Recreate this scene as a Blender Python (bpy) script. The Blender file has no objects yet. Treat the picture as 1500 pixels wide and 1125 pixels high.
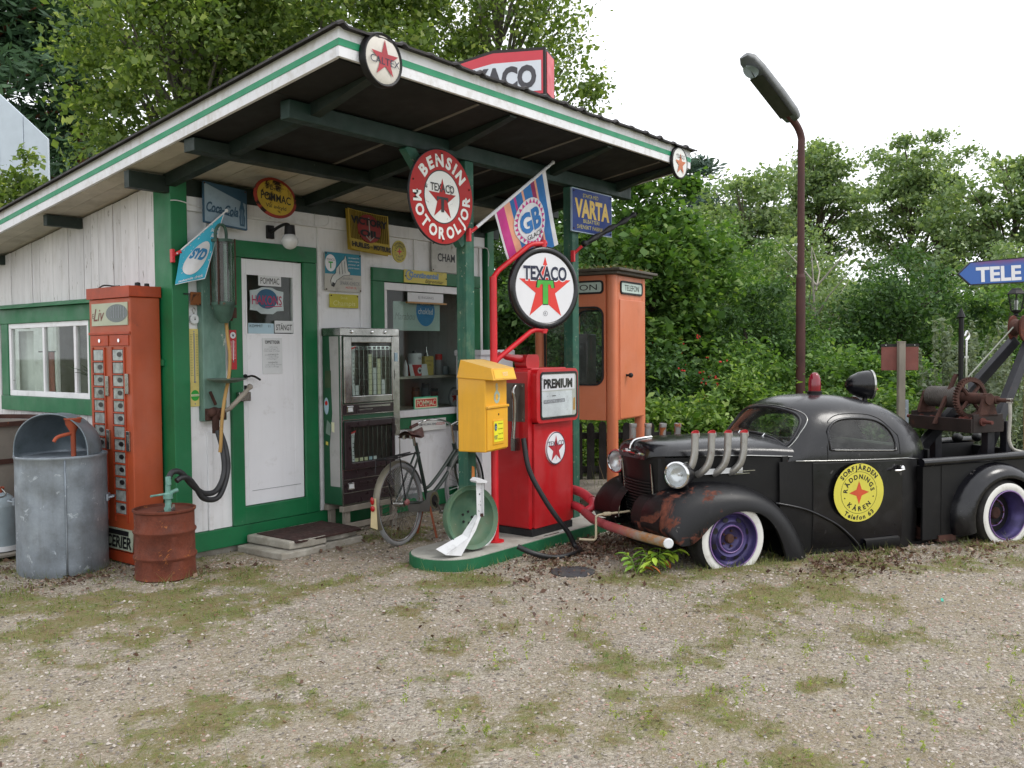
import bpy, math, random
import numpy as np
from mathutils import Vector, Matrix, noise as mnoise
random.seed(7)
PI = math.pi
SC = bpy.context.scene
COL = SC.collection

# ------------------------------------------------------------------ camera, sky, sun, exposure
cam_d = bpy.data.cameras.new("camera")
cam = bpy.data.objects.new("camera", cam_d)
COL.objects.link(cam)
cam_d.sensor_width = 36.0
cam_d.lens = 32.518
cam_d.clip_start = 0.05
cam_d.clip_end = 600
_pitch, _roll, _head = -0.0359988, 0.00785983, 0.663888
_ch, _sh = math.cos(_head), math.sin(_head)
_F = Vector((_ch*math.cos(_pitch), _sh*math.cos(_pitch), math.sin(_pitch)))
_r0 = Vector((_sh, -_ch, 0)); _u0 = _r0.cross(_F)
_R = _r0*math.cos(_roll) - _u0*math.sin(_roll)
_U = _u0*math.cos(_roll) + _r0*math.sin(_roll)
_m = Matrix(((_R.x, _U.x, -_F.x, -3.94), (_R.y, _U.y, -_F.y, -6.347), (_R.z, _U.z, -_F.z, 1.6), (0, 0, 0, 1)))
cam.matrix_world = _m
SC.camera = cam
SC.render.resolution_x, SC.render.resolution_y = 1024, 768

SUN_EL, SUN_AZ = math.radians(52), math.radians(-62)      # azimuth of the sun measured from +X towards +Y
world = bpy.data.worlds.new("World")
SC.world = world
world.use_nodes = True
nt = world.node_tree
nt.nodes.clear()
w_out = nt.nodes.new("ShaderNodeOutputWorld")
w_bg = nt.nodes.new("ShaderNodeBackground")
w_sky = nt.nodes.new("ShaderNodeTexSky")
w_sky.sky_type = 'NISHITA'
w_sky.sun_disc = False
w_sky.sun_elevation = SUN_EL
w_sky.sun_rotation = PI/2 - SUN_AZ
w_sky.dust_density = 4.0
w_mix = nt.nodes.new("ShaderNodeMixRGB")
w_mix.inputs[0].default_value = 0.93                       # an even white overcast, the clear sky only shows through a little
w_mix.inputs[2].default_value = (10.2, 10.4, 10.8, 1)
nt.links.new(w_sky.outputs[0], w_mix.inputs[1])
nt.links.new(w_mix.outputs[0], w_bg.inputs[0])
w_bg.inputs[1].default_value = 0.1
nt.links.new(w_bg.outputs[0], w_out.inputs[0])

sun_d = bpy.data.lights.new("sun", 'SUN')
sun_d.energy = 0.9
sun_d.angle = math.radians(18)
sun_d.color = (1.0, 0.97, 0.92)
sun = bpy.data.objects.new("sun", sun_d)
COL.objects.link(sun)
sd = Vector((math.cos(SUN_EL)*math.cos(SUN_AZ), math.cos(SUN_EL)*math.sin(SUN_AZ), math.sin(SUN_EL)))
sun.rotation_euler = sd.to_track_quat('Z', 'Y').to_euler()
sun.location = sd*40

SC.view_settings.view_transform = 'Standard'
SC.view_settings.look = 'None'
SC.view_settings.exposure = 0.68
SC.view_settings.gamma = 1.0
SC.view_settings.use_curve_mapping = False
SC.render.engine = 'CYCLES'
SC.cycles.max_bounces = 8
SC.cycles.transparent_max_bounces = 12
SC.cycles.use_denoising = True

# ------------------------------------------------------------------ materials
def lin(c):
    if isinstance(c, str):
        c = c.lstrip('#')
        c = tuple(int(c[i:i+2], 16)/255 for i in (0, 2, 4))
        return tuple((x/12.92 if x <= .04045 else ((x+.055)/1.055)**2.4) for x in c)
    return c

class NT:
    def __init__(s, name):
        s.m = bpy.data.materials.new(name); s.m.use_nodes = True
        s.t = s.m.node_tree; s.t.nodes.clear()
        s.out = s.n("OutputMaterial")
    def n(s, t, **k):
        nd = s.t.nodes.new("ShaderNode"+t)
        for a, b in k.items(): setattr(nd, a, b)
        return nd
    def l(s, a, b): s.t.links.new(a, b)
    def noise(s, vec, scale, detail=4, rough=.55, dist=0):
        n = s.n("TexNoise"); n.inputs['Scale'].default_value = scale; n.inputs['Detail'].default_value = detail
        n.inputs['Roughness'].default_value = rough; n.inputs['Distortion'].default_value = dist
        s.l(vec, n.inputs['Vector']); return n.outputs['Fac']
    def ramp(s, fac, lo, hi, a=0., b=1.):
        r = s.n("MapRange"); r.clamp = True
        for i, v in enumerate((lo, hi, a, b)): r.inputs[i+1].default_value = v
        s.l(fac, r.inputs[0]); return r.outputs[0]
    def mix(s, fac, a, b, mode='MIX'):
        n = s.n("MixRGB", blend_type=mode)
        for i, v in ((0, fac), (1, a), (2, b)):
            if hasattr(v, 'is_output'): s.l(v, n.inputs[i])
            elif i == 0: n.inputs[0].default_value = v
            else: n.inputs[i].default_value = (*v, 1)
        return n.outputs[0]
    def math(s, op, a, b=0.):
        n = s.n("Math", operation=op)
        for i, v in enumerate((a, b)):
            if hasattr(v, 'is_output'): s.l(v, n.inputs[i])
            else: n.inputs[i].default_value = v
        return n.outputs[0]

def mat(name, col, rough=.55, metal=0., var=.18, vs=5., dirt=None, damt=.0, ds=7., rust=0., rs=6., rcol='#6b3a22', bump=0., bs=60.,
        spec=.5, coat=0., rand=0., stretch=(1, 1, 1), chip=0., cs=25., ccol='#8d8478', grain=0., xr=None, streak=0.):
    """painted / weathered surface: tone drift, dirt film, rust or bare chips with their own edges, fine relief"""
    N = NT(name); col = lin(col)
    tc = N.n("TexCoord"); mp = N.n("Mapping"); mp.inputs['Scale'].default_value = stretch
    oi = N.n("ObjectInfo")
    add = N.n("VectorMath", operation='ADD')
    sc = N.n("VectorMath", operation='SCALE'); sc.inputs['Scale'].default_value = 17.0
    cmb = N.n("CombineXYZ")
    for i in range(3): N.l(oi.outputs['Random'], cmb.inputs[i])
    N.l(cmb.outputs[0], sc.inputs[0])
    N.l(tc.outputs['Object'], add.inputs[0]); N.l(sc.outputs[0], add.inputs[1])
    N.l(add.outputs[0], mp.inputs['Vector'])
    V = mp.outputs[0]
    p = N.n("BsdfPrincipled")
    dark = tuple(c*(1-var*1.3) for c in col); lite = tuple(min(1, c*(1+var*.8)) for c in col)
    c = N.mix(N.ramp(N.noise(V, vs), .3, .7), dark, lite)
    if grain:
        c = N.mix(grain, c, N.mix(N.ramp(N.noise(V, vs*14, 6, .7), .35, .65), tuple(x*.55 for x in col), tuple(min(1, x*1.35) for x in col)))
    if rand:
        r2 = N.ramp(oi.outputs['Random'], 0, 1, 1-rand, 1+rand*.6)
        g = N.n("CombineXYZ")
        for i in range(3): N.l(r2, g.inputs[i])
        c = N.mix(1.0, c, g.outputs[0], 'MULTIPLY')
    if streak:       # run-down weathering: narrow vertical streaks and bleached areas
        ms = N.n("Mapping"); ms.inputs['Scale'].default_value = (22, 22, 1.1); N.l(add.outputs[0], ms.inputs['Vector'])
        k = N.math('MULTIPLY', N.ramp(N.noise(ms.outputs[0], 1., 5, .7), .50, .72), N.ramp(N.noise(V, 2.3, 4), .38, .62))
        c = N.mix(N.math('MULTIPLY', k, streak), c, lin(dirt or '#5a5348'))
        c = N.mix(N.math('MULTIPLY', N.ramp(N.noise(V, 1.7, 5, .6, .6), .48, .72), streak*.55), c, tuple(min(1, x*.8+.16) for x in col))
    if damt:
        d = N.ramp(N.noise(V, ds, 7, .68), .62-.28*damt, .78)
        c = N.mix(N.math('MULTIPLY', d, min(1, .35+damt*.6)), c, lin(dirt or '#4a443a'))
    rv = rough
    if chip:
        k = N.ramp(N.noise(V, cs, 8, .72, .4), .70-.18*chip, .72-.17*chip)
        c = N.mix(k, c, lin(ccol))
    if rust:
        rn = N.noise(V, rs, 9, .68, .5)
        if xr:     # rust heavier towards one end of the object (x from, x to)
            sx = N.n("SeparateXYZ"); N.l(tc.outputs['Object'], sx.inputs[0])
            rn = N.math('ADD', rn, N.ramp(sx.outputs[0], xr[0], xr[1], .12, -.14))
        k = N.ramp(rn, .72-.3*rust, .76-.28*rust)
        rc = N.mix(N.ramp(N.noise(V, rs*7, 5), .3, .7), tuple(x*.55 for x in lin(rcol)), tuple(min(1, x*1.35) for x in lin(rcol)))
        c = N.mix(k, c, rc)
        rv = N.ramp(k, 0, 1, rough, .88)
        if metal: 
            N.l(N.ramp(k, 0, 1, metal, 0), p.inputs['Metallic'])
    elif metal: p.inputs['Metallic'].default_value = metal
    N.l(c, p.inputs['Base Color'])
    if hasattr(rv, 'is_output'): N.l(rv, p.inputs['Roughness'])
    else:
        N.l(N.ramp(N.noise(V, vs*2.3, 5), .3, .7, max(.03, rough*.8), min(1, rough*1.2)), p.inputs['Roughness'])
    p.inputs['Specular IOR Level'].default_value = spec
    if coat: p.inputs['Coat Weight'].default_value = coat; p.inputs['Coat Roughness'].default_value = .08
    if bump:
        b = N.n("Bump"); b.inputs['Strength'].default_value = min(1, bump); b.inputs['Distance'].default_value = .004
        N.l(N.noise(V, bs, 6, .65), b.inputs['Height']); N.l(b.outputs[0], p.inputs['Normal'])
    N.l(p.outputs[0], N.out.inputs[0])
    return N.m

def glass(name, tint=(.9, .95, .93), refl=1.0, dust=.06):
    N = NT(name)
    tr = N.n("BsdfTransparent"); tr.inputs[0].default_value = (*tint, 1)
    gl = N.n("BsdfGlossy"); gl.inputs['Roughness'].default_value = .03
    fr = N.n("LayerWeight"); fr.inputs[0].default_value = .5
    f = N.math('MULTIPLY', N.math('ADD', N.math('MULTIPLY', N.math('POWER', fr.outputs['Facing'], 5.), .96), .05), refl)
    mx = N.n("MixShader"); N.l(f, mx.inputs[0]); N.l(tr.outputs[0], mx.inputs[1]); N.l(gl.outputs[0], mx.inputs[2])
    di = N.n("BsdfDiffuse"); di.inputs[0].default_value = (.45, .45, .42, 1)
    tc = N.n("TexCoord")
    d = N.math('MULTIPLY', N.ramp(N.noise(tc.outputs['Object'], 9, 6, .7), .35, .75), dust*2)
    m2 = N.n("MixShader"); N.l(d, m2.inputs[0]); N.l(mx.outputs[0], m2.inputs[1]); N.l(di.outputs[0], m2.inputs[2])
    N.l(m2.outputs[0], N.out.inputs[0])
    return N.m

def leafmat(name, c1, c2, c3=None, trans=.35, rough=.55, gain=1.):
    """each leaf takes its own tone; light passes through it"""
    N = NT(name)
    g = N.n("NewGeometry"); ri = g.outputs['Random Per Island']
    c1, c2, c3 = (None if q is None else tuple(gain*(x*.86+sum(lin(q))/3*.14) for x in lin(q)) for q in (c1, c2, c3))  # gain lifts leaf colours; on far trees it stands in for haze
    c = N.mix(ri, lin(c1), lin(c2))
    if c3: c = N.mix(N.ramp(ri, .86, .9), c, lin(c3))
    tc = N.n("TexCoord")
    c = N.mix(N.ramp(N.noise(tc.outputs['Object'], .9, 3), .3, .7, 0, .35), c, tuple(x*.55 for x in lin(c1)))
    p = N.n("BsdfPrincipled"); N.l(c, p.inputs['Base Color']); p.inputs['Roughness'].default_value = rough
    p.inputs['Specular IOR Level'].default_value = .3
    t = N.n("BsdfTranslucent"); N.l(N.mix(1., c, (1.25, 1.3, .55), 'MULTIPLY'), t.inputs[0])
    mx = N.n("MixShader"); mx.inputs[0].default_value = trans
    N.l(p.outputs[0], mx.inputs[1]); N.l(t.outputs[0], mx.inputs[2]); N.l(mx.outputs[0], N.out.inputs[0])
    return N.m

# ------------------------------------------------------------------ mesh builder
FX = Matrix.Rotation(PI/2, 4, 'X')         # text / flat drawings (x, y) -> the face of a sign that looks towards -Y
_TXT = {}
def text_geo(s, bold=0., shear=0., space=1.):
    k = (s, bold, shear, space)
    if k not in _TXT:
        cu = bpy.data.curves.new("lettering_source", 'FONT'); cu.body = s; cu.size = 1; cu.offset = bold; cu.shear = shear
        cu.space_character = space; cu.resolution_u = 3; cu.fill_mode = 'FRONT'
        ob = bpy.data.objects.new("lettering_source", cu)
        me = bpy.data.meshes.new_from_object(ob)
        v = np.array([x.co[:] for x in me.vertices]) if len(me.vertices) else np.zeros((1, 3))
        f = [tuple(p.vertices) for p in me.polygons]
        bpy.data.objects.remove(ob); bpy.data.curves.remove(cu); bpy.data.meshes.remove(me)
        _TXT[k] = (v, f)
    return _TXT[k]

class MB:
    def __init__(s): s.v = []; s.f = []; s.mi = []; s.M = Matrix()
    def add(s, vs, fs, mi=0, M=None):
        o = len(s.v); T = s.M @ M if M is not None else s.M
        s.v += [tuple(T @ Vector(p)) for p in vs]
        s.f += [tuple(i+o for i in f) for f in fs]; s.mi += [mi]*len(fs)
        return s
    def box(s, x0, y0, z0, x1, y1, z1, mi=0, M=None):
        vs = [(x0, y0, z0), (x1, y0, z0), (x1, y1, z0), (x0, y1, z0), (x0, y0, z1), (x1, y0, z1), (x1, y1, z1), (x0, y1, z1)]
        return s.add(vs, [(0, 3, 2, 1), (4, 5, 6, 7), (0, 1, 5, 4), (1, 2, 6, 5), (2, 3, 7, 6), (3, 0, 4, 7)], mi, M)
    def cyl(s, a, b, r, r2=None, n=16, mi=0, caps=True, M=None):
        return s.tube([a, b], [r, r if r2 is None else r2], n, mi, caps, M=M)
    def tube(s, pts, r, n=10, mi=0, caps=True, closed=False, M=None):
        P = [Vector(p) for p in pts]; k = len(P)
        R = r if isinstance(r, (list, tuple)) else [r]*k
        d = [(P[(i+1) % k] if (closed or i < k-1) else P[i]) - (P[i-1] if (closed or i > 0) else P[i]) for i in range(k)]
        d = [x.normalized() if x.length > 1e-9 else Vector((0, 0, 1)) for x in d]
        u = d[0].orthogonal().normalized(); vs = []
        for i in range(k):
            if i: u = (d[i-1].rotation_difference(d[i]) @ u)
            u = (u - d[i]*u.dot(d[i])).normalized(); w = d[i].cross(u)
            vs += [P[i] + (u*math.cos(2*PI*j/n) + w*math.sin(2*PI*j/n))*R[i] for j in range(n)]
        fs = []
        for i in range(k if closed else k-1):
            a, b = i*n, ((i+1) % k)*n
            fs += [(a+j, a+(j+1) % n, b+(j+1) % n, b+j) for j in range(n)]
        if caps and not closed:
            fs += [tuple(range(n-1, -1, -1)), tuple((k-1)*n+j for j in range(n))]
        return s.add(vs, fs, mi, M)
    def lathe(s, prof, n=24, mi=0, M=None, a0=0., a1=2*PI):
        full = abs(a1-a0-2*PI) < 1e-6; m = n if full else n+1; vs = []; fs = []
        for r, z in prof:
            vs += [(r*math.cos(a0+(a1-a0)*j/n), r*math.sin(a0+(a1-a0)*j/n), z) for j in range(m)]
        for i in range(len(prof)-1):
            for j in range(n):
                a, b = i*m+j, i*m+(j+1) % m
                fs.append((a, b, b+m, a+m))
        return s.add(vs, fs, mi, M)
    def prism(s, pts, y0, y1, mi=0, M=None, side=None):
        """outline (x, z), CCW seen from -Y, between y0 (front) and y1"""
        n = len(pts); vs = [(x, y0, z) for x, z in pts] + [(x, y1, z) for x, z in pts]
        s.add(vs, [tuple(range(n)), tuple(range(2*n-1, n-1, -1))], mi, M)
        return s.add(vs, [(i, i+n, (i+1) % n+n, (i+1) % n) for i in range(n)], mi if side is None else side, M)
    def flat(s, pts, y=0., mi=0, M=None):
        return s.add([(x, y, z) for x, z in pts], [tuple(range(len(pts)))], mi, M)
    def ring(s, r0, r1, y=0., mi=0, M=None, n=40, sx=1., cx=0, cz=0):
        vs = []
        for r in (r0, r1): vs += [(cx+r*sx*math.cos(2*PI*j/n), y, cz+r*math.sin(2*PI*j/n)) for j in range(n)]
        return s.add(vs, [(j, n+j, n+(j+1) % n, (j+1) % n) for j in range(n)], mi, M)
    def loft(s, rings, mi=0, closed=False, caps=False, M=None):
        n = len(rings[0]); vs = [p for r in rings for p in r]; fs = []
        for i in range(len(rings)-1):
            for j in range(n if closed else n-1):
                a, b = i*n+j, i*n+(j+1) % n
                fs.append((a, b, b+n, a+n))
        if caps: fs += [tuple(range(n-1, -1, -1)), tuple((len(rings)-1)*n+j for j in range(n))]
        return s.add(vs, fs, mi, M)
    def ball(s, c, r, n=16, mi=0, sc=(1, 1, 1), M=None):
        m = n//2; pr = [(math.sin(PI*i/m), -math.cos(PI*i/m)) for i in range(m+1)]
        T = Matrix.Translation(c) @ Matrix.Diagonal((r*sc[0], r*sc[1], r*sc[2], 1))
        return s.lathe(pr, n, mi, (M @ T) if M is not None else T)
    def text(s, t, x, z, h, y=0., w=None, bold=0., shear=0., mi=0, M=None, align='C', space=1.):
        """a line of lettering on a face that looks towards -Y; h cap height, w total width"""
        v, f = text_geo(t, bold, shear, space)
        a, b = v[:, 0].min(), v[:, 0].max(); sc = h/.70; sx = sc if w is None else w/max(1e-6, b-a)
        ox = {'C': -(a+b)/2, 'L': -a, 'R': -b}[align]
        return s.add([(x+(p[0]+ox)*sx, y, z+(p[1]-.35)*sc) for p in v], f, mi, M)
    def arctext(s, t, r, mid, h, y=0., bold=0., mi=0, step=None, inner=False, M=None, cx=0, cz=0, sx=1., wsc=1.):
        """letters standing round a circle; mid = angle (deg) of the middle letter; inner: read along the bottom"""
        ws = []
        for ch in t:
            v, f = text_geo(ch, bold); ws.append((v[:, 0].max()-v[:, 0].min() if f else .3)*h/.7*wsc)
        gap = h*.22 if step is None else step
        tot = sum(ws)+gap*(len(t)-1); pos = -tot/2
        for ch, w in zip(t, ws):
            v, f = text_geo(ch, bold); q = (pos+w/2)/r; pos += w+gap
            a = math.radians(mid)+(q if inner else -q)
            bx, bz = r*math.cos(a), r*math.sin(a)
            ux, uz = ((-math.sin(a), math.cos(a)) if inner else (math.sin(a), -math.cos(a)))
            nx, nz = ((-math.cos(a), -math.sin(a)) if inner else (math.cos(a), math.sin(a)))
            if not f: continue
            c0 = (v[:, 0].min()+v[:, 0].max())/2; k = h/.7
            s.add([(cx+sx*(bx+(p[0]-c0)*k*wsc*ux+(p[1]-.35)*k*nx), y, cz+bz+(p[0]-c0)*k*wsc*uz+(p[1]-.35)*k*nz) for p in v], f, mi, M)
        return s
    def build(s, name, mats, parent=None, loc=None, bev=0., smooth=None, rot=None, seg=2):
        me = bpy.data.meshes.new(name)
        me.from_pydata(s.v, [], s.f)
        ms = mats if isinstance(mats, (list, tuple)) else [mats]
        for m in ms: me.materials.append(m)
        if len(ms) > 1: me.polygons.foreach_set('material_index', s.mi)
        if smooth is not None:
            me.polygons.foreach_set('use_smooth', [True]*len(me.polygons))
            if smooth < 180: me.set_sharp_from_angle(angle=math.radians(smooth))
        me.update()
        o = bpy.data.objects.new(name, me); COL.objects.link(o)
        if parent is not None: o.parent = parent
        if loc is not None: o.location = loc
        if rot is not None: o.rotation_euler = rot
        if bev:
            b = o.modifiers.new("bevel", 'BEVEL'); b.width = bev; b.segments = seg; b.limit_method = 'ANGLE'; b.angle_limit = math.radians(35)
        return o

def tag(o, label=None, cat=None, group=None, kind=None):
    if label: o['label'] = label
    if cat: o['category'] = cat
    if group: o['group'] = group
    if kind: o['kind'] = kind
    return o
def thing(name, label, cat, loc=(0, 0, 0), rz=0., group=None, rot=None):
    o = bpy.data.objects.new(name, None); COL.objects.link(o); o.empty_display_size = .1
    o.location = loc; o.rotation_euler = rot if rot else (0, 0, rz)
    return tag(o, label, cat, group)
def clone(root, loc=None, rot=None, label=None):
    r = root.copy(); COL.objects.link(r)
    if loc is not None: r.location = loc
    if rot is not None: r.rotation_euler = rot
    if label: r['label'] = label
    for c in list(root.children):
        c2 = c.copy(); COL.objects.link(c2); c2.parent = r
        for g in c.children:
            g2 = g.copy(); COL.objects.link(g2); g2.parent = c2
    return r
def ell(cx, cz, rx, rz, n=32, a0=0., a1=2*PI):
    return [(cx+rx*math.cos(a0+(a1-a0)*i/n), cz+rz*math.sin(a0+(a1-a0)*i/n)) for i in range(n)]
def star(cx, cz, r, k=.40, n=5, rot=PI/2, sx=1.):
    return [(cx+sx*(r if i % 2 == 0 else r*k)*math.cos(rot+PI*i/n), cz+(r if i % 2 == 0 else r*k)*math.sin(rot+PI*i/n)) for i in range(2*n)]
def rrect(x0, z0, x1, z1, r, n=5):
    o = []
    for cx, cz, a in ((x1-r, z0+r, -PI/2), (x1-r, z1-r, 0), (x0+r, z1-r, PI/2), (x0+r, z0+r, PI)):
        o += [(cx+r*math.cos(a+PI/2*i/n), cz+r*math.sin(a+PI/2*i/n)) for i in range(n+1)]
    return o
def smoothpath(pts, k=6):
    """Catmull-Rom through the points"""
    P = [Vector(p) for p in pts]; o = []
    for i in range(len(P)-1):
        a, b, c, d = P[max(0, i-1)], P[i], P[i+1], P[min(len(P)-1, i+2)]
        for j in range(k):
            t = j/k
            o.append(.5*((2*b)+(c-a)*t+(2*a-5*b+4*c-d)*t*t+(3*b-a-3*c+d)*t*t*t))
    o.append(P[-1]); return o
# ------------------------------------------------------------------ palette
WHITE = mat("white_wall_paint", '#e6e6e8', .6, var=.06, vs=3, damt=.25, dirt='#8f8a80', ds=5, chip=.15, cs=14, bump=.15, bs=30, rand=.04, streak=.35)
PLANK = mat("weathered_white_plank_paint", '#d3d1d2', .7, var=.08, vs=4, damt=.35, dirt='#9d968c', ds=6, chip=.42, cs=9, ccol='#6f675d', bump=.4, bs=40, rand=.09, stretch=(3, 3, .55))
FASC = mat("white_fascia_paint", '#e4e4e8', .55, var=.05, vs=3, damt=.45, dirt='#a39a88', ds=9, bump=.15, bs=25, rand=.04, chip=.1, streak=.5)
GREEN = mat("green_trim_paint", '#0f6a3e', .5, var=.14, vs=3, damt=.12, dirt='#2b4a38', bump=.2, bs=35, rand=.08, chip=.12, cs=20, ccol='#7d8f7d', streak=.3)
STRIPE = mat("green_stripe_paint", '#1f8c62', .5, var=.06, vs=5, damt=.1, dirt='#3c6a55', bump=.1)
DKGREEN = mat("dark_green_timber_paint", '#0f2119', .65, var=.2, vs=4, damt=.3, dirt='#22302a', bump=.3, bs=40, rand=.1, chip=.15, cs=22, ccol='#6a7568', streak=.2)
POSTG = mat("worn_green_post_paint", '#1c5644', .6, var=.22, vs=5, damt=.35, dirt='#6b7f62', ds=8, bump=.3, bs=40, chip=.4, cs=18, ccol='#a9ab96', streak=.4)
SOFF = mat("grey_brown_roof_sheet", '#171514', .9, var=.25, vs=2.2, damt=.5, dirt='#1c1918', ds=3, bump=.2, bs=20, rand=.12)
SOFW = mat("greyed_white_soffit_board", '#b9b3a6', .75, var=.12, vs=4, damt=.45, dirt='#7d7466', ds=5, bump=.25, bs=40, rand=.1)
TIN = mat("dark_roof_tin", '#2e2a2b', .6, metal=.2, var=.3, vs=4, damt=.4, dirt='#3c322b', bump=.3)
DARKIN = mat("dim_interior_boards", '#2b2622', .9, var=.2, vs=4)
DOORW = mat("white_door_paint", '#ebebef', .5, var=.03, vs=2.5, damt=.14, dirt='#a7a39b', bump=.06, bs=14, streak=.1)
PANE = glass("window_glass", (.92, .95, .93), .6, .03)
PANE_S = glass("shop_glass", (.86, .9, .88), .45, .006)
STONE = mat("pale_concrete", '#a9a59b', .9, var=.25, vs=6, damt=.75, dirt='#6d6454', ds=7, bump=1., bs=26, rand=.14)
MATB = mat("brown_rubber_mat", '#3a2320', .9, var=.35, vs=12, damt=.3, dirt='#5a4a42', bump=1., bs=90)
ORANGE = mat("faded_orange_enamel", '#a84a26', .5, var=.12, vs=3, damt=.25, dirt='#7c3720', ds=5, chip=.2, cs=10, ccol='#5b3528', bump=.1, streak=.25)
ORANGE_D = mat("dark_orange_enamel", '#a53f1e', .55, var=.2, vs=5, damt=.4, dirt='#5d2d1c', rust=.25, rs=9, bump=.15)
BOOTH = mat("booth_orange_paint", '#cf7650', .42, var=.06, vs=2, damt=.15, dirt='#b3603f', bump=.05, streak=.5)
CREAM = mat("cream_enamel", '#d8d6b4', .4, var=.06, vs=5, damt=.2, dirt='#9a9270', streak=.2)
BLACKP = mat("black_print", '#141416', .5, var=.1)
BLACKR = mat("black_rubber", '#17171a', .62, var=.3, vs=12, damt=.3, dirt='#3a3834', bump=.3, bs=80)
BLACKI = mat("black_iron", '#1b1a1c', .5, metal=.3, var=.3, vs=9, rust=.18, rs=12, bump=.3)
STEEL = mat("galvanised_steel", '#8f98a1', .5, metal=.5, var=.28, vs=5, damt=.5, dirt='#666a6c', ds=7, bump=.35, bs=14, grain=.16, chip=.55, cs=11, ccol='#b4bcc4', streak=.5)
CHROME = mat("chrome", '#d8d8d8', .1, metal=1., var=.1, vs=9, damt=.2, dirt='#5d5a55', ds=14)
CHROMED = mat("dull_chrome", '#a9a9a6', .22, metal=.95, var=.2, vs=9, damt=.35, dirt='#4b463f', ds=12)
RUST = mat("flaky_red_rust", '#683220', .9, var=.4, vs=6, damt=.4, dirt='#3e2018', ds=10, bump=.8, bs=50, grain=.3, chip=.5, cs=10, ccol='#8f5228')
RUSTI = mat("rusty_iron", '#4c3129', .85, metal=.2, var=.4, vs=8, rust=.35, rs=9, bump=.6, bs=60)
TERRA = mat("red_oxide_paint", '#9c4a2e', .7, var=.2, vs=8, damt=.2, dirt='#5a2a1c', bump=.3)
RED = mat("pump_red_paint", '#b5141c', .36, var=.08, vs=2.5, damt=.14, dirt='#8d1518', bump=.06, bs=12, coat=.2, streak=.45)
REDP = mat("red_pipe_paint", '#c8202a', .38, var=.1, vs=8, chip=.1, cs=20, ccol='#d98e86', bump=.1)
REDS = mat("red_print", '#c72a26', .42, var=.06, vs=5)
ENAM_R = mat("red_enamel", '#a30e09', .42, var=.08, spec=.25, vs=4, chip=.22, cs=12, ccol='#d9d2c4', damt=.1)
ENAM_W = mat("white_enamel", '#dcdcd8', .36, var=.04, vs=5, chip=.5, cs=11, ccol='#3b3330', damt=.25, dirt='#b3a995')
ENAM_W2 = mat("clean_white_enamel", '#e0e0e4', .34, var=.03, vs=4, damt=.12, dirt='#a9a9ae', ds=6)
GREENP = mat("leaf_green_print", '#2fa13c', .45, var=.05)
NAVY = mat("navy_print", '#1a1f3a', .5, var=.1)
YELLOW = mat("mailbox_yellow", '#e0a524', .45, var=.07, vs=3, damt=.2, dirt='#b98a30', ds=6, bump=.08, chip=.06, streak=.5)
YELTOP = mat("pale_hood_yellow", '#d3ad62', .6, var=.1, vs=4, damt=.3, dirt='#a98a58')  # paler, duller yellow for the top face of the hood
YELS = mat("bright_yellow_print", '#e3dc2c', .5, var=.04)
LBLUE = mat("pale_blue_print", '#a9c4d2', .5, var=.05)
PAPER = mat("paper", '#d6d8da', .8, var=.04, vs=6, damt=.15, dirt='#b5b2a8')
GREYP = mat("grey_print", '#85888d', .7, var=.1)
WOODG = mat("grey_weathered_wood", '#8a8378', .85, var=.25, vs=5, damt=.35, dirt='#5d564c', bump=.6, bs=40, rand=.15, stretch=(1, 1, .3))
WOODT = mat("tan_wood", '#b08a5c', .75, var=.2, vs=6, bump=.4, bs=50, rand=.1)
BROWNV = mat("brown_vinyl", '#3c2723', .4, var=.2, vs=7, damt=.2)
SADDLE = mat("brown_leather", '#54302a', .5, var=.3, vs=14, damt=.3, dirt='#2d1a17', bump=.3, bs=60)
# ------------------------------------------------------------------ the kiosk
K = thing("petrol_kiosk", "small white plank petrol kiosk with green trim and a wide sloping canopy", "kiosk", (0, 0, 0))
SL = -.145                                    # roof slope per metre towards the back
def zr(y, b=2.94): return b+SL*y              # underside of the roof deck
YB = 4.4; XR = 3.67
# side wall planks (x = 0), each board its own, butted with open joints
def plank(y0, y1, z0, z1a, z1b, x=0.):
    m = MB(); dx = random.uniform(-.004, .004)
    vs = [(x+dx, y0, z0), (x+.025, y0, z0), (x+.025, y1, z0), (x+dx, y1, z0), (x+dx, y0, z1a), (x+.025, y0, z1a), (x+.025, y1, z1b), (x+dx, y1, z1b)]
    m.add(vs, [(0, 1, 2, 3), (4, 7, 6, 5), (0, 4, 5, 1), (1, 5, 6, 2), (2, 6, 7, 3), (3, 7, 4, 0)])
    return m.build("plank", PLANK, K, bev=.003, seg=1)
y = .195
while y < YB-.02:
    w = random.choice((.118, .128, .136, .142)); y1 = min(y+w, YB); g = random.uniform(.003, .007)
    jit = random.uniform(-.006, .006)
    if y1 > 1.12 and y < 2.86:
        plank(y, y1-g, .1, 1.09+jit, 1.09+jit); plank(y, y1-g, 2.0, zr(y)-.01, zr(y1)-.01)
    else: plank(y, y1-g, .1+jit, zr(y)-.01, zr(y1)-.01)
    y = y1
MB().box(.027, .1, .02, .06, 1.13, 2.9).box(.027, 2.86, .02, .06, YB, 2.3).box(.027, 1.13, .02, .06, 2.86, 1.1).box(.027, 1.13, 1.98, .06, 2.86, 2.55).build("wall_lining", DARKIN, K)
m = MB()
for x0, x1, z0, z1 in ((.06, .25, .02, 2.3), (1.25, XR, .02, 2.3), (.25, 1.25, .02, .95), (.25, 1.25, 2.05, 2.3)): m.box(x0, 4.32, z0, x1, YB, z1)
MB().box(.24, 4.35, .94, 1.26, 4.355, 2.06).build("pane", PANE, K)  # unseen rear window, added to let daylight into the room
m.box(XR-.06, .02, .02, XR, 4.32, 2.3)
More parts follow.
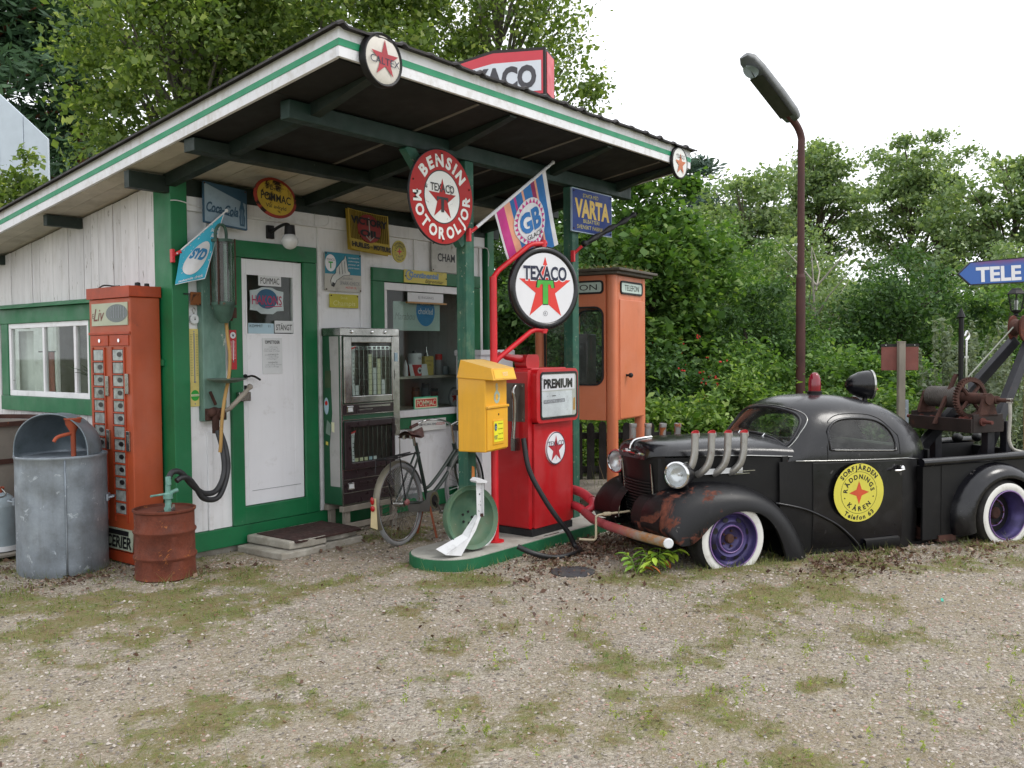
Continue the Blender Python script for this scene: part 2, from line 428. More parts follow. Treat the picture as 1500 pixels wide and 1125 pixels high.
m.add([(XR-.06, .02, 2.3), (XR, .02, 2.3), (XR, 4.32, 2.3), (XR-.06, 4.32, 2.3), (XR-.06, .02, 2.9), (XR, .02, 2.9), (XR, 4.32, 2.32), (XR-.06, 4.32, 2.32)],
      [(4, 5, 6, 7), (0, 1, 5, 4), (1, 2, 6, 5), (2, 3, 7, 6), (3, 0, 4, 7)])
m.build("back_wall", WHITE, K)
MB().box(.06, .1, .1, XR-.06, 4.3, .14).build("floor", WOODG, K)
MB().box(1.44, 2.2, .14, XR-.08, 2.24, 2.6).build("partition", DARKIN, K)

# front wall, board panels with cover strips
for x0, x1, z0, z1 in ((.12, .50, .205, 2.69), (1.385, 2.05, .205, 2.69), (2.05, 3.60, .205, .845), (.50, 1.385, 2.508, 2.69), (2.05, 3.60, 2.39, 2.69), (3.60, 3.67, .205, 2.69)):
    MB().box(x0, 0, z0, x1, .04, z1).build("wall_panel", WHITE, K)
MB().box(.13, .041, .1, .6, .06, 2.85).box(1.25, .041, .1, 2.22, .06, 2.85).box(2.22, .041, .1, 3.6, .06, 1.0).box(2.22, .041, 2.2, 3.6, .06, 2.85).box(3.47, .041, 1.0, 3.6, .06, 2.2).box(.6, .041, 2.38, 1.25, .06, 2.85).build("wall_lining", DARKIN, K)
for x, z0, z1 in ((1.43, .205, 2.69), (1.93, 1.82, 2.69), (2.64, 2.39, 2.69), (3.63, .205, 2.69), (.32, 2.51, 2.69), (.3, .205, .98)):
    MB().box(x-.022, -.018, z0, x+.022, 0, z1).build("batten", WHITE, K, bev=.003)
MB().box(.121, -.03, 2.69, 3.68, 0, 2.80).build("trim_board", WHITE, K, bev=.004)
MB().box(.121, -.026, .05, 3.66, .03, .20).build("base_board", GREEN, K, bev=.004)
MB().box(-.02, -.045, .05, .12, .19, zr(0)-.02).build("corner_post", GREEN, K, bev=.006)
MB().box(3.69, -.06, .02, 3.80, .06, zr(0)-.02).build("corner_post", GREEN, K, bev=.006)
MB().box(-.34, -.035, 2.803, 3.92, .03, 2.925).build("wall_plate", DKGREEN, K)
MB().box(-.03, .19, -.02, .1, YB, .098).box(.1, .03, -.02, XR, .2, .045).build("plinth", STONE, K, bev=.01)
# door with its green architrave
m = MB(); m.box(.50, -.03, .205, .612, 0, 2.37); m.box(1.243, -.03, .205, 1.385, 0, 2.37); m.box(.50, -.034, 2.372, 1.385, 0, 2.506); m.box(.613, -.028, .205, 1.242, .03, .345)
m.build("door_frame", GREEN, K, bev=.004)
D = MB().box(.618, .0, .35, .672, .035, 2.365).box(1.146, .0, .35, 1.238, .035, 2.365).box(.6725, .0, 2.238, 1.1455, .035, 2.365).box(.6725, .0, .35, 1.1455, .035, 1.755).build("door", DOORW, K, bev=.003)
MB().box(.66, .012, 1.745, 1.16, .018, 2.245).build("pane", PANE_S, D)
m = MB(); m.box(.662, -.006, 1.745, .675, 0, 2.25).box(1.143, -.006, 1.745, 1.156, 0, 2.25).box(.675, -.006, 2.236, 1.143, 0, 2.25).box(.675, -.006, 1.745, 1.143, 0, 1.757); m.build("glazing_bead", DOORW, D)
m = MB(); m.tube(smoothpath([(.648, 0, 1.405), (.648, -.05, 1.408), (.665, -.06, 1.412), (.70, -.06, 1.405), (.755, -.055, 1.378)], 4), [.008]*9+[.009]*8, 8)
m.cyl((.648, -.006, 1.405), (.648, 0, 1.405), .022); m.box(.636, -.005, 1.30, .66, 0, 1.335); m.build("handle", BLACKI, D, smooth=40)
MB().box(.6, -.024, .21, .615, -.0, .22).box(.7, -.004, .465, 1.2, 0, .468).build("kick_strip", GREYP, D)
MB().box(.535, -.075, 1.21, .65, -.034, 1.285).build("lock_hasp", CHROMED, K, bev=.006)
# shop window
W = MB().box(2.205, -.012, 2.185, 3.478, .03, 2.255).box(2.205, -.012, 1.035, 2.25, .03, 2.1845).box(3.435, -.012, 1.035, 3.478, .03, 2.1845).build("shop_window", WHITE, K, bev=.003)
MB().box(2.24, .012, 1.03, 3.45, .018, 2.2).build("pane", PANE_S, W)
MB().box(2.2, -.055, .962, 3.48, .03, 1.03).build("window_sill", WHITE, K, bev=.006)
m = MB(); m.box(2.05, -.034, 2.262, 3.60, 0, 2.386); m.box(2.05, -.03, .85, 2.2, 0, 2.26); m.box(3.482, -.03, .85, 3.60, 0, 2.26); m.box(2.2005, -.03, .85, 3.4815, 0, .958)
m.build("window_architrave", GREEN, K, bev=.004)
MB().box(2.3, .22, 1.325, 3.58, .5, 1.35).build("display_shelf", SOFW, K)
MB().box(2.2, .06, 1.005, 3.58, .55, 1.025).build("display_shelf", SOFW, K)
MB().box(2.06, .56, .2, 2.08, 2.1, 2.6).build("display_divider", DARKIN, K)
# side window (x = 0)
m = MB(); m.box(-.032, 1.10, 1.885, -.002, 2.87, 2.02); m.box(-.028, 2.69, 1.22, -.002, 2.83, 1.884); m.box(-.028, 1.06, 1.22, -.002, 1.2, 1.884); m.box(-.032, 1.05, 1.085, -.002, 2.85, 1.218)
m.build("window_architrave", GREEN, K, bev=.004)
MB().add([(-.09, 1.05, 2.022), (-.0, 1.05, 2.022), (-.0, 2.9, 2.022), (-.09, 2.9, 2.022), (-.09, 1.05, 2.03), (0, 1.05, 2.065), (0, 2.9, 2.065), (-.09, 2.9, 2.03)],
         [(0, 3, 2, 1), (4, 5, 6, 7), (0, 1, 5, 4), (1, 2, 6, 5), (2, 3, 7, 6), (3, 0, 4, 7)]).build("drip_board", GREEN, K)
W = MB().box(-.018, 1.2, 1.84, .02, 2.69, 1.884).box(-.018, 1.2, 1.22, .02, 2.69, 1.268).box(-.018, 2.645, 1.2685, .02, 2.69, 1.8395).box(-.018, 1.2, 1.2685, .02, 1.245, 1.8395).box(-.016, 2.0, 1.2685, .018, 2.035, 1.8395).box(-.016, 1.435, 1.2685, .018, 1.475, 1.8395).build("side_window", WHITE, K, bev=.003)
for a, b in ((1.245, 1.435), (1.475, 2.0), (2.035, 2.645)): MB().box(.0, a-.005, 1.26, .005, b+.005, 1.85).build("pane", PANE, W)
MB().box(.06, 1.15, 1.18, .3, 2.8, 1.2).build("inner_sill", WHITE, K)
MB().box(1.4, .06, .14, 1.43, 4.3, 2.45).build("inner_partition", mat("pale_grey_inner_wall", '#a2a2a2', .8), K)

# ------------- roof: deck boards, sheets, rafters, beams, posts, fascia
XL, XE, YF = -.36, 3.93, -2.32
def slab(name, x0, x1, y0, y1, z, t, m, par=K, bev=0.):
    b = MB(); vs = [(x, yy, zr(yy, z)+dz) for dz in (0, t) for x, yy in ((x0, y0), (x1, y0), (x1, y1), (x0, y1))]
    b.add(vs, [(0, 3, 2, 1), (4, 5, 6, 7), (0, 1, 5, 4), (1, 2, 6, 5), (2, 3, 7, 6), (3, 0, 4, 7)])
    return b.build(name, m, par, bev=bev)
x = XL+.03
while x < XE-.03:
    w = min(.148, XE-.03-x); g = random.uniform(.003, .008)
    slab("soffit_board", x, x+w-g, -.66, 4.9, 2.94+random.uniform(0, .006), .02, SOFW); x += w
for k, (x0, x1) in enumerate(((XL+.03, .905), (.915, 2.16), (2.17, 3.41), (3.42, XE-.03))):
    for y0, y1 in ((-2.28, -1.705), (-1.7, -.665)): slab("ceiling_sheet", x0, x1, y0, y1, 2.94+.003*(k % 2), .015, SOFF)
for x0 in (.905, 2.16, 3.41): slab("cover_strip", x0-.008, x0+.018, -2.28, -.67, 2.934, .006, mat("greyed_cover_strip", "#6f6961", .8) if x0 < 1 else bpy.data.materials["greyed_cover_strip"])
for x0 in (-.05, 1.26, 2.55, 3.62):
    b = MB(); vs = [(x, yy, zr(yy)-q) for yy, qa in ((0, .095), (-1.72, .085), (-2.28, .015)) for q in (qa, .003) for x in (x0, x0+.075)]
    b.add(vs, [(0, 1, 3, 2), (8, 10, 11, 9)]+[(i+k, i+k+4, i+j+4, i+j) for i in (0, 4) for k, j in ((0, 1), (1, 3), (3, 2), (2, 0))]); b.build("rafter", DKGREEN, K)
for yy in (1.3, 2.75, 4.1): MB().box(-.30, yy, zr(yy)-.10, 0.02, yy+.06, zr(yy)-.012).build("purlin_end", DKGREEN, K, bev=.004)
MB().box(-.33, -.84, zr(-.8)-.10, 3.9, -.72, zr(-.8)-.012).build("purlin", DKGREEN, K, bev=.004)
MB().box(-.22, -1.70, 3.055, 3.90, -1.61, 3.172).build("canopy_beam", mat("green_canopy_beam", '#142e27', .6, var=.15, damt=.3, dirt='#24332c', bump=.2), K, bev=.006)
for x0 in (1.44, 2.885):
    MB().box(x0, -1.70, .08, x0+.1, -1.60, 3.052).build("canopy_post", POSTG, K, bev=.007)
    def brace(xa, za, xb, zb):
        b = MB(); d = Vector((xb-xa, 0, zb-za)).normalized(); q = Vector((-d.z, 0, d.x))*.045
        a = Vector((xa, 0, za)); e = Vector((xb, 0, zb)); P = [a-q, e-q, e+q, a+q]
        b.prism([(p.x, p.z) for p in P], -1.69, -1.625); return b.build("brace", POSTG, K, bev=.005)
    if x0 < 2: brace(.84, 3.07, 1.44, 2.42)
# fascia: three-part painted boards
def frontb(z0, z1, yy, m, nm): return MB().box(XL, yy, z0, XE, YF+.025, z1).build(nm, m, K, bev=.002)
frontb(3.276, 3.444, YF, FASC, "fascia"); MB().box(XL-.0035, YF-.0035, 3.338, XE, YF+.0, 3.378).build("fascia_stripe", STRIPE, K)
def rake(x0, x1, za, zb, m, nm, y0=YF+.0255, y1=5.0):
    b = MB(); vs = [(x, yy, 3.276+SL*(yy-YF)+dz) for dz in (za, zb) for x, yy in ((x0, y0), (x1, y0), (x1, y1), (x0, y1))]
    b.add(vs, [(0, 3, 2, 1), (4, 5, 6, 7), (0, 1, 5, 4), (1, 2, 6, 5), (2, 3, 7, 6), (3, 0, 4, 7)]); return b.build(nm, m, K, bev=.002)
rake(XL, XL+.025, 0, .168, FASC, "fascia"); rake(XL-.004, XL-.0002, .062, .102, STRIPE, "fascia_stripe", y0=YF)
rake(XE-.025, XE, 0, .168, FASC, "fascia"); rake(XE+.0002, XE+.004, .062, .102, STRIPE, "fascia_stripe", y0=YF)
# tin roofing with rolled ribs
m = MB(); n = 220; top = []; bot = []
for i in range(n+1):
    xx = XL-.045+(XE-XL+.09)*i/n; ph = (xx*4.1) % 1.0; q = int(xx*4.1+9)
    h = (.008+.016*((q*7) % 5)/5)*max(0, math.cos((ph-.5)*2*PI*1.6))**2 if abs(ph-.5) < .16 else 0.0
    top.append((xx, h+.004*math.sin(xx*5)))
rings = []
for yy in (YF-.05, YF-.03, -1, 1, 3, 5.04): rings.append([(xx, yy, 3.452+SL*(yy-YF)+h-(.012 if yy < YF-.04 else 0)) for xx, h in top])
m.loft(rings); m.loft([[(p[0], p[1], p[2]-.014) for p in reversed(r)] for r in rings]); 
m.loft([[(p[0], p[1], p[2]-.014) for p in rings[0]], rings[0]]); m.loft([[r[0] for r in rings], [(r[0][0], r[0][1], r[0][2]-.014) for r in rings]])
m.build("roof_tin", TIN, K)
# loose cable clipped along the trim
MB().tube(smoothpath([(-.02, -.05, 2.745), (.06, -.05, 2.75), (.3, -.04, 2.72), (.9, -.036, 2.705), (1.3, -.036, 2.69), (1.5, -.04, 2.715), (1.52, -.04, 2.80)], 5), .004, 6).tube([(1.37, -.034, 2.69), (1.37, -.034, 2.80)], .006, 6).build("cable", WHITE, K)
MB().tube(smoothpath([(3.1, -.036, 2.72), (3.62, -.036, 2.70), (3.69, -.07, 2.66), (3.69, -.07, 2.5)], 5), .004, 6).build("cable", WHITE, K)

# ------------- doorstep of concrete slabs with a mat
S = thing("door_step", "low doorstep of pale concrete slabs in front of the white door", "doorstep", (0, 0, 0))
for x0, x1, y0, y1, z0, z1, rz in ((.50, .96, -.62, -.06, .0, .055, .03), (.97, 1.36, -.60, -.06, .0, .06, -.02), (.60, .98, -.58, -.05, .062, .125, .0), (.985, 1.33, -.56, -.05, .064, .125, .015)):
    b = MB(); w = x1-x0
    pts = [(x0+random.uniform(-.02, .02), y0+random.uniform(-.02, .02)), (x0+w*.5, y0+random.uniform(-.03, .01)), (x1+random.uniform(-.01, .01), y0+random.uniform(-.02, .02)), (x1, y1), (x0, y1)]
    vs = [(a, c, z) for z in (z0, z1) for a, c in pts]; k = len(pts)
    b.add(vs, [tuple(range(k-1, -1, -1)), tuple(range(k, 2*k))]+[(i, (i+1) % k, (i+1) % k+k, i+k) for i in range(k)])
    b.build("slab", STONE, S, bev=.01)
m = MB(); gx, gy = 26, 14
rings = [[(.66+.68*i/gx, -.60+.5*j/gy, .133+.004*mnoise.noise((i*.7, j*.7, 0))+(-.012*max(0, 1-j/2) if j < 2 else 0)) for i in range(gx+1)] for j in range(gy+1)]
m.loft(rings); m.loft([[(p[0], p[1], p[2]-.012) for p in r] for r in reversed(rings)])
m.loft([[(p[0], p[1], p[2]-.012) for p in rings[0]], rings[0]]); m.loft([[r[0] for r in rings], [(r[0][0], r[0][1], r[0][2]-.012) for r in rings]])
tag(m.build("door_mat", MATB), "dark brown ribbed rubber mat lying on the concrete doorstep", "door mat")

# ------------- things seen through the glass
t = thing("tan_cupboard", "tan box-shaped cupboard seen through the side window", "cupboard", (.42, 1.55, .14))
MB().box(0, 0, 0, .4, .42, 1.30).build("body", WOODT, t, bev=.01); MB().box(-.03, -.03, 1.302, .43, .45, 1.36).build("top", WOODT, t, bev=.01)
t = thing("potted_palm", "spiky green potted plant on the sill inside the side window", "potted plant", (.16, 1.36, 1.2))
MB().lathe([(0, 0), (.055, 0), (.075, .12), (.068, .12), (.05, .02), (0, .02)], 16).build("pot", mat("white_pot", '#cfcac0', .5), t, smooth=40)
LEAFIN = mat("palm_leaf", '#2d4a26', .5, rand=.2)
for i in range(14):
    a = i*2.4; e = .4+.5*random.random(); b = MB(); P = []
    for k in range(6):
        s = k/5; r = .26*s*math.cos(e*.6+.0*s)+.0; zz = .12+.34*s*math.sin(e+.4)-.12*s*s
        P.append((r*math.cos(a), r*math.sin(a), zz))
    L = []; w = [.004, .012, .013, .011, .007, .001]
    q = Vector((-math.sin(a), math.cos(a), 0))
    b.loft([[Vector(p)-q*ww, Vector(p)+Vector((0, 0, .004)), Vector(p)+q*ww] for p, ww in zip(P, w)]); b.build("leaf", LEAFIN, t)
t = thing("red_curtain", "bunched dull red cloth hanging inside the side window", "curtain", (.25, 2.38, 1.2))
m = MB(); m.loft([[(.02*math.sin(k*1.9), (.02+.022*z)*k*(1.3-z), .42*(1-z)) for k in range(9)] for z in [i/8 for i in range(9)]])
m.build("cloth", mat("dull_red_cloth", '#a0564c', .9, var=.2), t, smooth=180)
MB().cyl((0, -.02, .425), (0, .3, .425), .006).build("rod", CHROMED, t)
t = thing("white_curtain", "white cloth panel hanging at the far end inside the side window", "curtain", (.1, 2.45, 1.2))
MB().loft([[(.012*math.sin(k*1.3), .03*k, z) for k in range(12)] for z in (0, .3, .62)]).build("cloth", mat("white_cloth", '#c9ccc9', .9), t, smooth=180)
# display shelf goods
def can(name, label, cat, x, y, z, r, h, mats, bands, top=None):
    t = thing(name, label, cat, (x, y, z))
    for i, (a, b) in enumerate(bands): MB().lathe([(0, a*h), (r, a*h), (r, b*h), (0, b*h)], 18).build("body" if i == 0 else "band", mats[i], t, smooth=40)
    if top: MB().lathe(top, 12).build("cap", mats[-1], t, smooth=40)
    return t
can("oil_can", "round red and white oil can with a small star on the window shelf", "oil can", 2.93, .30, 1.35, .075, .23, (REDS, ENAM_W2, BLACKP), ((0, .5), (.5, 1)), [(0, .23), (.02, .23), (.018, .255), (0, .255)])
o = [c for c in bpy.data.objects if c.name.startswith("oil_can")][0]
MB().flat(ell(0, .055, .032, .032), -.0775, 0).flat(star(0, .055, .028), -.0785, 1).text("OIL", 0, .18, .022, -.0775, mi=1).build("lettering", [ENAM_W2, BLACKP], o)
t = thing("yellow_oil_tin", "flat yellow oil tin with a pouring spout on the window shelf", "oil tin", (3.12, .30, 1.35))
MB().box(-.06, -.03, 0, .07, .03, .20).build("body", mat("old_yellow_tin", '#c9b35a', .5, var=.15), t, bev=.006); MB().lathe([(.03, .2), (.012, .24), (.004, .30), (0, .30)], 12, M=Matrix.Translation((-.01, 0, 0))).build("spout", CHROMED, t)
MB().text("MOTOR", .005, .15, .018, -.0315, mi=0).text("OIL", .005, .11, .022, -.0315).build("lettering", BLACKP, t)
can("spray_can", "grey spray can with a red cap on the window shelf", "spray can", 3.30, .30, 1.35, .04, .16, (GREYP, REDS), ((0, 1),), [(.038, .16), (.038, .22), (0, .22)])
can("small_white_bottle", "small white squeeze bottle beside the round oil can", "bottle", 2.80, .30, 1.35, .026, .11, (ENAM_W2, ENAM_W2), ((0, 1),), [(.02, .11), (.006, .16), (0, .16)])
can("squat_tin", "squat grey tin behind the price card on the window shelf", "tin", 3.42, .33, 1.35, .05, .09, (STEEL, STEEL), ((0, 1),))
t = thing("price_card", "grey printed card leaning in front of the oil cans", "card", (2.82, .245, 1.352)); MB().box(0, 0, 0, .26, .004, .12).build("card", PAPER, t, rot=(-.2, 0, 0))
for i, (xx, zz, hh, mt_) in enumerate(((2.42, 1.35, .26, 'green'), (2.52, 1.35, .24, 'brown'), (2.62, 1.35, .25, 'grey'))):
    can("glass_bottle", f"dim {mt_} glass bottle at the back of the window shelf", "bottle", xx, .4, zz, .032, hh, (mat("bottle_"+mt_, {'green': '#22382a', 'brown': '#3a2a1e', 'grey': '#555a5c'}[mt_], .2), BLACKP), ((0, .65),), [(.032, hh*.65), (.012, hh*.8), (.012, hh), (0, hh)])
for i, (xx, hh, c, l) in enumerate(((2.40, .22, '#54514c', 'grey'), (3.05, .2, '#5a3a2a', 'brown'), (3.2, .24, '#3c4a52', 'slate'), (3.34, .18, '#6b2a22', 'dark red'))):
    can("old_jar", f"{l} jar standing low behind the shop window glass", "jar", xx, .4, 1.026, .045, hh, (mat("jar_"+l.replace(' ', '_'), c, .3), BLACKP), ((0, .8),), [(.04, hh*.8), (.04, hh), (0, hh)])
t = thing("round_badge", "round red and white badge propped at the end of the shop window", "badge", (3.27, .06, 1.12))
MB().prism(ell(0, 0, .085, .105), -.006, .006).flat(ell(0, 0, .07, .088), -.008, 1).flat(star(0, 0, .06), -.0095, 2).build("disc", [GREYP, ENAM_W2, REDS], t)
# ------------------------------------------------------------------ enamel signs, flags and small fittings of the kiosk
BROWNY = mat("grimy_yellow_enamel", '#b89a2c', .5, var=.2, vs=6, rust=.62, rs=5, rcol='#2e1a12', bump=.2)
VICY = mat("aged_yellow_tin", '#c4aa44', .55, var=.15, vs=5, rust=.12, rs=9, rcol='#5b3a1e', damt=.3, dirt='#5f5022')
VICR = mat("aged_red_tin", '#8e2a26', .55, var=.2, vs=6, damt=.3, dirt='#3c1a18')
COLA = mat("faded_blue_white_tin", '#8fa3b2', .5, var=.1, vs=4, damt=.25, dirt='#5f7688')
COLAB = mat("faded_navy_tin", '#34566e', .5, var=.15, vs=6, damt=.2)
TEAL = mat("poster_teal", '#1d7f97', .55, var=.08)
CYAN = mat("flag_cyan", '#38a8c4', .75, var=.06)
VARTAB = mat("cobalt_enamel", '#15347c', .45, spec=.25, var=.12, vs=5, chip=.35, cs=10, ccol='#8fa2c0', damt=.2)
VARTAY = mat("mustard_print", '#d8b34a', .45, var=.1)
LEMON = mat("lemon_print", '#cfc05a', .6, var=.08, damt=.2)
OLIVEY = mat("faded_yellow_card", '#b9b240', .65, var=.08)
ENAM_WG = mat("greyed_white_enamel", '#b7b5ad', .5, var=.08, rust=.14, rs=5, rcol='#8a6a4a', damt=.3)
MAGENTA = mat("flag_magenta", '#c23a86', .8); PEACH = mat("flag_peach", '#e2a184', .8); FBLUE = mat("flag_blue", '#2f6fae', .8); FWHITE = mat("flag_white", '#d9d9dc', .8); MAROON = mat("flag_maroon", '#8e2f5a', .8)

def board(t, w, h, mats, th=.012, r=.01, nm="plate", bev=.002):
    return MB().prism(rrect(-w/2, -h/2, w/2, h/2, r, 3), -th, 0).build(nm, mats, t, bev=bev)
def emb4(m, cx, cz, r, y, mi): m.flat([(cx+(r if i % 2 == 0 else r*.33)*math.cos(PI/4*i+PI/2), cz+(r if i % 2 == 0 else r*.33)*math.sin(PI/4*i+PI/2)) for i in range(8)], y, mi)

# pale blue soft-drink sign, tilted, hung from the wall plate
t = thing("soft_drink_sign", "tilted pale blue tin sign with script lettering and a bottle, high beside the corner post", "sign", (.415, -.10, 2.745), rot=(math.radians(-6), math.radians(4), 0))
board(t, .40, .325, [COLAB])
m = MB(); m.flat(rrect(-.188, -.15, .188, .15, .006, 2), -.0135, 0)
m.flat([(-.188, .15), (.188, .05), (.188, .15)], -.0145, 1)
m.text("Coca-Cola", -.03, -.03, .075, -.0155, w=.29, shear=.35, bold=.03, mi=1)
m.tube([( -.155, -.0155, -.07), (-.05, -.0155, -.06), (.06, -.0155, -.075)], .004, 4, 1)
bt = [(-.022, -.13), (-.027, -.06), (-.02, -.03), (-.026, .0), (-.012, .05), (-.009, .1), (.009, .1), (.012, .05), (.026, .0), (.02, -.03), (.027, -.06), (.022, -.13)]
m.flat([(.15+x, z-.005) for x, z in reversed(bt)], -.0155, 1)
for x in (-.012, .004): m.flat([(.15+x, -.12), (.15+x+.005, -.12), (.15+x+.004, 0), (.15+x, 0)], -.0165, 0)
m.build("print", [COLA, COLAB], t)
t = thing("round_drink_sign", "round grimy yellow and brown enamel sign with rust-eaten lettering above the door", "sign", (.72, -.33, 2.822), rot=(math.radians(-6), math.radians(5), 0))
MB().prism(ell(0, 0, .205, .16, 36), -.012, 0).build("plate", mat("grimy_red_enamel", '#8e2a1c', .5, rust=.55, rs=5, rcol='#2a1812'), t, bev=.003)
m = MB(); m.flat(ell(0, 0, .178, .138, 36), -.0135, 0); m.text("Drick", .0, .072, .034, -.0145, bold=.01, mi=1); m.text("POMMAC", .0, .0, .062, -.0145, w=.29, bold=.02, mi=1); m.text("Väl avkyld", 0, -.072, .03, -.0145, w=.2, bold=.01, mi=1)
m.build("print", [BROWNY, BLACKP], t)
# globe wall lamp
t = thing("wall_lamp", "black bracket wall lamp with a white opal globe above the door", "wall lamp", (.91, 0, 2.60))
MB().box(-.035, -.03, -.055, .035, 0, .055).build("base", BLACKI, t, bev=.006)
MB().tube(smoothpath([(0, -.02, -.01), (.02, -.08, .03), (.04, -.15, .055), (.05, -.19, .05), (.055, -.2, .02)], 4), .013, 10).cyl((.055, -.2, -.03), (.055, -.2, .045), .046, .04, 16).build("arm", BLACKI, t, smooth=40)
GL = mat("opal_glass", '#dcdcdc', .12, var=.02)
MB().ball((.055, -.2, -.085), .068, 20).build("globe", GL, t, smooth=180)
# ridged yellow oil sign
t = thing("oil_sign", "curled yellow ridged tin oil sign with a red disc, hung high between door and window", "sign", (1.95, -.07, 2.69), rot=(math.radians(-7), math.radians(3), 0))
m = MB(); n = 12
m.loft([[(x, -.012-.03*(abs(x)/.25)**3*.6-.03*max(0, (-z-.1)/.08)**2*.5, z) for x in [-.25+.5*i/n for i in range(n+1)]] for z in (-.19, -.15, -.1, 0, .1, .185)])
m.loft([[(x, .0, z) for x in [.25-.5*i/n for i in range(n+1)]] for z in (-.19, 0, .185)])
m.build("plate", VICY, t, smooth=60)
m = MB()
for i in range(23): x = -.225+i*.0205; m.box(x-.003, -.026-.018*(abs(x)/.25)**3, -.085, x+.003, -.012, .175, 2)
m.prism(ell(0, .03, .145, .13), -.032, -.012, 0); m.text("VICTORY", 0, .088, .062, -.0365, w=.45, bold=.05, mi=1); m.text("OIL", 0, -.02, .058, -.0365, w=.24, bold=.05, mi=1)
m.box(-.006, -.0342, -.075, .006, -.033, .13, 3); m.tube([(-.05, -.035, -.045), (0, -.035, -.085), (.05, -.035, -.045)], .005, 5, 3)
m.text("HUILES", -.13, -.142, .042, -.047, w=.21, bold=.05, mi=1); m.text("pour", 0, -.14, .014, -.04, mi=1); m.text("MOTEURS", .135, -.142, .042, -.047, w=.22, bold=.05, mi=1)
m.build("print", [VICR, BLACKP, mat("ridge_ochre", '#8a7630', .6), mat("tin_grey_print", '#a8a69c', .5)], t)
# teal poster with a hand holding a spark plug
t = thing("teal_poster", "teal and white tin poster with a pointing hand, above a small yellow plate", "poster", (1.693, -.02, 2.314))
board(t, .43, .345, [ENAM_WG], .008)
m = MB(); m.flat([(-.213, -.02), (.213, -.02), (.213, .17), (-.213, .17)], -.0095, 0)
m.flat(ell(-.148, .075, .062, .075), -.0105, 1); m.text("TEXACO", -.148, .105, .02, -.0115, w=.095, mi=2); m.text("T", -.148, .058, .055, -.0115, bold=.04, mi=3)
hand = [(-.14, -.125), (-.115, -.135), (-.08, -.075), (.0, -.03), (.075, -.02), (.08, .0), (.055, .015), (.045, .07), (.04, .1), (.03, .145), (.02, .15), (.01, .12), (-.02, .1), (-.055, .06), (-.085, .03), (-.09, -.01), (-.13, -.04), (-.15, -.08)]
m.flat(hand, -.0105, 4); m.tube([(x, -.011, z) for x, z in hand], .0022, 4, 2, closed=True); m.flat([(-.14, -.125), (-.115, -.135), (-.1, -.105), (-.13, -.09)], -.0115, 2)
for a in ((-.05, .05, -.045, -.02), (-.02, .09, -.012, -.015), (.012, .1, .02, -.005)): m.tube([(a[0], -.0112, a[1]), (a[2], -.0112, a[3])], .0018, 4, 2)
for i, s_ in enumerate(("developed for", "modern engines", "power of", "petrol motors")): m.text(s_, .125, .135-.03*i, .013, -.0112, w=.13, mi=1)
m.text("ENGINE", .05, -.055, .018, -.0108, w=.12, mi=5); m.text("SPARK-CHECK", .075, -.095, .034, -.0108, w=.24, mi=5); m.text("MOTOR OIL", .09, -.135, .02, -.0108, w=.13, mi=6)
m.build("print", [TEAL, ENAM_W2, BLACKP, GREENP, mat("hand_white", '#c9ccc9', .5), GREYP, REDS], t)
t = thing("small_yellow_plate", "small faded yellow tin plate under the teal poster", "sign", (1.703, -.018, 2.058)); board(t, .34, .122, [OLIVEY], .006, .004)
m = MB(); m.text("Shell", 0, .025, .022, -.0075, w=.08) if False else m.text("Drick", 0, .028, .022, -.0075, w=.08); m.text("Champis", 0, -.02, .044, -.0075, w=.26, shear=.1); m.build("print", mat("pale_yellow_print", '#d6d48e', .6), t)
# small round yellow emblem on the wall
def rescue_emblem(m, R, y, mi, big):
    m.flat(ell(0, 0, R, R, 48), y, mi[0]); m.ring(R*.71, R*.722, y-.001, mi[1], n=56)
    m.flat(star(0, 0, R*.40, .38, 4), y-.001, mi[2])
    m.arctext("SÖRFJÄRDEN" if not big else "SORFJÄRDEN", R*.86, 90, R*.155, y-.001, .04, mi[1])
    m.arctext("RÄDDNINGS", R*.55, 91, R*.155, y-.001, .035, mi[1], step=R*.055)
    m.arctext("KÅREN", R*.55, 270, R*.155, y-.001, .035, mi[1], step=R*.06, inner=True)
    m.arctext("Telefon 63", R*.855, 270, R*.15, y-.001, .035, mi[1], inner=True)
    for sx in (-1, 1): m.flat(ell(sx*R*.57, -R*.16, R*.025, R*.025, 8), y-.001, mi[1])
t = thing("round_yellow_badge", "small round yellow badge with a red star on the white wall above the shop window", "sign", (2.424, -.0, 2.559))
MB().prism(ell(0, 0, .095, .105), -.008, 0).build("plate", LEMON, t, bev=.002); m = MB(); rescue_emblem(m, .094, -.0095, (0, 1, 2), False); m.build("print", [LEMON, NAVY, REDS], t)
# white sign half behind the canopy post
t = thing("white_plug_sign", "white rust-streaked tin sign with bold black capitals, half hidden behind the canopy post", "sign", (3.10, -.02, 2.545)); board(t, .49, .30, [ENAM_WG], .01)
m = MB(); m.text("CHAM", -.03, -.0, .078, -.0115, w=.26, bold=.02); m.build("print", BLACKP, t)
# tyre dealer plate over the window
t = thing("tyre_sign", "long pale yellow sign with blue script fixed over the shop window frame", "sign", (2.755, -.036, 2.328)); board(t, .61, .124, [LEMON], .006, .004)
m = MB(); m.text("Continental", -.03, .018, .052, -.0075, w=.42, bold=.05, mi=0); m.ring(.038, .05, -.0076, 0, n=24, cx=-.235, cz=.012); m.text("fälgremmar", .12, -.036, .036, -.008, w=.27, shear=.4, mi=1); m.build("print", [mat("slate_blue_print", '#6f8fb4', .5), BLACKP], t)
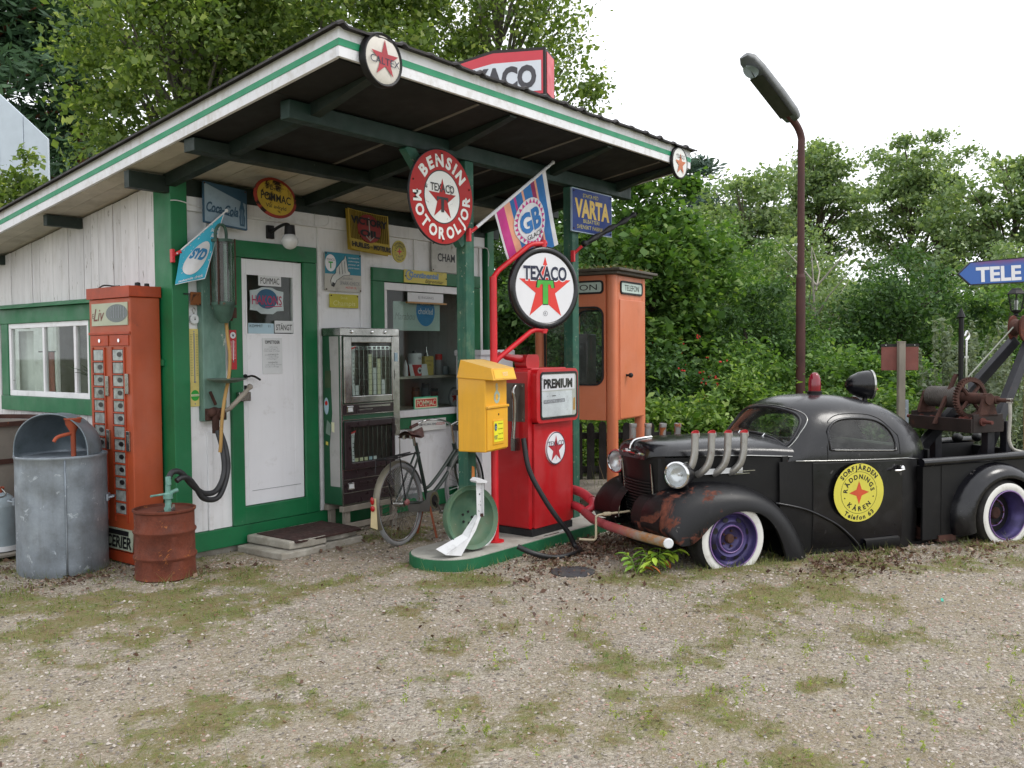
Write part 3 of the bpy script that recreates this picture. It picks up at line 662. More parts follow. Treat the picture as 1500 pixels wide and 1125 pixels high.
# paper strip on a small ledge, chocolate poster, window sticker, upside-down plate
t = thing("paper_strip", "white paper notice on a thin wooden ledge at the top of the shop window", "notice", (2.776, -.012, 2.13)); MB().box(-.255, -.006, -.045, .255, 0, .045).build("sheet", PAPER, t); MB().box(-.28, -.03, -.062, .28, 0, -.046).build("ledge", WOODT, t)
MB().text("EJ INGÅNG", 0, 0, .024, -.0075, w=.22).build("lettering", GREYP, t)
t = thing("chocolate_poster", "pale green poster with a blue disc reading choklad behind the shop window", "poster", (2.70, .035, 1.945)); board(t, .66, .28, [mat("pale_green_paper", '#aec2bd', .8, var=.08)], .003, .01)
m = MB(); m.flat(ell(.12, .055, .135, .15), -.0045, 0); m.text("choklad", .12, .055, .06, -.0055, w=.21, mi=1); m.text("BLACK", .12, .13, .03, -.0055, w=.14, mi=1); m.text("Marabou", -.17, .0, .07, -.0045, w=.28, shear=.3, mi=2); m.build("print", [mat("cyan_blue_print", '#2a86c0', .6), ENAM_W2, mat("faint_grey_print", '#98aaa5', .8)], t)
t = thing("drink_sticker", "red and cream soft-drink sticker with a green edge low on the shop window", "sticker", (2.788, .009, 1.087)); board(t, .35, .126, [mat("mint_print", '#3fae86', .5)], .003, .003)
MB().flat(rrect(-.162, -.05, .162, .05, .004, 2), -.0045, 0).flat(rrect(-.148, -.038, .148, .038, .004, 2), -.0055, 1).text("POMMAC", 0, 0, .056, -.0065, w=.27, bold=.015, mi=0).build("print", [CREAM, REDS], t)
t = thing("white_dealer_plate", "white enamel plate mounted upside down under the shop window sill", "sign", (2.778, -.034, .872)); board(t, .50, .115, [ENAM_W], .006, .004)
m = MB(); M180 = Matrix.Rotation(PI, 4, 'Y'); m.text("auto på", .13, .0, .026, -.0075, w=.16, mi=0, M=M180); m.text("bilar med", 0-.03, .0, .026, -.0075, w=.13, mi=0, M=M180); m.text("AUTOOLJA", -.165, .0, .026, -.0075, w=.13, mi=1, M=M180); m.build("print", [NAVY, REDS], t)

# the big round petrol sign on the canopy
t = thing("motor_oil_sign", "large round red enamel sign reading BENSIN MOTOROLJOR hung in front of the canopy post", "sign", (1.085, -1.765, 2.72))
MB().prism(ell(0, 0, .338, .338, 56), -.02, .0).build("plate", [ENAM_R], t, bev=.004)
MB().tube([(.338*math.cos(a), -.01, .338*math.sin(a)) for a in [2*PI*i/56 for i in range(56)]], .010, 8, closed=True).build("rim", BLACKR, t, smooth=180)
m = MB(); m.ring(.186, .194, -.0215, 2, n=56); m.flat(ell(0, 0, .186, .186, 56), -.0215, 0)
m.arctext("BENSIN", .262, 88, .084, -.0215, .045, 0, step=.030); m.arctext("MOTOROLJOR", .262, 271, .080, -.0215, .04, 0, step=.018, inner=True, wsc=.92)
for sx in (-1, 1): m.flat([(sx*.262+x, .012+z) for x, z in ((0, -.016), (.012, 0), (0, .016), (-.012, 0))], -.0215, 0)
m.flat(star(0, -.02, .155, .38), -.0228, 1); m.text("TEXACO", 0, .065, .055, -.0243, w=.255, bold=.02, mi=2)
m.flat([(-.062, .0), (-.062, -.025), (-.05, -.035), (-.04, -.02), (-.016, -.018), (-.016, -.11), (.016, -.11), (.016, -.018), (.04, -.02), (.05, -.035), (.062, -.025), (.062, .0)], -.0243, 2)
m.build("print", [ENAM_W, ENAM_R, BLACKP], t)
# button signs on the fascia
t = thing("fascia_button_sign", "round white button sign with a red star and black rim at the near canopy corner", "sign", (-.057, -2.328, 3.317))
M_ = Matrix.Rotation(PI/2, 4, 'X')
MB().lathe([(0, .0), (.158, 0), (.160, .03), (.152, .045), (.140, .04)], 40, M=M_).build("rim", BLACKI, t, smooth=40)
m = MB(); m.lathe([(.141, .036), (.11, .046), (0, .052)], 40, 0, M=M_); m.build("face", mat("crazed_white_enamel", '#cfc9c0', .3, var=.08, rust=.2, rs=7, rcol='#9a8a76', damt=.4, dirt='#a29a8c'), t, smooth=180)
MB().flat(star(.0, .0, .115, .36), -.0535, 0).text("CALTEX", 0, -.012, .042, -.0548, w=.235, mi=1).build("print", [mat("dull_red_print", '#a8303a', .5, chip=.2), NAVY], t)
t = thing("fascia_button_sign", "small round white sign with an orange star at the far end of the canopy fascia", "sign", (3.665, -2.328, 3.29))
MB().lathe([(0, 0), (.146, 0), (.148, .018), (.14, .026), (.13, .024)], 36, M=M_).build("rim", BLACKI, t, smooth=40)
MB().lathe([(.131, .023), (0, .03)], 36, M=M_).build("face", ENAM_W, t, smooth=180)
MB().flat(star(.0, -.015, .10, .38), -.0315, 0).text("TEXACO", 0, .055, .034, -.0328, w=.15, mi=1).build("print", [mat("faded_orange_print", '#c06a3c', .5, chip=.2), BLACKP], t)
# light box on the roof
t = thing("roof_light_box", "red and white gas station light box in a rusty black frame on the canopy roof", "light box", (2.08, -2.0, 3.62), rz=math.radians(-69))
hx = [(-1.0, .0), (.0, .0), (.0, .385), (-.44, .40), (-.86, .31)]
MB().prism(hx, .0, .28).build("case", mat("rusty_black_case", '#2b2422', .6, rust=.3, rs=7), t, bev=.008)
m = MB(); m.flat([(-.955, .022), (-.02, .022), (-.02, .36), (-.44, .374), (-.84, .292)], -.004, 0)
m.flat([(-.90, .055), (-.035, .045), (-.035, .285), (-.44, .292), (-.80, .23)], -.006, 1); m.text("TEXACO", -.455, .165, .165, -.008, w=.76, bold=.05, mi=2)
m.build("face", [mat("light_box_red", '#d6404e', .4, var=.05), mat("light_box_white", '#dfe3ea', .35, var=.03), mat("light_box_grey", '#4c4a50', .5)], t)
MB().box(.001, .03, .03, .006, .25, .355).build("end_panel", mat("light_box_red_end", '#d23a46', .4, var=.08), t)
MB().box(-.2, .1, -.23, -.15, .15, 0).box(-.8, .1, -.3, -.75, .15, .0).build("foot", RUSTI, t)

# flags on red holders
def holder(t, a, b, m=REDP):
    MB().box(a[0]-.012, a[1]-.035, a[2]-.05, a[0]+.012, a[1]+.0, a[2]+.05).build("holder", m, t, bev=.003)
    MB().cyl(a, b, .014, n=10).build("holder_tube", m, t, smooth=40)
def sheet(P00, P10, P11, P01, n=14, k=12, wav=.02, sag=.0, ph=0.):
    A, B, Cc, Dd = (Vector(p) for p in (P00, P10, P11, P01)); nrm = (B-A).cross(Dd-A).normalized(); R = []
    for j in range(k+1):
        v = j/k; row = []
        for i in range(n+1):
            u = i/n; p = A.lerp(B, u).lerp(Dd.lerp(Cc, u), v); row.append(p+nrm*(wav*math.sin(u*7+v*2.2+ph)*(.25+.75*v))+Vector((0, 0, -sag*math.sin(PI*u)*v)))
        R.append(row)
    return R, nrm
def at(R, u, v):
    k = len(R)-1; n = len(R[0])-1; fu, fv = min(max(u, 0), .9999)*n, min(max(v, 0), .9999)*k; i, j = int(fu), int(fv); a, b = fu-i, fv-j
    return R[j][i].lerp(R[j][i+1], a).lerp(R[j+1][i].lerp(R[j+1][i+1], a), b)
def onsheet(m, R, nrm, src, mi, off):
    """drape flat print (u, v polygons) on the cloth"""
    for pts in src:
        n = len(pts)
        if n < 16 or off < .0035: m.add([at(R, u, v)+nrm*off for u, v in pts], [tuple(range(n))], mi); continue
        cu = sum(p[0] for p in pts)/n; cv = sum(p[1] for p in pts)/n
        if min(abs(p[0]-cu) for p in pts) > 0: pass
        rings = [[at(R, cu+(u-cu)*k/8, cv+(v-cv)*k/8)+nrm*off for u, v in pts] for k in range(8, -1, -1)]
        m.loft(rings, mi, closed=True)
def textsheet(m, R, nrm, t_, u0, v0, w, h, mi, off, bold=0., rot=0., shear=0.):
    v, f = text_geo(t_, bold, shear); a, b = v[:, 0].min(), v[:, 0].max(); P = []
    c, s = math.cos(rot), math.sin(rot)
    for p in v:
        x = (p[0]-(a+b)/2)/(b-a)*w; z = (p[1]-.35)/.7*h
        P.append(at(R, u0+x*c-z*s, v0-(x*s+z*c))+nrm*off)
    m.add(P, f, mi)
# blue soft-drink flag: cloth hangs from its upper pole edge
t = thing("blue_pennant", "turquoise flag with a white oval on a short stick by the corner post", "flag", (0, 0, 0))
holder(t, (-.022, -.045, 2.33), (.03, -.10, 2.365))
MB().cyl((.0, -.085, 2.345), (.36, -.20, 2.695), .007, .006, 8).ball((.362, -.2, 2.697), .014, 8).build("stick", FWHITE, t, smooth=60)
R, nr = sheet((.022, -.1, 2.36), (.345, -.195, 2.675), (.188, -.16, 2.165), (-.035, -.11, 2.11), 16, 14, .006)
def dbl(R, nrm, m0, ma, mb):
    m0.loft([[p+nrm*.0 for p in r] for r in R], ma); return m0
if nr.y > 0: nr = -nr
m = MB(); m.loft(R, 0); m.build("cloth", CYAN, t, smooth=180)
m = MB(); ov = [(.5+.36*math.cos(a), .55+.30*math.sin(a)) for a in [2*PI*i/28 for i in range(28)]]
onsheet(m, R, nr, [ov], 0, .004); textsheet(m, R, nr, "SYD", .55, .46, .56, .17, 1, .007, .06, rot=-.5, shear=.15); textsheet(m, R, nr, "Sveriges", .87, .2, .3, .05, 0, .005, .02, rot=-.55); textsheet(m, R, nr, "läsk!", .88, .29, .2, .05, 0, .005, .02, rot=-.55); textsheet(m, R, nr, "läskande drick", .5, .93, .8, .05, 0, .005, .02)
for i in range(46):
    u, v = random.random(), random.random()
    if (u-.5)**2/.13+(v-.56)**2/.1 > 1.1 and v < .86: r = random.uniform(.008, .02); onsheet(m, R, nr, [[(u+r*math.cos(a), v+r*.7*math.sin(a)) for a in [2*PI*i/7 for i in range(7)]]], 0, .004)
for u0, u1, v0, v1 in ((0, 1, .985, 1), (.975, 1, 0, 1)): onsheet(m, R, nr, [[(u0+(u1-u0)*i/12, v0) for i in range(13)]+[(u1+(u0-u1)*i/12, v1) for i in range(13)]] if u1-u0 > .5 else [[(u0, i/12) for i in range(13)]+[(u1, 1-i/12) for i in range(13)]], 0, .004)
m.build("print", [FWHITE, mat("flag_blue_print", '#2d7fb0', .7)], t)
# striped ice cream flag
t = thing("striped_flag", "pink, blue and peach striped ice cream flag leaning out on a white pole", "flag", (0, 0, 0))
holder(t, (1.415, -1.735, 2.48), (1.50, -1.76, 2.545)); MB().cyl((1.45, -1.745, 2.505), (2.45, -1.80, 3.175), .014, .013, 10).ball((2.455, -1.8, 3.178), .017, 10).build("pole", FWHITE, t, smooth=60)
R, nr = sheet((1.71, -1.765, 2.672), (2.35, -1.80, 3.10), (2.53, -1.80, 2.50), (1.89, -1.765, 2.315), 28, 16, .014, .03)
if nr.y > 0: nr = -nr
cols = [4]*1+[0]*4+[1]*3+[2]*2+[0]*1+[2]*3+[1]*1+[2]*4+[3]*2+[1]*1+[2]*4+[4]*2
m = MB(); n = 28
for i in range(n): m.loft([[r[i], r[i+1]] for r in R], cols[i])
m.build("cloth", [MAGENTA, PEACH, FBLUE, MAROON, FWHITE], t, smooth=180)
m = MB(); cu, cv = .54, .50; cir = lambda k, n=36: [(cu+.30*k*math.cos(2*PI*i/n), cv+.34*k*math.sin(2*PI*i/n)) for i in range(n)]
tr = []
for i in range(24):
    a = 2*PI*i/24; d = PI/24
    tr.append([(cu+.30*k*math.cos(b), cv+.34*k*math.sin(b)) for k, b in ((.98, a), (.80, a-d*.9), (.80, a+d*.9))])
onsheet(m, R, nr, [cir(1.0)], 0, .004); onsheet(m, R, nr, tr, 1, .006); onsheet(m, R, nr, [cir(.78)], 0, .0065)
textsheet(m, R, nr, "GB", cu, cv-.03, .40, .28, 2, .011, .04, rot=-.0); textsheet(m, R, nr, "GLACE", cu+.02, cv+.19, .30, .07, 3, .011, .0, rot=-.0)
m.build("print", [FWHITE, MAGENTA, FBLUE, BLACKP], t)
# furled black flag
t = thing("furled_flag", "furled black flag on a red holder on the second canopy post", "flag", (0, 0, 0))
holder(t, (2.86, -1.705, 2.43), (2.915, -1.78, 2.52)); MB().cyl((2.89, -1.745, 2.475), (3.62, -1.90, 2.86), .009, n=8).build("pole", BLACKI, t, smooth=40)
m = MB(); m.tube(smoothpath([(2.96, -1.76, 2.54), (3.05, -1.79, 2.585), (3.25, -1.83, 2.685), (3.45, -1.87, 2.775), (3.6, -1.9, 2.855), (3.63, -1.91, 2.86)], 5), [.022+.008*math.sin(i*1.3) for i in range(24)]+[.03, .02], 9); m.build("cloth", BLACKR, t, smooth=60)
# battery sign on the second post
t = thing("battery_sign", "blue enamel battery sign with yellow lettering on the second canopy post", "sign", (3.155, -1.72, 2.84)); board(t, .66, .385, [mat("pale_blue_edge", '#9fb0c4', .5)], .016, .006)
m = MB(); m.flat(rrect(-.322, -.184, .322, .184, .006, 2), -.0175, 0); m.text("STARTA MED", -.03, .14, .033, -.0185, w=.25, mi=2); m.text("VARTA", 0, .025, .15, -.0185, w=.57, bold=.045, mi=1); m.text("BILBATTERI", -.02, -.085, .033, -.0185, w=.26, mi=2); m.text("SVENSKT FABRIKAT", 0, -.14, .034, -.0185, w=.5, mi=2); m.build("print", [VARTAB, VARTAY, LEMON], t)

# small fittings between corner post and door
t = thing("yellow_thermometer", "long cream yellow wall thermometer on the white wall beside the corner post", "thermometer", (.178, -.0, 1.488)); board(t, .128, .60, [mat("cream_yellow_tin", '#d8c67a', .5, var=.06, damt=.15)], .012, .004)
m = MB(); m.box(-.004, -.0165, -.10, .004, -.012, .27, 0); m.ball((0, -.014, -.11), .009, 8, 0)
for i in range(26): z = -.06+i*.0125; m.flat([(-.035, z), (-.035+(.02 if i % 5 else .026), z), (-.035+(.02 if i % 5 else .026), z+.003), (-.035, z+.003)], -.0135, 1); m.flat([(.015, z), (.033, z), (.033, z+.003), (.015, z+.003)], -.0135, 1)
m.flat(ell(0, -.215, .036, .042), -.0135, 2); m.flat([(-.036, -.222), (.036, -.222), (.036, -.205), (-.036, -.205)], -.0145, 3); m.text("Castrol", 0, -.2135, .012, -.0155, w=.055, mi=2)
for z in (.28, -.28): m.flat(ell(0, z, .006, .006, 8), -.0135, 0)
m.build("scale", [GREYP, mat("scale_olive", '#7d7748', .6), GREENP, CREAM], t)
t = thing("red_thermometer", "narrow red enamel thermometer on the green door frame", "thermometer", (.512, -.03, 1.625)); board(t, .066, .315, [mat("thermo_red", '#b8242c', .4)], .008, .004)
m = MB(); m.flat(ell(0, .115, .026, .026, 20), -.0095, 0); m.flat(star(0, .115, .016), -.0105, 1); m.box(-.003, -.012, -.085, .003, -.008, .075, 0); m.ball((0, -.01, -.095), .007, 8, 2)
for i in range(14): z = -.07+i*.0105; m.flat([(-.022, z), (-.01, z), (-.01, z+.0025), (-.022, z+.0025)], -.0095, 0); m.flat([(.008, z), (.02, z), (.02, z+.0025), (.008, z+.0025)], -.0095, 0)
m.build("scale", [ENAM_W2, NAVY, GREYP], t)
t = thing("rusty_plate_sign", "small square rusted-through sign sticking out from the corner post on an arm", "sign", (.19, -.055, 2.018)); board(t, .13, .10, [mat("rust_eaten_plate", '#7d4a24', .85, rust=.6, rs=14, rcol='#2a1710', bump=.5)], .006, .003); MB().box(-.12, -.004, .028, -.065, .004, .038).build("arm", BLACKI, t)
MB().text("BP", 0, .012, .035, -.0075, w=.07).text("GAS", 0, -.03, .025, -.0075, w=.08).build("lettering", mat("ochre_print", '#a07a3a', .7), t) if False else None
t = thing("round_dial", "small round white dial hanging from a hook above the yellow thermometer", "dial", (.183, -.0, 1.861))
MB().lathe([(0, 0), (.038, 0), (.04, .018), (.034, .024), (0, .022)], 24, M=M_).build("case", PAPER, t, smooth=40); MB().tube(smoothpath([(0, -.012, .04), (-.012, -.012, .07), (0, -.012, .09), (.012, -.012, .07), (0.002, -.012, .042)], 4), .003, 6).build("loop", CHROMED, t); MB().flat(ell(0, 0, .006, .006, 10), -.0255).flat([(-.002, 0), (.002, 0), (.001, .022), (-.001, .022)], -.0255).build("hand", BLACKP, t)
t = thing("junction_box", "small square cover plate on the green corner post", "box", (-.02, .10, 1.53), rz=-PI/2); MB().box(-.03, -.02, -.025, .03, 0, .025).build("cover", GREEN, t, bev=.004)
# antique wall pump with glass measuring cylinder
t = thing("antique_wall_pump", "antique green wall-mounted hand petrol pump with a glass cylinder beside the door", "petrol pump", (0, 0, 0))
PATINA = mat("green_patina_board", '#6f8f83', .7, var=.3, vs=5, damt=.5, dirt='#2f5a4a', ds=7, chip=.5, cs=12, ccol='#a9b2a6', bump=.4, stretch=(1, 1, .4))
MB().box(.215, -.075, 1.07, .42, 0, 2.46).build("back_board", PATINA, t, bev=.008)
m = MB().lathe([(0, 2.452), (.092, 2.452), (.092, 2.472), (0, 2.472)], 24, M=Matrix.Translation((.33, -.185, 0))).lathe([(0, 1.965), (.09, 1.965), (.092, 1.98), (.09, 1.993), (0, 1.993)], 24, M=Matrix.Translation((.33, -.185, 0)))
m.lathe([(.03, 1.83), (.06, 1.87), (.085, 1.965), (0, 1.965)], 20, M=Matrix.Translation((.33, -.185, 0))); m.build("pump_casting", mat("patina_casting", '#3d5a4e', .6, var=.3, vs=9, chip=.3, rust=.2, bump=.4), t, smooth=40); m = MB(); m.tube(smoothpath([(.27, -.185, 2.47), (.27, -.185, 2.53), (.30, -.185, 2.58), (.345, -.185, 2.58), (.365, -.185, 2.53), (.365, -.185, 2.47)], 4), .012, 8)
m.build("carry_loop", bpy.data.materials["patina_casting"], t, smooth=40)
MB().lathe([(.083, 1.99), (.083, 2.455)], 28, M=Matrix.Translation((.33, -.185, 0))).build("glass_cylinder", glass("old_green_glass", (.6, .72, .67), .9, .08), t, smooth=180)
m = MB(); m.cyl((.31, -.19, 1.99), (.31, -.19, 2.455), .016, n=10); 
for k in range(4): a = .6+k*PI/2; m.cyl((.33+.098*math.cos(a), -.185+.098*math.sin(a), 1.97), (.33+.098*math.cos(a), -.185+.098*math.sin(a), 2.475), .006, n=6)
m.build("tie_rods", RUSTI, t, smooth=40); MB().box(.375, -.215, 1.87, .43, -.15, 1.955).cyl((.40, -.18, 1.85), (.40, -.18, 1.99), .014).build("valve_box", RUSTI, t, bev=.006)
MB().lathe([(0, 1.365), (.07, 1.372), (.145, 1.395), (.15, 1.405), (.14, 1.405), (.07, 1.385), (0, 1.38)], 28, M=Matrix.Translation((.315, -.23, 0))).build("drip_dish", mat("grey_green_dish", '#5f6f68', .5, var=.2, damt=.3), t, smooth=40)
m = MB(); m.tube([(.33, -.13, 1.13), (.36, -.2, 1.17), (.44, -.27, 1.28), (.475, -.29, 1.325)], [.012, .018, .02, .013], 10).ball((.48, -.293, 1.335), .024, 10); m.build("pump_handle", mat("bare_grey_wood", '#9c948a', .7, var=.2), t, smooth=50)
m = MB(); m.cyl((.30, -.08, 1.13), (.30, -.18, 1.13), .05, .035).ball((.25, -.13, 1.14), .04, 10).box(.22, -.12, 1.08, .38, -.075, 1.17).cyl((.27, -.14, .98), (.27, -.14, 1.14), .028).cyl((.30, -.1, 1.2), (.24, -.12, 1.3), .012)
m.build("pump_body", RUSTI, t, smooth=40)
MB().tube(smoothpath([(.36, -.17, 1.86), (.365, -.18, 1.72), (.375, -.19, 1.58), (.355, -.2, 1.42), (.30, -.22, 1.25), (.265, -.23, 1.08), (.25, -.23, .90), (.245, -.225, .84)], 5), .0135, 8).build("tan_hose", mat("tan_hose_rubber", '#b08a4e', .6, var=.15, damt=.2), t, smooth=60)
m = MB(); 
for a in (0, 1): m.tube(smoothpath([(.27+.02*a, -.16, 1.0), (.28+.03*a, -.21, .85), (.26+.03*a, -.25, .68), (.17+.02*a, -.28, .56-.05*a), (.05, -.30, .555-.04*a), (-.06+.03*a, -.32, .63-.02*a), (-.16+.06*a, -.335, .735-.05*a), (-.235+.08*a, -.34, .745-.045*a), (-.272+.07*a, -.34, .68)], 6), .021, 10)
m.build("black_hose", mat("ribbed_black_hose", '#26272a', .5, var=.2, bump=.6, bs=30), t, smooth=60)

# fixing screws of the plates
for nm, pts in (("motor_oil_sign", ((-.30, .09), (.30, .09), (0, -.315), (0, .315))), ("battery_sign", ((-.305, .165), (.305, .165), (-.305, -.165), (.305, -.165))), ("soft_drink_sign", ((-.185, .148), (.185, .148))), ("teal_poster", ((-.20, .158), (.20, .158), (-.20, -.158), (.20, -.158))), ("tyre_sign", ((-.29, 0), (.29, 0))), ("white_plug_sign", ((-.225, .13), (-.225, -.13))), ("small_yellow_plate", ((-.155, .045), (.155, .045))), ("oil_sign", ((-.22, .17), (.22, .17)))):
    sg = bpy.data.objects[nm]
    for x, z in pts: MB().lathe([(.007, 0), (.007, .003), (.004, .006), (0, .006)], 8, M=Matrix.Translation((x, -.012 if nm != "motor_oil_sign" and nm != "battery_sign" else -.021, z)) @ M_).build("screw", RUSTI, sg)

# papers on the door
def paper(nm, label, cat, x, z, w, h, mats, fn, y=-.004, r=.003):
    t = thing(nm, label, cat, (x, y, z)); board(t, w, h, [mats[0]], .003, r, "sheet", 0); m = MB(); fn(m); m.build("print", mats[1:], t); return t
paper("name_card", "white printed name card at the top of the door window", "card", .905, 2.195, .23, .085, [PAPER, BLACKP], lambda m: m.text("POMMAC", 0, 0, .052, -.0045, w=.19))
def hak(m):
    m.flat(ell(0, .01, .105, .082), -.0045, 0); m.text("HAKONS", 0, .0, .075, -.0055, w=.30, bold=.01, mi=1); m.flat([(-.02, -.06), (.15, -.05), (.15, -.043), (-.02, -.053)], -.0055, 1)
t = thing("brewery_sign", "pale shield-shaped sign with red lettering with a blue disc in the door window", "sign", (.872, -.004, 2.035))
sh = [(-.17, -.085), (-.1, -.09), (-.06, -.115), (.06, -.115), (.1, -.09), (.17, -.085), (.165, 0), (.17, .075), (.1, .085), (.05, .105), (-.05, .105), (-.1, .085), (-.17, .075), (-.165, 0)]
MB().prism(sh, -.003, 0).build("plate", mat("pale_blue_grey_card", '#b9c6c8', .6), t); m = MB(); hak(m); m.build("print", [mat("disc_blue", '#2f5f80', .6), mat("magenta_red_print", '#b02a55', .5)], t)
paper("closed_card", "white STÄNGT card in the lower corner of the door window", "card", 1.042, 1.817, .19, .10, [PAPER, BLACKP], lambda m: m.text("STÄNGT", 0, -.005, .048, -.0045, w=.165, bold=.01))
paper("torn_card", "torn pale strip with small print along the bottom of the door window", "card", .81, 1.80, .255, .085, [LBLUE, BLACKP], lambda m: (m.text("KOMMIT", -.05, .02, .022, -.0045, w=.13), m.text("11", .08, .02, .022, -.0045)))
t = paper("opening_hours", "white sheet of opening hours pinned on the door below its window", "notice", .92, 1.572, .20, .30, [PAPER, BLACKP, GREYP], lambda m: ([m.text("ÖPPETTIDER", 0, .115, .026, -.0045, w=.15, bold=.02, mi=0)]+[m.text("måndag fredag"[:random.randint(6, 13)], random.uniform(-.01, .01), .075-.0165*i-(.01 if i % 4 == 3 else 0), .008, -.0045, w=random.uniform(.08, .16), mi=1) for i in range(11)]))
# ------------------------------------------------------------------ orange sweets machine against the side wall
t = thing("vending_machine", "tall faded orange sweets vending machine with two columns of small windows", "vending machine", (-.276, .70, .0), rz=-PI/2)
# local x runs along the wall towards the corner (0..0.60), local -y looks away from the wall
w_, d_ = .60, .24
MB().box(.0, .0, .10, w_, d_, 2.02).build("body", ORANGE, t, bev=.008)
MB().prism([(-.012, 2.022), (w_+.012, 2.022), (w_+.012, 2.105), (-.012, 2.105)], -.014, d_+.005).build("top_cap", ORANGE_D, t, bev=.008)
MB().box(.03, -.006, .02, w_-.02, d_-.02, .098).build("base", ORANGE_D, t)
m = MB(); m.box(.05, -.007, 1.815, w_-.03, 0, 1.985); m.build("header_panel", mat("header_cream", '#a4a98f', .35, var=.08), t)
m = MB(); m.text("Liv", .16, 1.90, .095, -.0085, w=.16, shear=.35, bold=.005, mi=0); m.flat(ell(.42, 1.905, .155, .068, 26, 0, 2*PI), -.0082, 1); m.text("E", .075, 1.89, .04, -.0085, mi=0)
for i in range(6): m.flat([(.34+.035*i, 1.87), (.35+.035*i, 1.87), (.352+.035*i, 1.955), (.342+.035*i, 1.955)], -.0092, 2)
m.build("lettering", [mat("brown_print", '#6b2a22', .5), mat("smoked_window", '#4d5754', .2), GREYP], t)
MB().box(.0, -.012, 1.745, w_, 0, 1.765).box(.03, -.008, 1.66, .285, 0, 1.74).box(.315, -.008, 1.66, .575, 0, 1.74).build("coin_panel", ORANGE_D, t, bev=.003)
MB().cyl((.17, -.016, 1.70), (.17, -.008, 1.70), .014).cyl((.45, -.016, 1.70), (.45, -.008, 1.70), .014).build("lock", CHROME, t, smooth=40)
VG = mat("compartment_window", '#9aa09d', .12, var=.3, vs=20, damt=.3, dirt='#3d3a36')
SWEET = mat("dark_sweet", '#1e1a1c', .3)
for c, x0 in enumerate((.06, .345)):
    MB().box(x0-.02, -.010, .33, x0-.004, 0, 1.65).box(x0+.156, -.010, .33, x0+.172, 0, 1.65).build("column_frame", ORANGE_D, t)
    for i in range(13):
        z = 1.545-i*.0965
        f = MB().box(x0-.002, -.004, z, x0+.152, 0, z+.088).build("compartment", mat("compartment_dark", '#241d1a', .7) if (c, i) == (0, 0) else bpy.data.materials["compartment_dark"], t)
        MB().box(x0+.008, -.008, z+.005, x0+.145, -.0045, z+.084).build("window", VG, f)
        MB().prism(ell(x0+.102, z+.050, .034, .019, 12), -.0105, -.0085).build("sweet", SWEET, f) if (i*7+c*3) % 5 else None
        MB().box(x0-.002, -.016, z-.008, x0+.152, -.004, z+.002).build("lip", ORANGE_D, f)
for x0, z in ((.235, 1.28), (.52, 1.30), (.235, .87), (.52, .87)): MB().box(x0, -.013, z, x0+.045, 0, z+.15).box(x0+.012, -.016, z+.06, x0+.032, -.012, z+.12).build("coin_slot", CHROMED, t, bev=.003)
MB().box(.33, -.006, .19, .38, 0, .24).build("coin_return", BLACKI, t)
m = MB(); m.box(.02, -.022, .115, w_-.02, -.015, .275); m.build("sign_plate", mat("pale_green_plate", '#9fa896', .5, rust=.25, rs=8, chip=.2), t, rot=(-.06, 0, 0))
MB().text("SPECERIER", .31, .175, .085, -.0255, w=.52, bold=.03).box(.08, -.0245, .225, .52, -.0235, .262).build("lettering", BLACKP, t, rot=(-.06, 0, 0))
MB().lathe([(0, 2.106), (.022, 2.106), (.02, 2.13), (0, 2.135)], 10, M=Matrix.Translation((.60-.03, .08, 0))).lathe([(0, 2.106), (.02, 2.106), (.018, 2.128), (0, 2.13)], 10, M=Matrix.Translation((.60-.04, .16, 0))).tube(smoothpath([(.1, .03, 2.11), (.2, .02, 2.125), (.3, .05, 2.115), (.42, .02, 2.11)], 4), .006, 6).build("loose_knob", BLACKI, t, smooth=50)

# ------------------------------------------------------------------ galvanised tub, funnel, rusty drum, cylinders, old tank
t = thing("galvanised_tub", "tall dented galvanised tub with a half-open dome lid beside the orange machine", "tub", (-.614, .512, 0))
n = 56; R = .312; rings = []
prof = [(0., 0), (.985, 0), (.985, .01)]+[(1.0-.015*(1-abs(z/.85*2-1))*.3, z) for z in np.linspace(.02, .84, 16)]+[(1.012, .845), (1.022, .855), (1.012, .865), (.99, .865), (.985, .85), (.96, .842), (0, .842)]
for r, z in prof:
    ring = []
    for j in range(n):
        a = 2*PI*j/n; k = r*R; dd = 0
        if .02 < z < .84: dd = -.014*math.exp(-((a-3.9)/.35)**2-((z-.56)/.1)**2)+.004*mnoise.noise((math.cos(a)*3, math.sin(a)*3, z*4))-.01*math.exp(-((a-5.4)/.25)**2-((z-.3)/.16)**2)
        ring.append(((k+dd)*math.cos(a), (k+dd)*math.sin(a), z))
    rings.append(ring)
MB().loft(rings, closed=True).build("body", STEEL, t, smooth=40)
aS = -1.95
MB().tube([(R*1.006*math.cos(aS), R*1.006*math.sin(aS), z) for z in (.01, .3, .6, .84)], .007, 6).build("seam", STEEL, t, smooth=180)
for a in (-.62, 2.5):
    h = Matrix.Rotation(a, 4, 'Z'); MB().box(R-.004, -.055, .50, R+.012, .055, .55, M=h).tube([h @ Vector(p) for p in ((R+.01, -.045, .525), (R+.045, -.035, .53), (R+.045, .035, .53), (R+.01, .045, .525))], .008, 6).build("handle", STEEL, t, bev=.003)
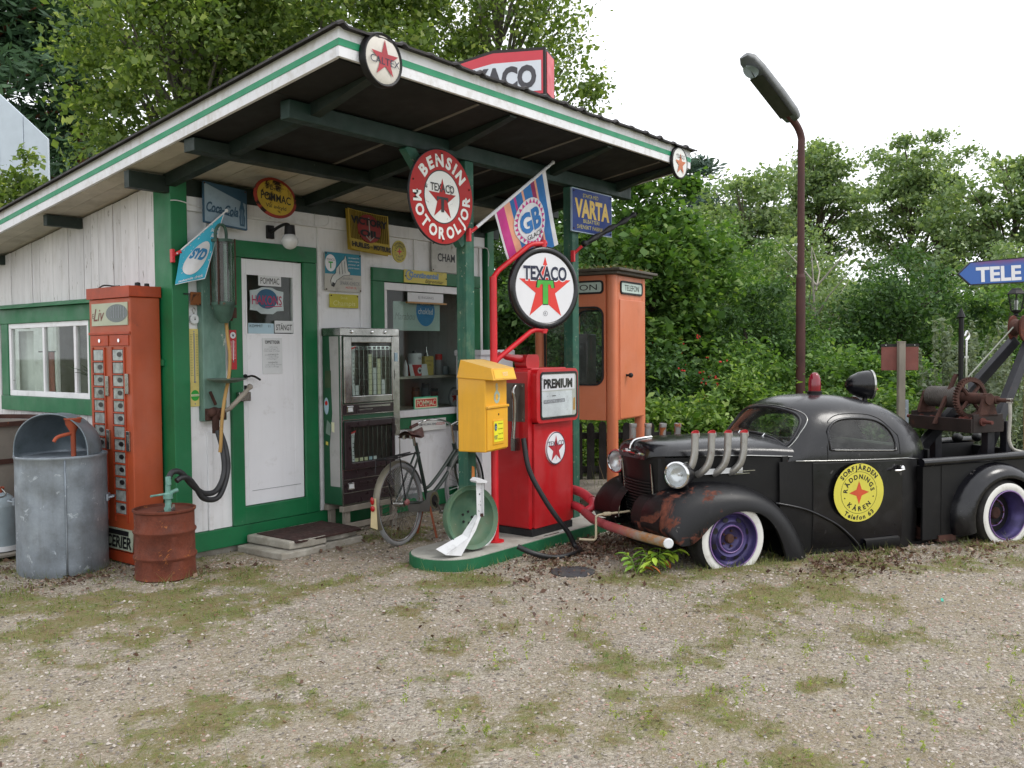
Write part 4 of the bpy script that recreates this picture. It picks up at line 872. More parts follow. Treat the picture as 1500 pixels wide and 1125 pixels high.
# dome lid: half standing shell over the back
m = MB(); rr = []; dirv = math.radians(52)
n2 = 26
for k in range(9):
    ph = PI/2*k/8; row = []
    for j in range(n2+1):
        th = PI*j/n2       # arch from one side over the top to the other
        e = .285; depth = .27*(1-((k/8))**1.0)
        x = e*math.cos(th); z = .30*abs(math.sin(th))**.8; y = (k/8)*.44-.10
        sc = math.sqrt(max(0, 1-(k/8)**2.6)) if k > 3 else 1.
        row.append((x*sc if k > 3 else x, y-.03, z*sc+.866))
    rr.append(row)
m.loft(rr); m.loft([[(p[0]*.985, p[1]+.002, .866+(p[2]-.866)*.98) for p in reversed(r)] for r in rr])
m.tube(rr[0], .006, 6)
m.build("dome_lid", mat("dull_galvanised_lid", '#7f8b93', .45, metal=.5, var=.2, vs=6, damt=.3, dirt='#43574f', grain=.1), t, smooth=60, rot=(0, 0, -1.0))
MB().prism(ell(0, 0, .255, .24, 40), -.001, .001, M=Matrix.Translation((0, .0, .852)) @ Matrix.Rotation(PI/2, 4, 'X')).build("inner_tray", STEEL, t)
f = thing("funnel", "red oxide painted funnel with a side spout standing on the galvanised tub", "funnel", (-.60, .35, .85), rz=-.1)
m = MB().lathe([(.018, 0), (.018, .17), (.024, .19), (.05, .235), (.055, .27), (.062, .275), (.062, .285), (.055, .285), (.046, .24), (.015, .19), (.012, .0)], 20)
m.build("body", TERRA, f, smooth=50); MB().tube(smoothpath([(-.015, 0, .17), (-.06, -.01, .165), (-.12, -.02, .15), (-.145, -.022, .12)], 4), .013, 10).build("spout", TERRA, f, smooth=60)

t = thing("rusty_drum", "rusty steel drum with a hand pump and hoses, in front of the corner post", "drum", (-.285, -.315, 0))
prof = [(0, 0), (.205, 0), (.218, .012), (.21, .03), (.207, .14), (.219, .155), (.219, .165), (.207, .18), (.205, .32), (.217, .335), (.217, .345), (.205, .36), (.205, .47), (.216, .482), (.216, .495), (.205, .497), (.203, .478), (0, .474)]
n = 48; rings = []
for r, z in prof: rings.append([((r+.005*mnoise.noise((math.cos(a)*2, math.sin(a)*2, z*6)))*math.cos(a) if r > .1 else r*math.cos(a), (r+.005*mnoise.noise((math.cos(a)*2, math.sin(a)*2, z*6)))*math.sin(a) if r > .1 else r*math.sin(a), z) for a in [2*PI*j/n for j in range(n)]])
MB().loft(rings, closed=True).build("body", RUST, t, smooth=40)
VERD = mat("verdigris_brass", '#6f9a8e', .6, metal=.2, var=.25, vs=14, damt=.4, dirt='#3f4f48')
m = MB().lathe([(0, .474), (.03, .474), (.03, .50), (.022, .51), (.022, .56), (.034, .565), (.034, .60), (.018, .61), (.018, .66), (0, .665)], 16, M=Matrix.Translation((.0, -.05, 0)))
m.cyl((-.14, -.06, .60), (.0, -.05, .60), .008).cyl((0, -.05, .6), (.07, -.06, .62), .016).cyl((.005, -.05, .66), (.01, -.04, .72), .02)
m.build("hand_pump", VERD, t, smooth=45); MB().box(-.012, -.115, .42, .012, -.105, .53).cyl((0, -.118, .5), (0, -.105, .5), .014).build("clip", CHROMED, t)
MB().cyl((-.09, -.1, .475), (-.09, -.1, .495), .026).build("bung", CHROMED, t, smooth=40)

GAS = mat("pale_blue_grey_paint", '#8d9aa0', .45, var=.1, vs=6, damt=.35, dirt='#6b6a62', chip=.2, rust=.08)
for i, (x, y, lab) in enumerate(((-.72, 1.30, "ribbed pale blue gas cylinder at the edge beside the galvanised tub"), (-.36, 1.42, "darker ribbed gas cylinder squeezed behind the galvanised tub"))):
    t = thing("gas_cylinder", lab, "gas cylinder", (x, y, .06), group="gas cylinders by the side wall")
    pr = [(0, 0), (.10, 0), (.115, .02)]
    for k in range(11): z = .05+k*.026; pr += [(.122, z), (.117, z+.013)]
    pr += [(.122, .345), (.118, .36), (.09, .42), (.05, .45), (.03, .455), (.0, .456)]
    MB().lathe(pr, 28).build("body", GAS if i == 0 else mat("grey_blue_paint", '#6d7880', .5, damt=.4, dirt='#4d4a45', rust=.1), t, smooth=50)
    MB().lathe([(.118, .005), (.124, .005), (.124, .045), (.118, .045)], 28).build("foot_ring", PAPER, t, smooth=40); MB().cyl((0, 0, .45), (0, 0, .5), .018).cyl((-.03, 0, .49), (.03, 0, .49), .012).build("valve", TERRA, t, smooth=40)
    MB().tube(smoothpath([(.0, .0, .50), (-.06, .0, .52), (-.07, -.05, .47), (-.03, -.08, .43), (.02, -.06, .45), (.0, 0, .50)], 3), .005, 6).build("wire_loop", CHROMED, t)
t = thing("pallet", "grey wooden pallet under the gas cylinders by the side wall", "pallet", (-.6, 1.36, 0))
for k in range(5): MB().box(-.42, -.26+k*.105, .036, .42, -.17+k*.105, .056).build("slat", WOODG, t, bev=.003)
for x in (-.4, 0, .34): MB().box(x, -.26, .0, x+.07, .26, .034).build("bearer", WOODG, t, bev=.003)
t = thing("concrete_tank", "round concrete tank with rusty brown iron bands against the side wall", "tank", (-.66, 2.05, 0))
TANKC = mat("stained_concrete", '#857f76', .9, var=.25, vs=3, damt=.55, dirt='#5a4d40', ds=3, bump=.6, bs=25)
MB().lathe([(0, 0), (.60, 0), (.60, 1.02), (.56, 1.02), (.55, .95), (0, .95)], 48).build("body", TANKC, t, smooth=40)
for z in (.33, .72): MB().lathe([(.601, z), (.612, z), (.612, z+.04), (.601, z+.04)], 48).build("band", RUSTI, t, smooth=40)
MB().lathe([(.595, 1.022), (.635, 1.022), (.635, 1.06), (.595, 1.06), (.595, 1.022)], 48).build("rim_band", RUSTI, t, smooth=40)

# ------------------------------------------------------------------ cigarette machine on its wooden stand
CIGG = mat("machine_green_paint", '#23543a', .45, var=.15, vs=4, damt=.2, chip=.12, ccol='#9aa09a')
GREYW = mat("peeling_grey_paint", '#a9a7a5', .6, var=.08, damt=.2)
CIGD = mat("dark_brown_laminate", '#2e2226', .3, var=.2, vs=6, damt=.2)
t = thing("cigarette_machine", "old chrome-fronted cigarette machine with two glass doors between the door and the shop window", "vending machine", (1.42, -.28, .27))
Wc = .70; Hc = 1.54
MB().box(0, 0, 0, Wc, .235, Hc-.07).build("cabinet", CIGG, t, bev=.006)
MB().add([(-.002, .02, .16), (-.002, .145, .16), (-.002, .15, .5), (-.002, .11, .8), (-.002, .13, 1.2), (-.002, .14, Hc-.075), (-.002, .02, Hc-.075)], [(6, 5, 4, 3, 2, 1, 0)]).build("peeled_side", GREYW, t)
MB().box(-.005, -.012, Hc-.07, Wc+.005, .24, Hc).build("top_band", CHROMED, t, bev=.006)
for x in (.12, .36, .52): MB().lathe([(0, 0), (.016, 0), (.012, .012), (0, .014)], 12, M=Matrix.Translation((x, -.012, Hc-.035)) @ Matrix.Rotation(PI/2, 4, 'X')).build("lock", CHROME, t, smooth=50)
m = MB(); m.box(-.004, -.008, 0, .012, 0, Hc-.072); m.box(Wc-.075, -.008, 0, Wc+.004, 0, Hc-.072)
for z in (.0, .10, .215, .30, .735, .78, .87): m.box(.0125, -.011, z, Wc-.0755, 0, z+.008)
m.build("chrome_trim", CHROMED, t)
for za, zb in ((.009, .099), (.109, .214), (.224, .299), (.789, .869)): MB().box(.0125, -.005, za, Wc-.0755, 0, zb).build("drawer_front", CIGD, t)
def glazed(z0, z1, tilt, open_, nm):
    x0, x1 = .02, Wc-.08
    f = MB(); fw = .055 if open_ else .04
    f.box(x0, -.03, z0, x0+fw+.03, -.006, z1); f.box(x1-.03, -.03, z0, x1, -.006, z1); f.box(x0+fw+.03, -.03, z1-.055, x1-.03, -.006, z1); f.box(x0+fw+.03, -.03, z0, x1-.03, -.006, z0+.06)
    fr = f.build(nm, CHROMED if open_ else CIGD, t, bev=.006, rot=(0, tilt, 0))
    MB().box(x0+fw+.02, -.016, z0+.05, x1-.02, -.012, z1-.045).build("pane", PANE_S, fr)
    gx0, gx1 = x0+fw+.03, x1-.03
    MB().box(gx0, -.004, z0+.06, gx1, -.001, z1-.055).build("magazine_back", mat("magazine_brown", '#2c1c16', .6, var=.3) if "magazine_brown" not in bpy.data.materials else bpy.data.materials["magazine_brown"], t)
    k = 8; st = (gx1-gx0-.06)/k
    for i in range(k+1):
        x = gx0+.05+i*st
        MB().box(x-.004, -.010, z0+.062, x+.004, -.004, z1-.115 if open_ else z1-.07).build("channel", CHROMED, t)
    for i in range(k):
        h = (.09, .0, .0, .36, .24, .32, .13, .0)[i] if open_ else random.choice((.0, .0, .03))
        x = gx0+.05+(i+.5)*st
        if h: MB().box(x-st*.32, -.0095, z0+.064, x+st*.32, -.0045, z0+.064+h).build("packet", random.choice((ENAM_W2, PAPER, LBLUE, CREAM)), t)
    m = MB(); m.flat([(gx0+.01, z1-.11), (gx0+.055, z1-.10), (gx0+.04, z0+.2), (gx0+.05, z0+.065), (gx0+.02, z0+.065)], -.0112, 0); m.flat([(gx0+.008, z1-.10), (gx0+.065, z1-.085), (gx0+.065, z1-.10), (gx0+.01, z1-.115)], -.012, 2)
    m.text("127" if open_ else "121", gx0+.031, z1-.135, .022, -.0122, mi=1)
    for i in range(7): m.flat([(gx0+.025, z1-.2-.035*i), (gx0+.042, z1-.2-.035*i), (gx0+.042, z1-.194-.035*i), (gx0+.025, z1-.194-.035*i)], -.0122, 1)
    m.build("price_strip", [PAPER, BLACKP, REDS], t)
    if open_:
        for i in range(7): MB().box(gx0+.05, -.0118, z0+.10+i*.05, gx1, -.0104, z0+.1025+i*.05).build("wire", CHROMED, t)
    if open_:
        MB().box(gx0, -.011, z1-.115, gx1, -.005, z1-.085).build("label_rail", CHROME, t)
        for i in range(k): MB().box(gx0+.055+i*st, -.0125, z1-.11, gx0+.05+(i+.75)*st, -.0112, z1-.09).build("label", CIGD, t)
glazed(.885, Hc-.075, .0, True, "upper_door"); glazed(.305, .728, 0, False, "lower_door")
for z, w0 in ((.83, .06), (.16, .06)):
    MB().box(w0, -.012, z-.03, w0+.075, -.005, z+.03).build("ashtray", CHROME, t, bev=.004); MB().box(w0+.012, -.0145, z-.018, w0+.063, -.0125, z+.018).build("ashtray_cup", PAPER, t); MB().box(.2, -.011, z-.012, .36, -.005, z-.004).box(.2, -.013, z+.01, .58, -.005, z+.028).build("delivery_slot", CIGD if z < .5 else CHROMED, t)
MB().box(.40, -.010, .145, .46, -.0055, .185).build("grey_label", GREYP, t)
for z, mm in ((1.28, LBLUE), (1.12, CHROMED), (.62, CHROMED)): MB().box(Wc-.06, -.014, z-.04, Wc-.02, -.0085, z+.04).cyl((Wc-.04, -.017, z), (Wc-.04, -.014, z), .012).build("coin_plate", mm, t, bev=.003)
MB().box(Wc-.07, -.0105, .33, Wc-.012, -.0085, .56).build("white_label", PAPER, t)
# stickers on its side
def sticker(pts, m_, off): MB().add([(-.003-off, y, z) for y, z in pts], [tuple(range(len(pts)-1, -1, -1))]).build("sticker", m_, t)
sticker([(.185+.03*math.cos(a), .86+.075*math.sin(a)) for a in [2*PI*i/20 for i in range(20)]], LBLUE, 0); sticker([(.185+.018*math.cos(a), .885+.02*math.sin(a)) for a in [2*PI*i/16 for i in range(16)]], REDS, .001)
sticker([(.2, .62), (.14, .60), (.13, .70), (.18, .74)], mat("grey_green_sticker", '#7f9488', .6), 0); sticker([(.12, .64), (.085, .63), (.085, .72), (.125, .72)], CREAM, 0); sticker([(.2, .52), (.17, .515), (.17, .545), (.2, .55)], LEMON, 0); sticker([(.20, 1.02), (.12, 1.02), (.12, 1.17), (.20, 1.17)], mat("olive_patch", '#3f4f36', .6), 0)
b = thing("wooden_stand", "rough grey wooden stand carrying the cigarette machine", "stand", (1.42, -.28, 0))
for x, y in ((.03, -.0), (.60, -.0), (.03, .19), (.60, .19)): MB().box(x, y, 0, x+.06, y+.04, .21).build("leg", WOODG, b, bev=.004)
MB().box(-.01, -.02, .212, .72, .03, .262).box(-.01, .18, .212, .72, .23, .262).box(.03, .0, .06, .66, -.012, .11).build("rail", WOODG, b, bev=.004)

# white metal cabinet beyond the shop window
t = thing("white_cabinet", "white metal cabinet with a small blue label at the far end of the shop front", "cabinet", (3.14, -.42, .02))
MB().box(0, 0, 0, .52, .34, 1.53).build("body", ENAM_W2, t, bev=.012); MB().box(-.015, -.015, 1.532, .535, .35, 1.59).build("lid", ENAM_W2, t, bev=.012); MB().box(.06, -.004, 1.36, .2, 0, 1.44).build("label_plate", mat("blue_label", '#2c63b0', .5), t); MB().box(.3, -.02, .9, .32, 0, 1.2).build("handle", CHROMED, t, bev=.004)

# ------------------------------------------------------------------ pump island
ISL = thing("pump_island", "raised concrete pump island with a rounded end and a green painted kerb", "traffic island", (0, 0, 0))
def outline(off):
    r = .30-off; cx, cy = 1.20, -1.715; pts = [(cx+r*math.cos(a), cy+r*math.sin(a)) for a in np.linspace(PI*1.5, PI*.5, 17)]
    return pts+[(3.32-off, cy+r), (3.32-off, cy-r)]
m = MB()
def vprism(m, pts, z0, z1, mi=0, cap=None):
    n = len(pts); a = sum(pts[i][0]*pts[(i+1) % n][1]-pts[(i+1) % n][0]*pts[i][1] for i in range(n))
    if a < 0: pts = pts[::-1]
    vs = [(x, y, z0) for x, y in pts]+[(x, y, z1) for x, y in pts]
    m.add(vs, [(i, (i+1) % n, (i+1) % n+n, i+n) for i in range(n)], mi); m.add(vs, [tuple(range(n, 2*n)), tuple(range(n-1, -1, -1))], mi if cap is None else cap)
vprism(m, outline(0), -.04, .092); m.build("kerb", mat("chipped_kerb_green", '#14613d', .6, var=.15, damt=.3, dirt='#4d4a3a', chip=.3, ccol='#b8b4a2', cs=16, bump=.3), ISL, bev=.008)
m = MB(); vprism(m, outline(.012), .0925, .098); m.build("slab", mat("worn_concrete", '#a5a39b', .85, var=.18, vs=5, damt=.4, dirt='#716b5e', bump=.4), ISL)

# mailbox on the first canopy post
t = thing("mail_box", "yellow post box with a sloping hood fixed to the first canopy post", "mail box", (1.315, -1.985, 0.845), rz=math.radians(12))
w, d, h = .36, .235, .60
MB().box(0, 0, 0, w, d, h).build("body", YELLOW, t, bev=.010)
hood = MB(); vs = [(-.012, -.01, h-.045), (w+.012, -.01, h-.045), (w+.012, d+.005, h-.02), (-.012, d+.005, h-.02), (-.012, -.075, h-.06), (w+.012, -.075, h-.06)]
A = [(-.014, -.08, .535), (w+.014, -.08, .535), (w+.014, d, .555), (-.014, d, .555), (-.010, -.055, .625), (w+.010, -.055, .625), (w+.010, d-.03, .69), (-.010, d-.03, .69)]
hood.add(A, [(0, 3, 2, 1), (0, 1, 5, 4), (1, 2, 6, 5), (2, 3, 7, 6), (3, 0, 4, 7)], 0); hood.add(A, [(4, 5, 6, 7)], 1)
H = hood.build("hood", [YELLOW, YELTOP], t, bev=.006)
MB().add([(.01, -.079, .548), (w-.01, -.079, .548), (w-.012, -.0605, .614), (.012, -.0605, .614)], [(0, 1, 2, 3)]).build("flap", mat("flap_yellow", '#ecb41e', .35, var=.03), t)
MB().text("POST", 0, 0, .03, 0, w=.085).build("lettering", CREAM, t, loc=(.19, -.0735, .582), rot=(-.27, 0, 0))
MB().box(.005, -.022, .325, w-.005, 0, .345).build("ledge", YELLOW, t, bev=.004)
MB().box(.012, -.012, .012, w-.012, 0, .322).build("lower_door", YELLOW, t, bev=.004)
MB().box(.09, -.018, .05, .265, -.012, .235).build("notice_frame", YELLOW, t, bev=.003)
m = MB(); m.flat([(.10, .07), (.255, .07), (.255, .225), (.10, .225)], -.0195, 0); m.flat(ell(.127, .182, .02, .03), -.0205, 1); m.ring(.008, .012, -.0215, 2, cx=.127, cz=.178, n=14); m.text("POST", .13, .105, .03, -.0205, w=.05, bold=.02, mi=1)
for i, s_ in enumerate(("Frimärken", "kan köpas", "Vardagar 16.00", "Söndag ingen")): m.text(s_, .205, .205-.038*i, .011, -.0205, w=.075, mi=3)
m.build("notice", [YELS, mat("post_blue", '#27405e', .5), LBLUE, BLACKP], t)
m = MB(); m.ring(.026, .048, -.0015, 0, cx=.185, cz=.405, n=24); m.flat([(.145, .42), (.165, .425), (.16, .385), (.15, .39)], -.0015, 0); m.tube([(.225, -.002, .43), (.215, -.002, .40), (.20, -.002, .385)], .004, 5, 0)
m.flat([(.172, .452), (.198, .452), (.2, .462), (.17, .462)], -.0015, 0); m.flat(ell(.185, .487, .02, .024), -.0015, 0); m.ring(.01, .014, -.0025, 1, cx=.185, cz=.487, n=12); m.build("horn_emblem", [mat("horn_pale_blue", '#9fb4a8', .5), YELLOW], t)
m = MB(); m.cyl((.19, -.014, .275), (.19, -.012, .275), .008); m.build("lock", BLACKI, t)
for z in (.15, .42): MB().box(.07, d, z, .11, d+.085, z+.04).build("bracket", BLACKI, t)

# green steel wheel with bent white bracket
t = thing("steel_wheel", "dished green steel wheel leaning on the pump island behind a bent white bracket", "wheel", (1.325, -1.80, .098), rz=math.radians(-13))
WG = mat("worn_green_wheel", '#4a7058', .6, var=.35, vs=5, damt=.7, dirt='#5f5640', ds=5, chip=.3, rust=.12, bump=.2)
L = Matrix.Translation((0, 0, .245)) @ Matrix.Rotation(math.radians(-8), 4, 'X') @ Matrix.Rotation(PI/2, 4, 'X')
MB().lathe([(.0, -.02), (.07, -.02), (.085, -.012), (.14, -.018), (.165, -.008), (.19, .015), (.205, .045), (.225, .05), (.238, .06), (.24, .045), (.235, .02), (.215, -.03), (.17, -.05), (0, -.06)], 48, M=L).build("dish", WG, t, smooth=40)
for k in range(5): a = k*2*PI/5; p = L @ Vector((.045*math.cos(a), .045*math.sin(a), -.018)); q = L @ Vector((.045*math.cos(a), .045*math.sin(a), -.014)); MB().cyl(p, q, .010, n=10).build("bolt_hole", BLACKI, t)
MB().lathe([(.215, -.085), (.245, -.085), (.248, -.07), (.235, -.06), (.21, -.075)], 48, M=Matrix.Translation((.085, .0, -.03)) @ L).build("white_ring", ENAM_W2, t, smooth=40)
b = thing("white_bracket", "bent white sheet-metal bracket with rusty edges standing in front of the green wheel", "bracket", (1.325, -1.885, .098), rz=math.radians(-13))
WB = mat("rust_edged_white_tin", '#d3d4d6', .5, var=.05, chip=.12, ccol='#54301e', rust=.12, rs=10, damt=.1)
m = MB(); m.prism([(-.022, .27), (.026, .27), (.026, .53), (-.026, .53)], -.03, -.026); m.prism([(.026, .27), (.029, .27), (.029, .53), (.026, .53)], -.05, -.01); m.build("upright", WB, b)
m = MB(); m.prism([(-.04, .525), (.05, .515), (.055, .53), (-.02, .56), (-.05, .54)], -.06, .02); m.build("top_tab", WB, b)
m = MB(); m.loft([[(.028, -.035, .30), (-.018, -.035, .27)], [(-.05, -.05, .17), (-.115, -.05, .12)], [(-.20, -.07, .005), (-.335, -.07, .03)]]); m.loft([[(-.018, -.032, .27), (.028, -.032, .30)], [(-.115, -.047, .12), (-.05, -.047, .17)], [(-.335, -.067, .03), (-.20, -.067, .005)]])
m.loft([[(-.018, -.035, .27), (-.018, -.0, .275)], [(-.115, -.05, .12), (-.13, .01, .14)], [(-.335, -.07, .03), (-.36, .02, .06)]]); m.loft([[(-.018, -.0, .278), (-.018, -.035, .273)], [(-.133, .01, .143), (-.118, -.05, .123)], [(-.363, .02, .063), (-.338, -.07, .033)]])
m.build("trough", WB, b); MB().cyl((.015, -.045, .275), (.015, -.03, .275), .014).build("bolt", RUSTI, b, smooth=40)
m = MB(); m.flat([(-.004, .43), (.006, .425), (.008, .437), (-.002, .44)], -.0315); 
for i in range(9): x, z = random.uniform(-.015, .02), random.uniform(.29, .5); m.flat([(x, z), (x+.003, z), (x+.003, z+.008), (x, z+.006)], -.0315)
m.build("paint_chips", BLACKP, b)
MB().prism([(-.015, .53), (.012, .53), (.01, .63), (-.012, .64)], .04, .044).build("rusty_tab", mat("orange_rust_tab", '#a8672c', .8, var=.3, rust=.3), b)

# red fuel pump
PX, PY, PW, PD = 1.955, -1.93, .615, .40
t = thing("fuel_pump", "red retro fuel pump with a PREMIUM price window on the pump island", "fuel pump", (PX, PY, .098))
MB().box(.02, .015, 0, PW-.02, PD-.02, .06).build("plinth", BLACKR, t, bev=.006)
MB().prism(rrect(0, .062, PW, 1.315, .03, 4), .045, PD-.02).build("body", RED, t, bev=.012, seg=3)
MB().prism(rrect(-.006, .065, .045, 1.345, .02, 4), .03, PD-.03).build("side_column", RED, t, bev=.010)
MB().prism(rrect(PW-.045, .065, PW+.006, 1.31, .02, 4), .03, PD-.03).build("side_column", RED, t, bev=.010)
MB().prism([(.05, .064), (PW-.05, .064), (PW-.05, .91), (.05, .91)], .012, .044).build("front_panel", RED, t, bev=.008)
MB().prism(rrect(.03, .915, PW+.004, 1.352, .05, 6), -.03, .12).build("head", RED, t, bev=.022, seg=3)
BZ = MB(); o_ = rrect(.078, .942, PW-.012, 1.328, .035, 6); i_ = rrect(.094, .96, PW-.028, 1.31, .026, 6); n = len(o_)
BZ.add([(x, -.036, z) for x, z in o_]+[(x, -.036, z) for x, z in i_]+[(x, -.018, z) for x, z in i_]+[(x, -.028, z) for x, z in o_], [(k, (k+1) % n, (k+1) % n+n, k+n) for k in range(n)]+[(k+n, (k+1) % n+n, (k+1) % n+2*n, k+2*n) for k in range(n)]+[(k+3*n, (k+1) % n+3*n, (k+1) % n, k) for k in range(n)])
BZ.build("bezel", BLACKR, t, smooth=50)
m = MB(); m.flat(i_, -.0315, 0); m.flat([(.098, 1.175), (PW-.05, 1.18), (PW-.05, 1.305), (.098, 1.305)], -.0325, 1); m.flat([(.098, .965), (PW-.09, .965), (PW-.09, 1.168), (.098, 1.168)], -.0325, 2)
m.text("PREMIUM", .325, 1.232, .07, -.0338, w=.41, bold=.05, mi=3); m.flat([(.12, 1.07), (.42, 1.075), (.42, 1.105), (.12, 1.10)], -.0335, 4)
m.text("100 VOLYM 0,1 LITER", .27, 1.0875, .018, -.0345, w=.28, mi=2); m.flat([(.24, 1.128), (.29, 1.128), (.29, 1.134), (.24, 1.134)], -.0338, 3); m.flat([(PW-.075, 1.0), (PW-.045, 1.0), (PW-.045, 1.11), (PW-.07, 1.1)], -.033, 5)
for x, z in ((.17, 1.13), (.34, 1.14), (.45, 1.01)): m.flat(ell(x, z, .003, .003, 6), -.0338, 3)
m.text("95", .10, 1.27, .02, -.034, w=.02, mi=3)
m.build("dial_face", [mat("dial_edge", '#b9bcb4', .5, damt=.3), ENAM_W2, mat("dial_pale", '#cfd6d8', .45, damt=.15), BLACKP, GREYP, mat("ochre_stain", '#b58a3a', .7)], t)
MB().box(.08, -.040, .95, PW-.02, -.0385, 1.32).build("glass", glass("dial_glass", (.98, .98, .98), .7, .0), t)
MB().prism(ell(.335, .695, .135, .135, 40), .0, .0118).build("emblem", [ENAM_W2], t, bev=.002)
m = MB(); m.ring(.127, .134, -.0015, 1, cx=.335, cz=.695); m.flat(star(.335, .685, .118, .36), -.0015, 0); m.text("TEXACO", .335, .735, .042, -.003, w=.225, mi=1); m.flat([(.333, .60), (.337, .60), (.337, .76), (.333, .76)], -.0028, 2); m.build("emblem_print", [mat("emblem_red", '#b0323c', .45), NAVY, ENAM_R], t)
m = MB(); m.prism(rrect(.12, 1.352, .30, 1.47, .04, 5), .14, .26); m.build("top_cap", RED, t, bev=.018); m = MB(); m.tube(smoothpath([(.24, .2, 1.43), (.1, .2, 1.435), (-.06, .2, 1.455), (-.16, .2, 1.475)], 4), [.036]*3+[.032]*3+[.028]*3+[.02]*4, 10); m.build("top_arm", RED, t, smooth=60)
MB().box(.06, .04, 1.316, PW-.06, PD-.06, 1.36).build("roof_plate", RED, t, bev=.012)
MB().box(-.010, .06, .93, -.0065, .26, 1.24).build("steel_plate", mat("brushed_dark_steel", '#6b645e', .4, metal=.6, var=.2, damt=.3), t)
for z in (.95, 1.22): MB().cyl((-.013, .08, z), (-.010, .08, z), .006, n=8).build("screw", CHROMED, t)
# nozzle in its holder and hose
m = MB(); m.tube(smoothpath([(-.06, .14, .80), (-.05, .135, .95), (-.055, .13, 1.10), (-.075, .13, 1.18), (-.04, .13, 1.22)], 4), [.018]*6+[.02]*6+[.016]*5, 9); m.box(-.08, .11, .70, -.008, .15, .80); m.build("nozzle", CHROMED, t, smooth=50)
HO = mat("fuel_hose_rubber", '#17181b', .45, var=.2, bump=.2, bs=60)
MB().tube(smoothpath([(-.03, .06, .80), (-.035, -.0, .55), (.03, -.10, .32), (.10, -.18, .16), (.17, -.235, .04), (.21, -.27, -.065), (.15, -.36, -.08), (-.05, -.40, -.075), (-.2, -.35, -.075), (-.34, -.27, -.03), (-.40, -.16, .02)], 7), .021, 10).build("hose", HO, t, smooth=60)
MB().tube([(.40, -.02, .064), (.42, -.03, .01), (.30, -.05, .003), (.1, -.04, .003)], .004, 5).build("chain", CHROMED, t)

# lollipop sign on its red tube
t = thing("lollipop_sign", "tall red tube stand with a round star sign in a black rim", "petrol sign", (1.675, -1.775, .098), rz=math.radians(-20))
MB().tube([(0, 0, 0), (0, 0, 2.08)], .029, 14).lathe([(0, 0), (.07, 0), (.07, .012), (0, .012)], 18).build("pole", REDP, t, smooth=40)
def arm(pts): return MB().tube(smoothpath(pts, 3), .021, 10).build("arm", REDP, t, smooth=60)
MB().tube([(0, 0, 2.07), (.05, 0, 2.13), (.33, 0, 2.335), (.37, 0, 2.352), (.50, 0, 2.365)], .021, 10).build("arm", REDP, t, smooth=60)
MB().tube([(0, 0, 1.40), (.04, 0, 1.44), (.345, 0, 1.652), (.39, 0, 1.668), (.50, 0, 1.668)], .021, 10).build("arm", REDP, t, smooth=60)
MB().cyl((.475, 0, 2.30), (.475, 0, 2.39), .024).cyl((.475, 0, 1.64), (.475, 0, 1.71), .024).build("collar", REDP, t, smooth=40)
cx, cz, RR = .475, 2.005, .305
MB().tube([(cx+RR*math.cos(a), 0, cz+RR*math.sin(a)) for a in [2*PI*i/64 for i in range(64)]], .033, 12, closed=True).build("rim", mat("glossy_black_rim", '#17171b', .25, var=.2, damt=.15, dirt='#5a4f46'), t, smooth=180)
MB().prism(ell(cx, cz, RR-.01, RR-.01, 64), -.022, .022).build("face", ENAM_W2, t)
m = MB(); m.flat(star(cx, cz-.012, .262, .38), -.0235, 0)
m.text("TEXACO", cx, cz+.118, .108, -.0245, w=.43, bold=.075, mi=3); m.text("TEXACO", cx, cz+.118, .105, -.0255, w=.42, bold=.035, mi=1)
T = [(-.078, .062), (-.088, .0), (-.062, -.0), (-.05, .03), (-.026, .03), (-.026, -.135), (.026, -.135), (.026, .03), (.05, .03), (.062, -.0), (.088, .0), (.078, .062)]
m.flat([(cx+x*1.06, cz+(z+.003)*1.03) for x, z in T], -.0247, 4); m.flat([(cx+x*.95, cz+z*.96) for x, z in T], -.0257, 2)
m.ring(.018, .0205, -.0245, 1, cx=cx, cz=cz-.205, n=20); m.text("R", cx, cz-.205, .017, -.0245, mi=1)
m.build("print", [mat("star_red", '#d8342a', .4, var=.04), NAVY, mat("t_green", '#48b03c', .45), ENAM_W2, BLACKP], t)
m = MB(); m.flat(list(reversed(star(cx, cz-.012, .262, .38))), .0235, 0); m.build("print", [REDS], t)

# ------------------------------------------------------------------ bicycle
BG = mat("bicycle_dark_green", '#26342f', .45, var=.2, damt=.3, dirt='#3d382e')
t = thing("bicycle", "old dark green bicycle with grey tyres and brown saddle by the shop window", "bicycle", (1.405, -.965, 0), rz=math.radians(12), rot=None)
t.rotation_euler = (math.radians(-3), 0, math.radians(12))
WR = .345
def wheel(x, nm):
    w = MB(); cw = Vector((x, 0, WR))
    ty = MB().tube([(x+.325*math.cos(a), 0, WR+.325*math.sin(a)) for a in [2*PI*i/48 for i in range(48)]], .020, 8, closed=True).build(nm, mat("grey_tyre", '#8b8d8e', .7, var=.12, damt=.3, dirt='#5d5a54') if "grey_tyre" not in bpy.data.materials else bpy.data.materials["grey_tyre"], t, smooth=180)
    MB().tube([(x+.302*math.cos(a), 0, WR+.302*math.sin(a)) for a in [2*PI*i/48 for i in range(48)]], .010, 6, closed=True).build("rim", CHROMED, ty, smooth=180)
    sp = MB()
    for k in range(36):
        a = 2*PI*k/36; b = a+(.9 if k % 2 else -.9); s = .03 if k % 4 < 2 else -.03
        sp.tube([(x+.022*math.cos(b), s, WR+.022*math.sin(b)), (x+.30*math.cos(a), 0, WR+.30*math.sin(a))], .0014, 3, caps=False)
    sp.build("spokes", CHROMED, ty)
    MB().cyl((x, -.05, WR), (x, .05, WR), .024, n=12).build("hub", CHROMED, ty, smooth=40)
    return ty
wheel(.06, "rear_wheel"); wheel(1.16, "front_wheel")
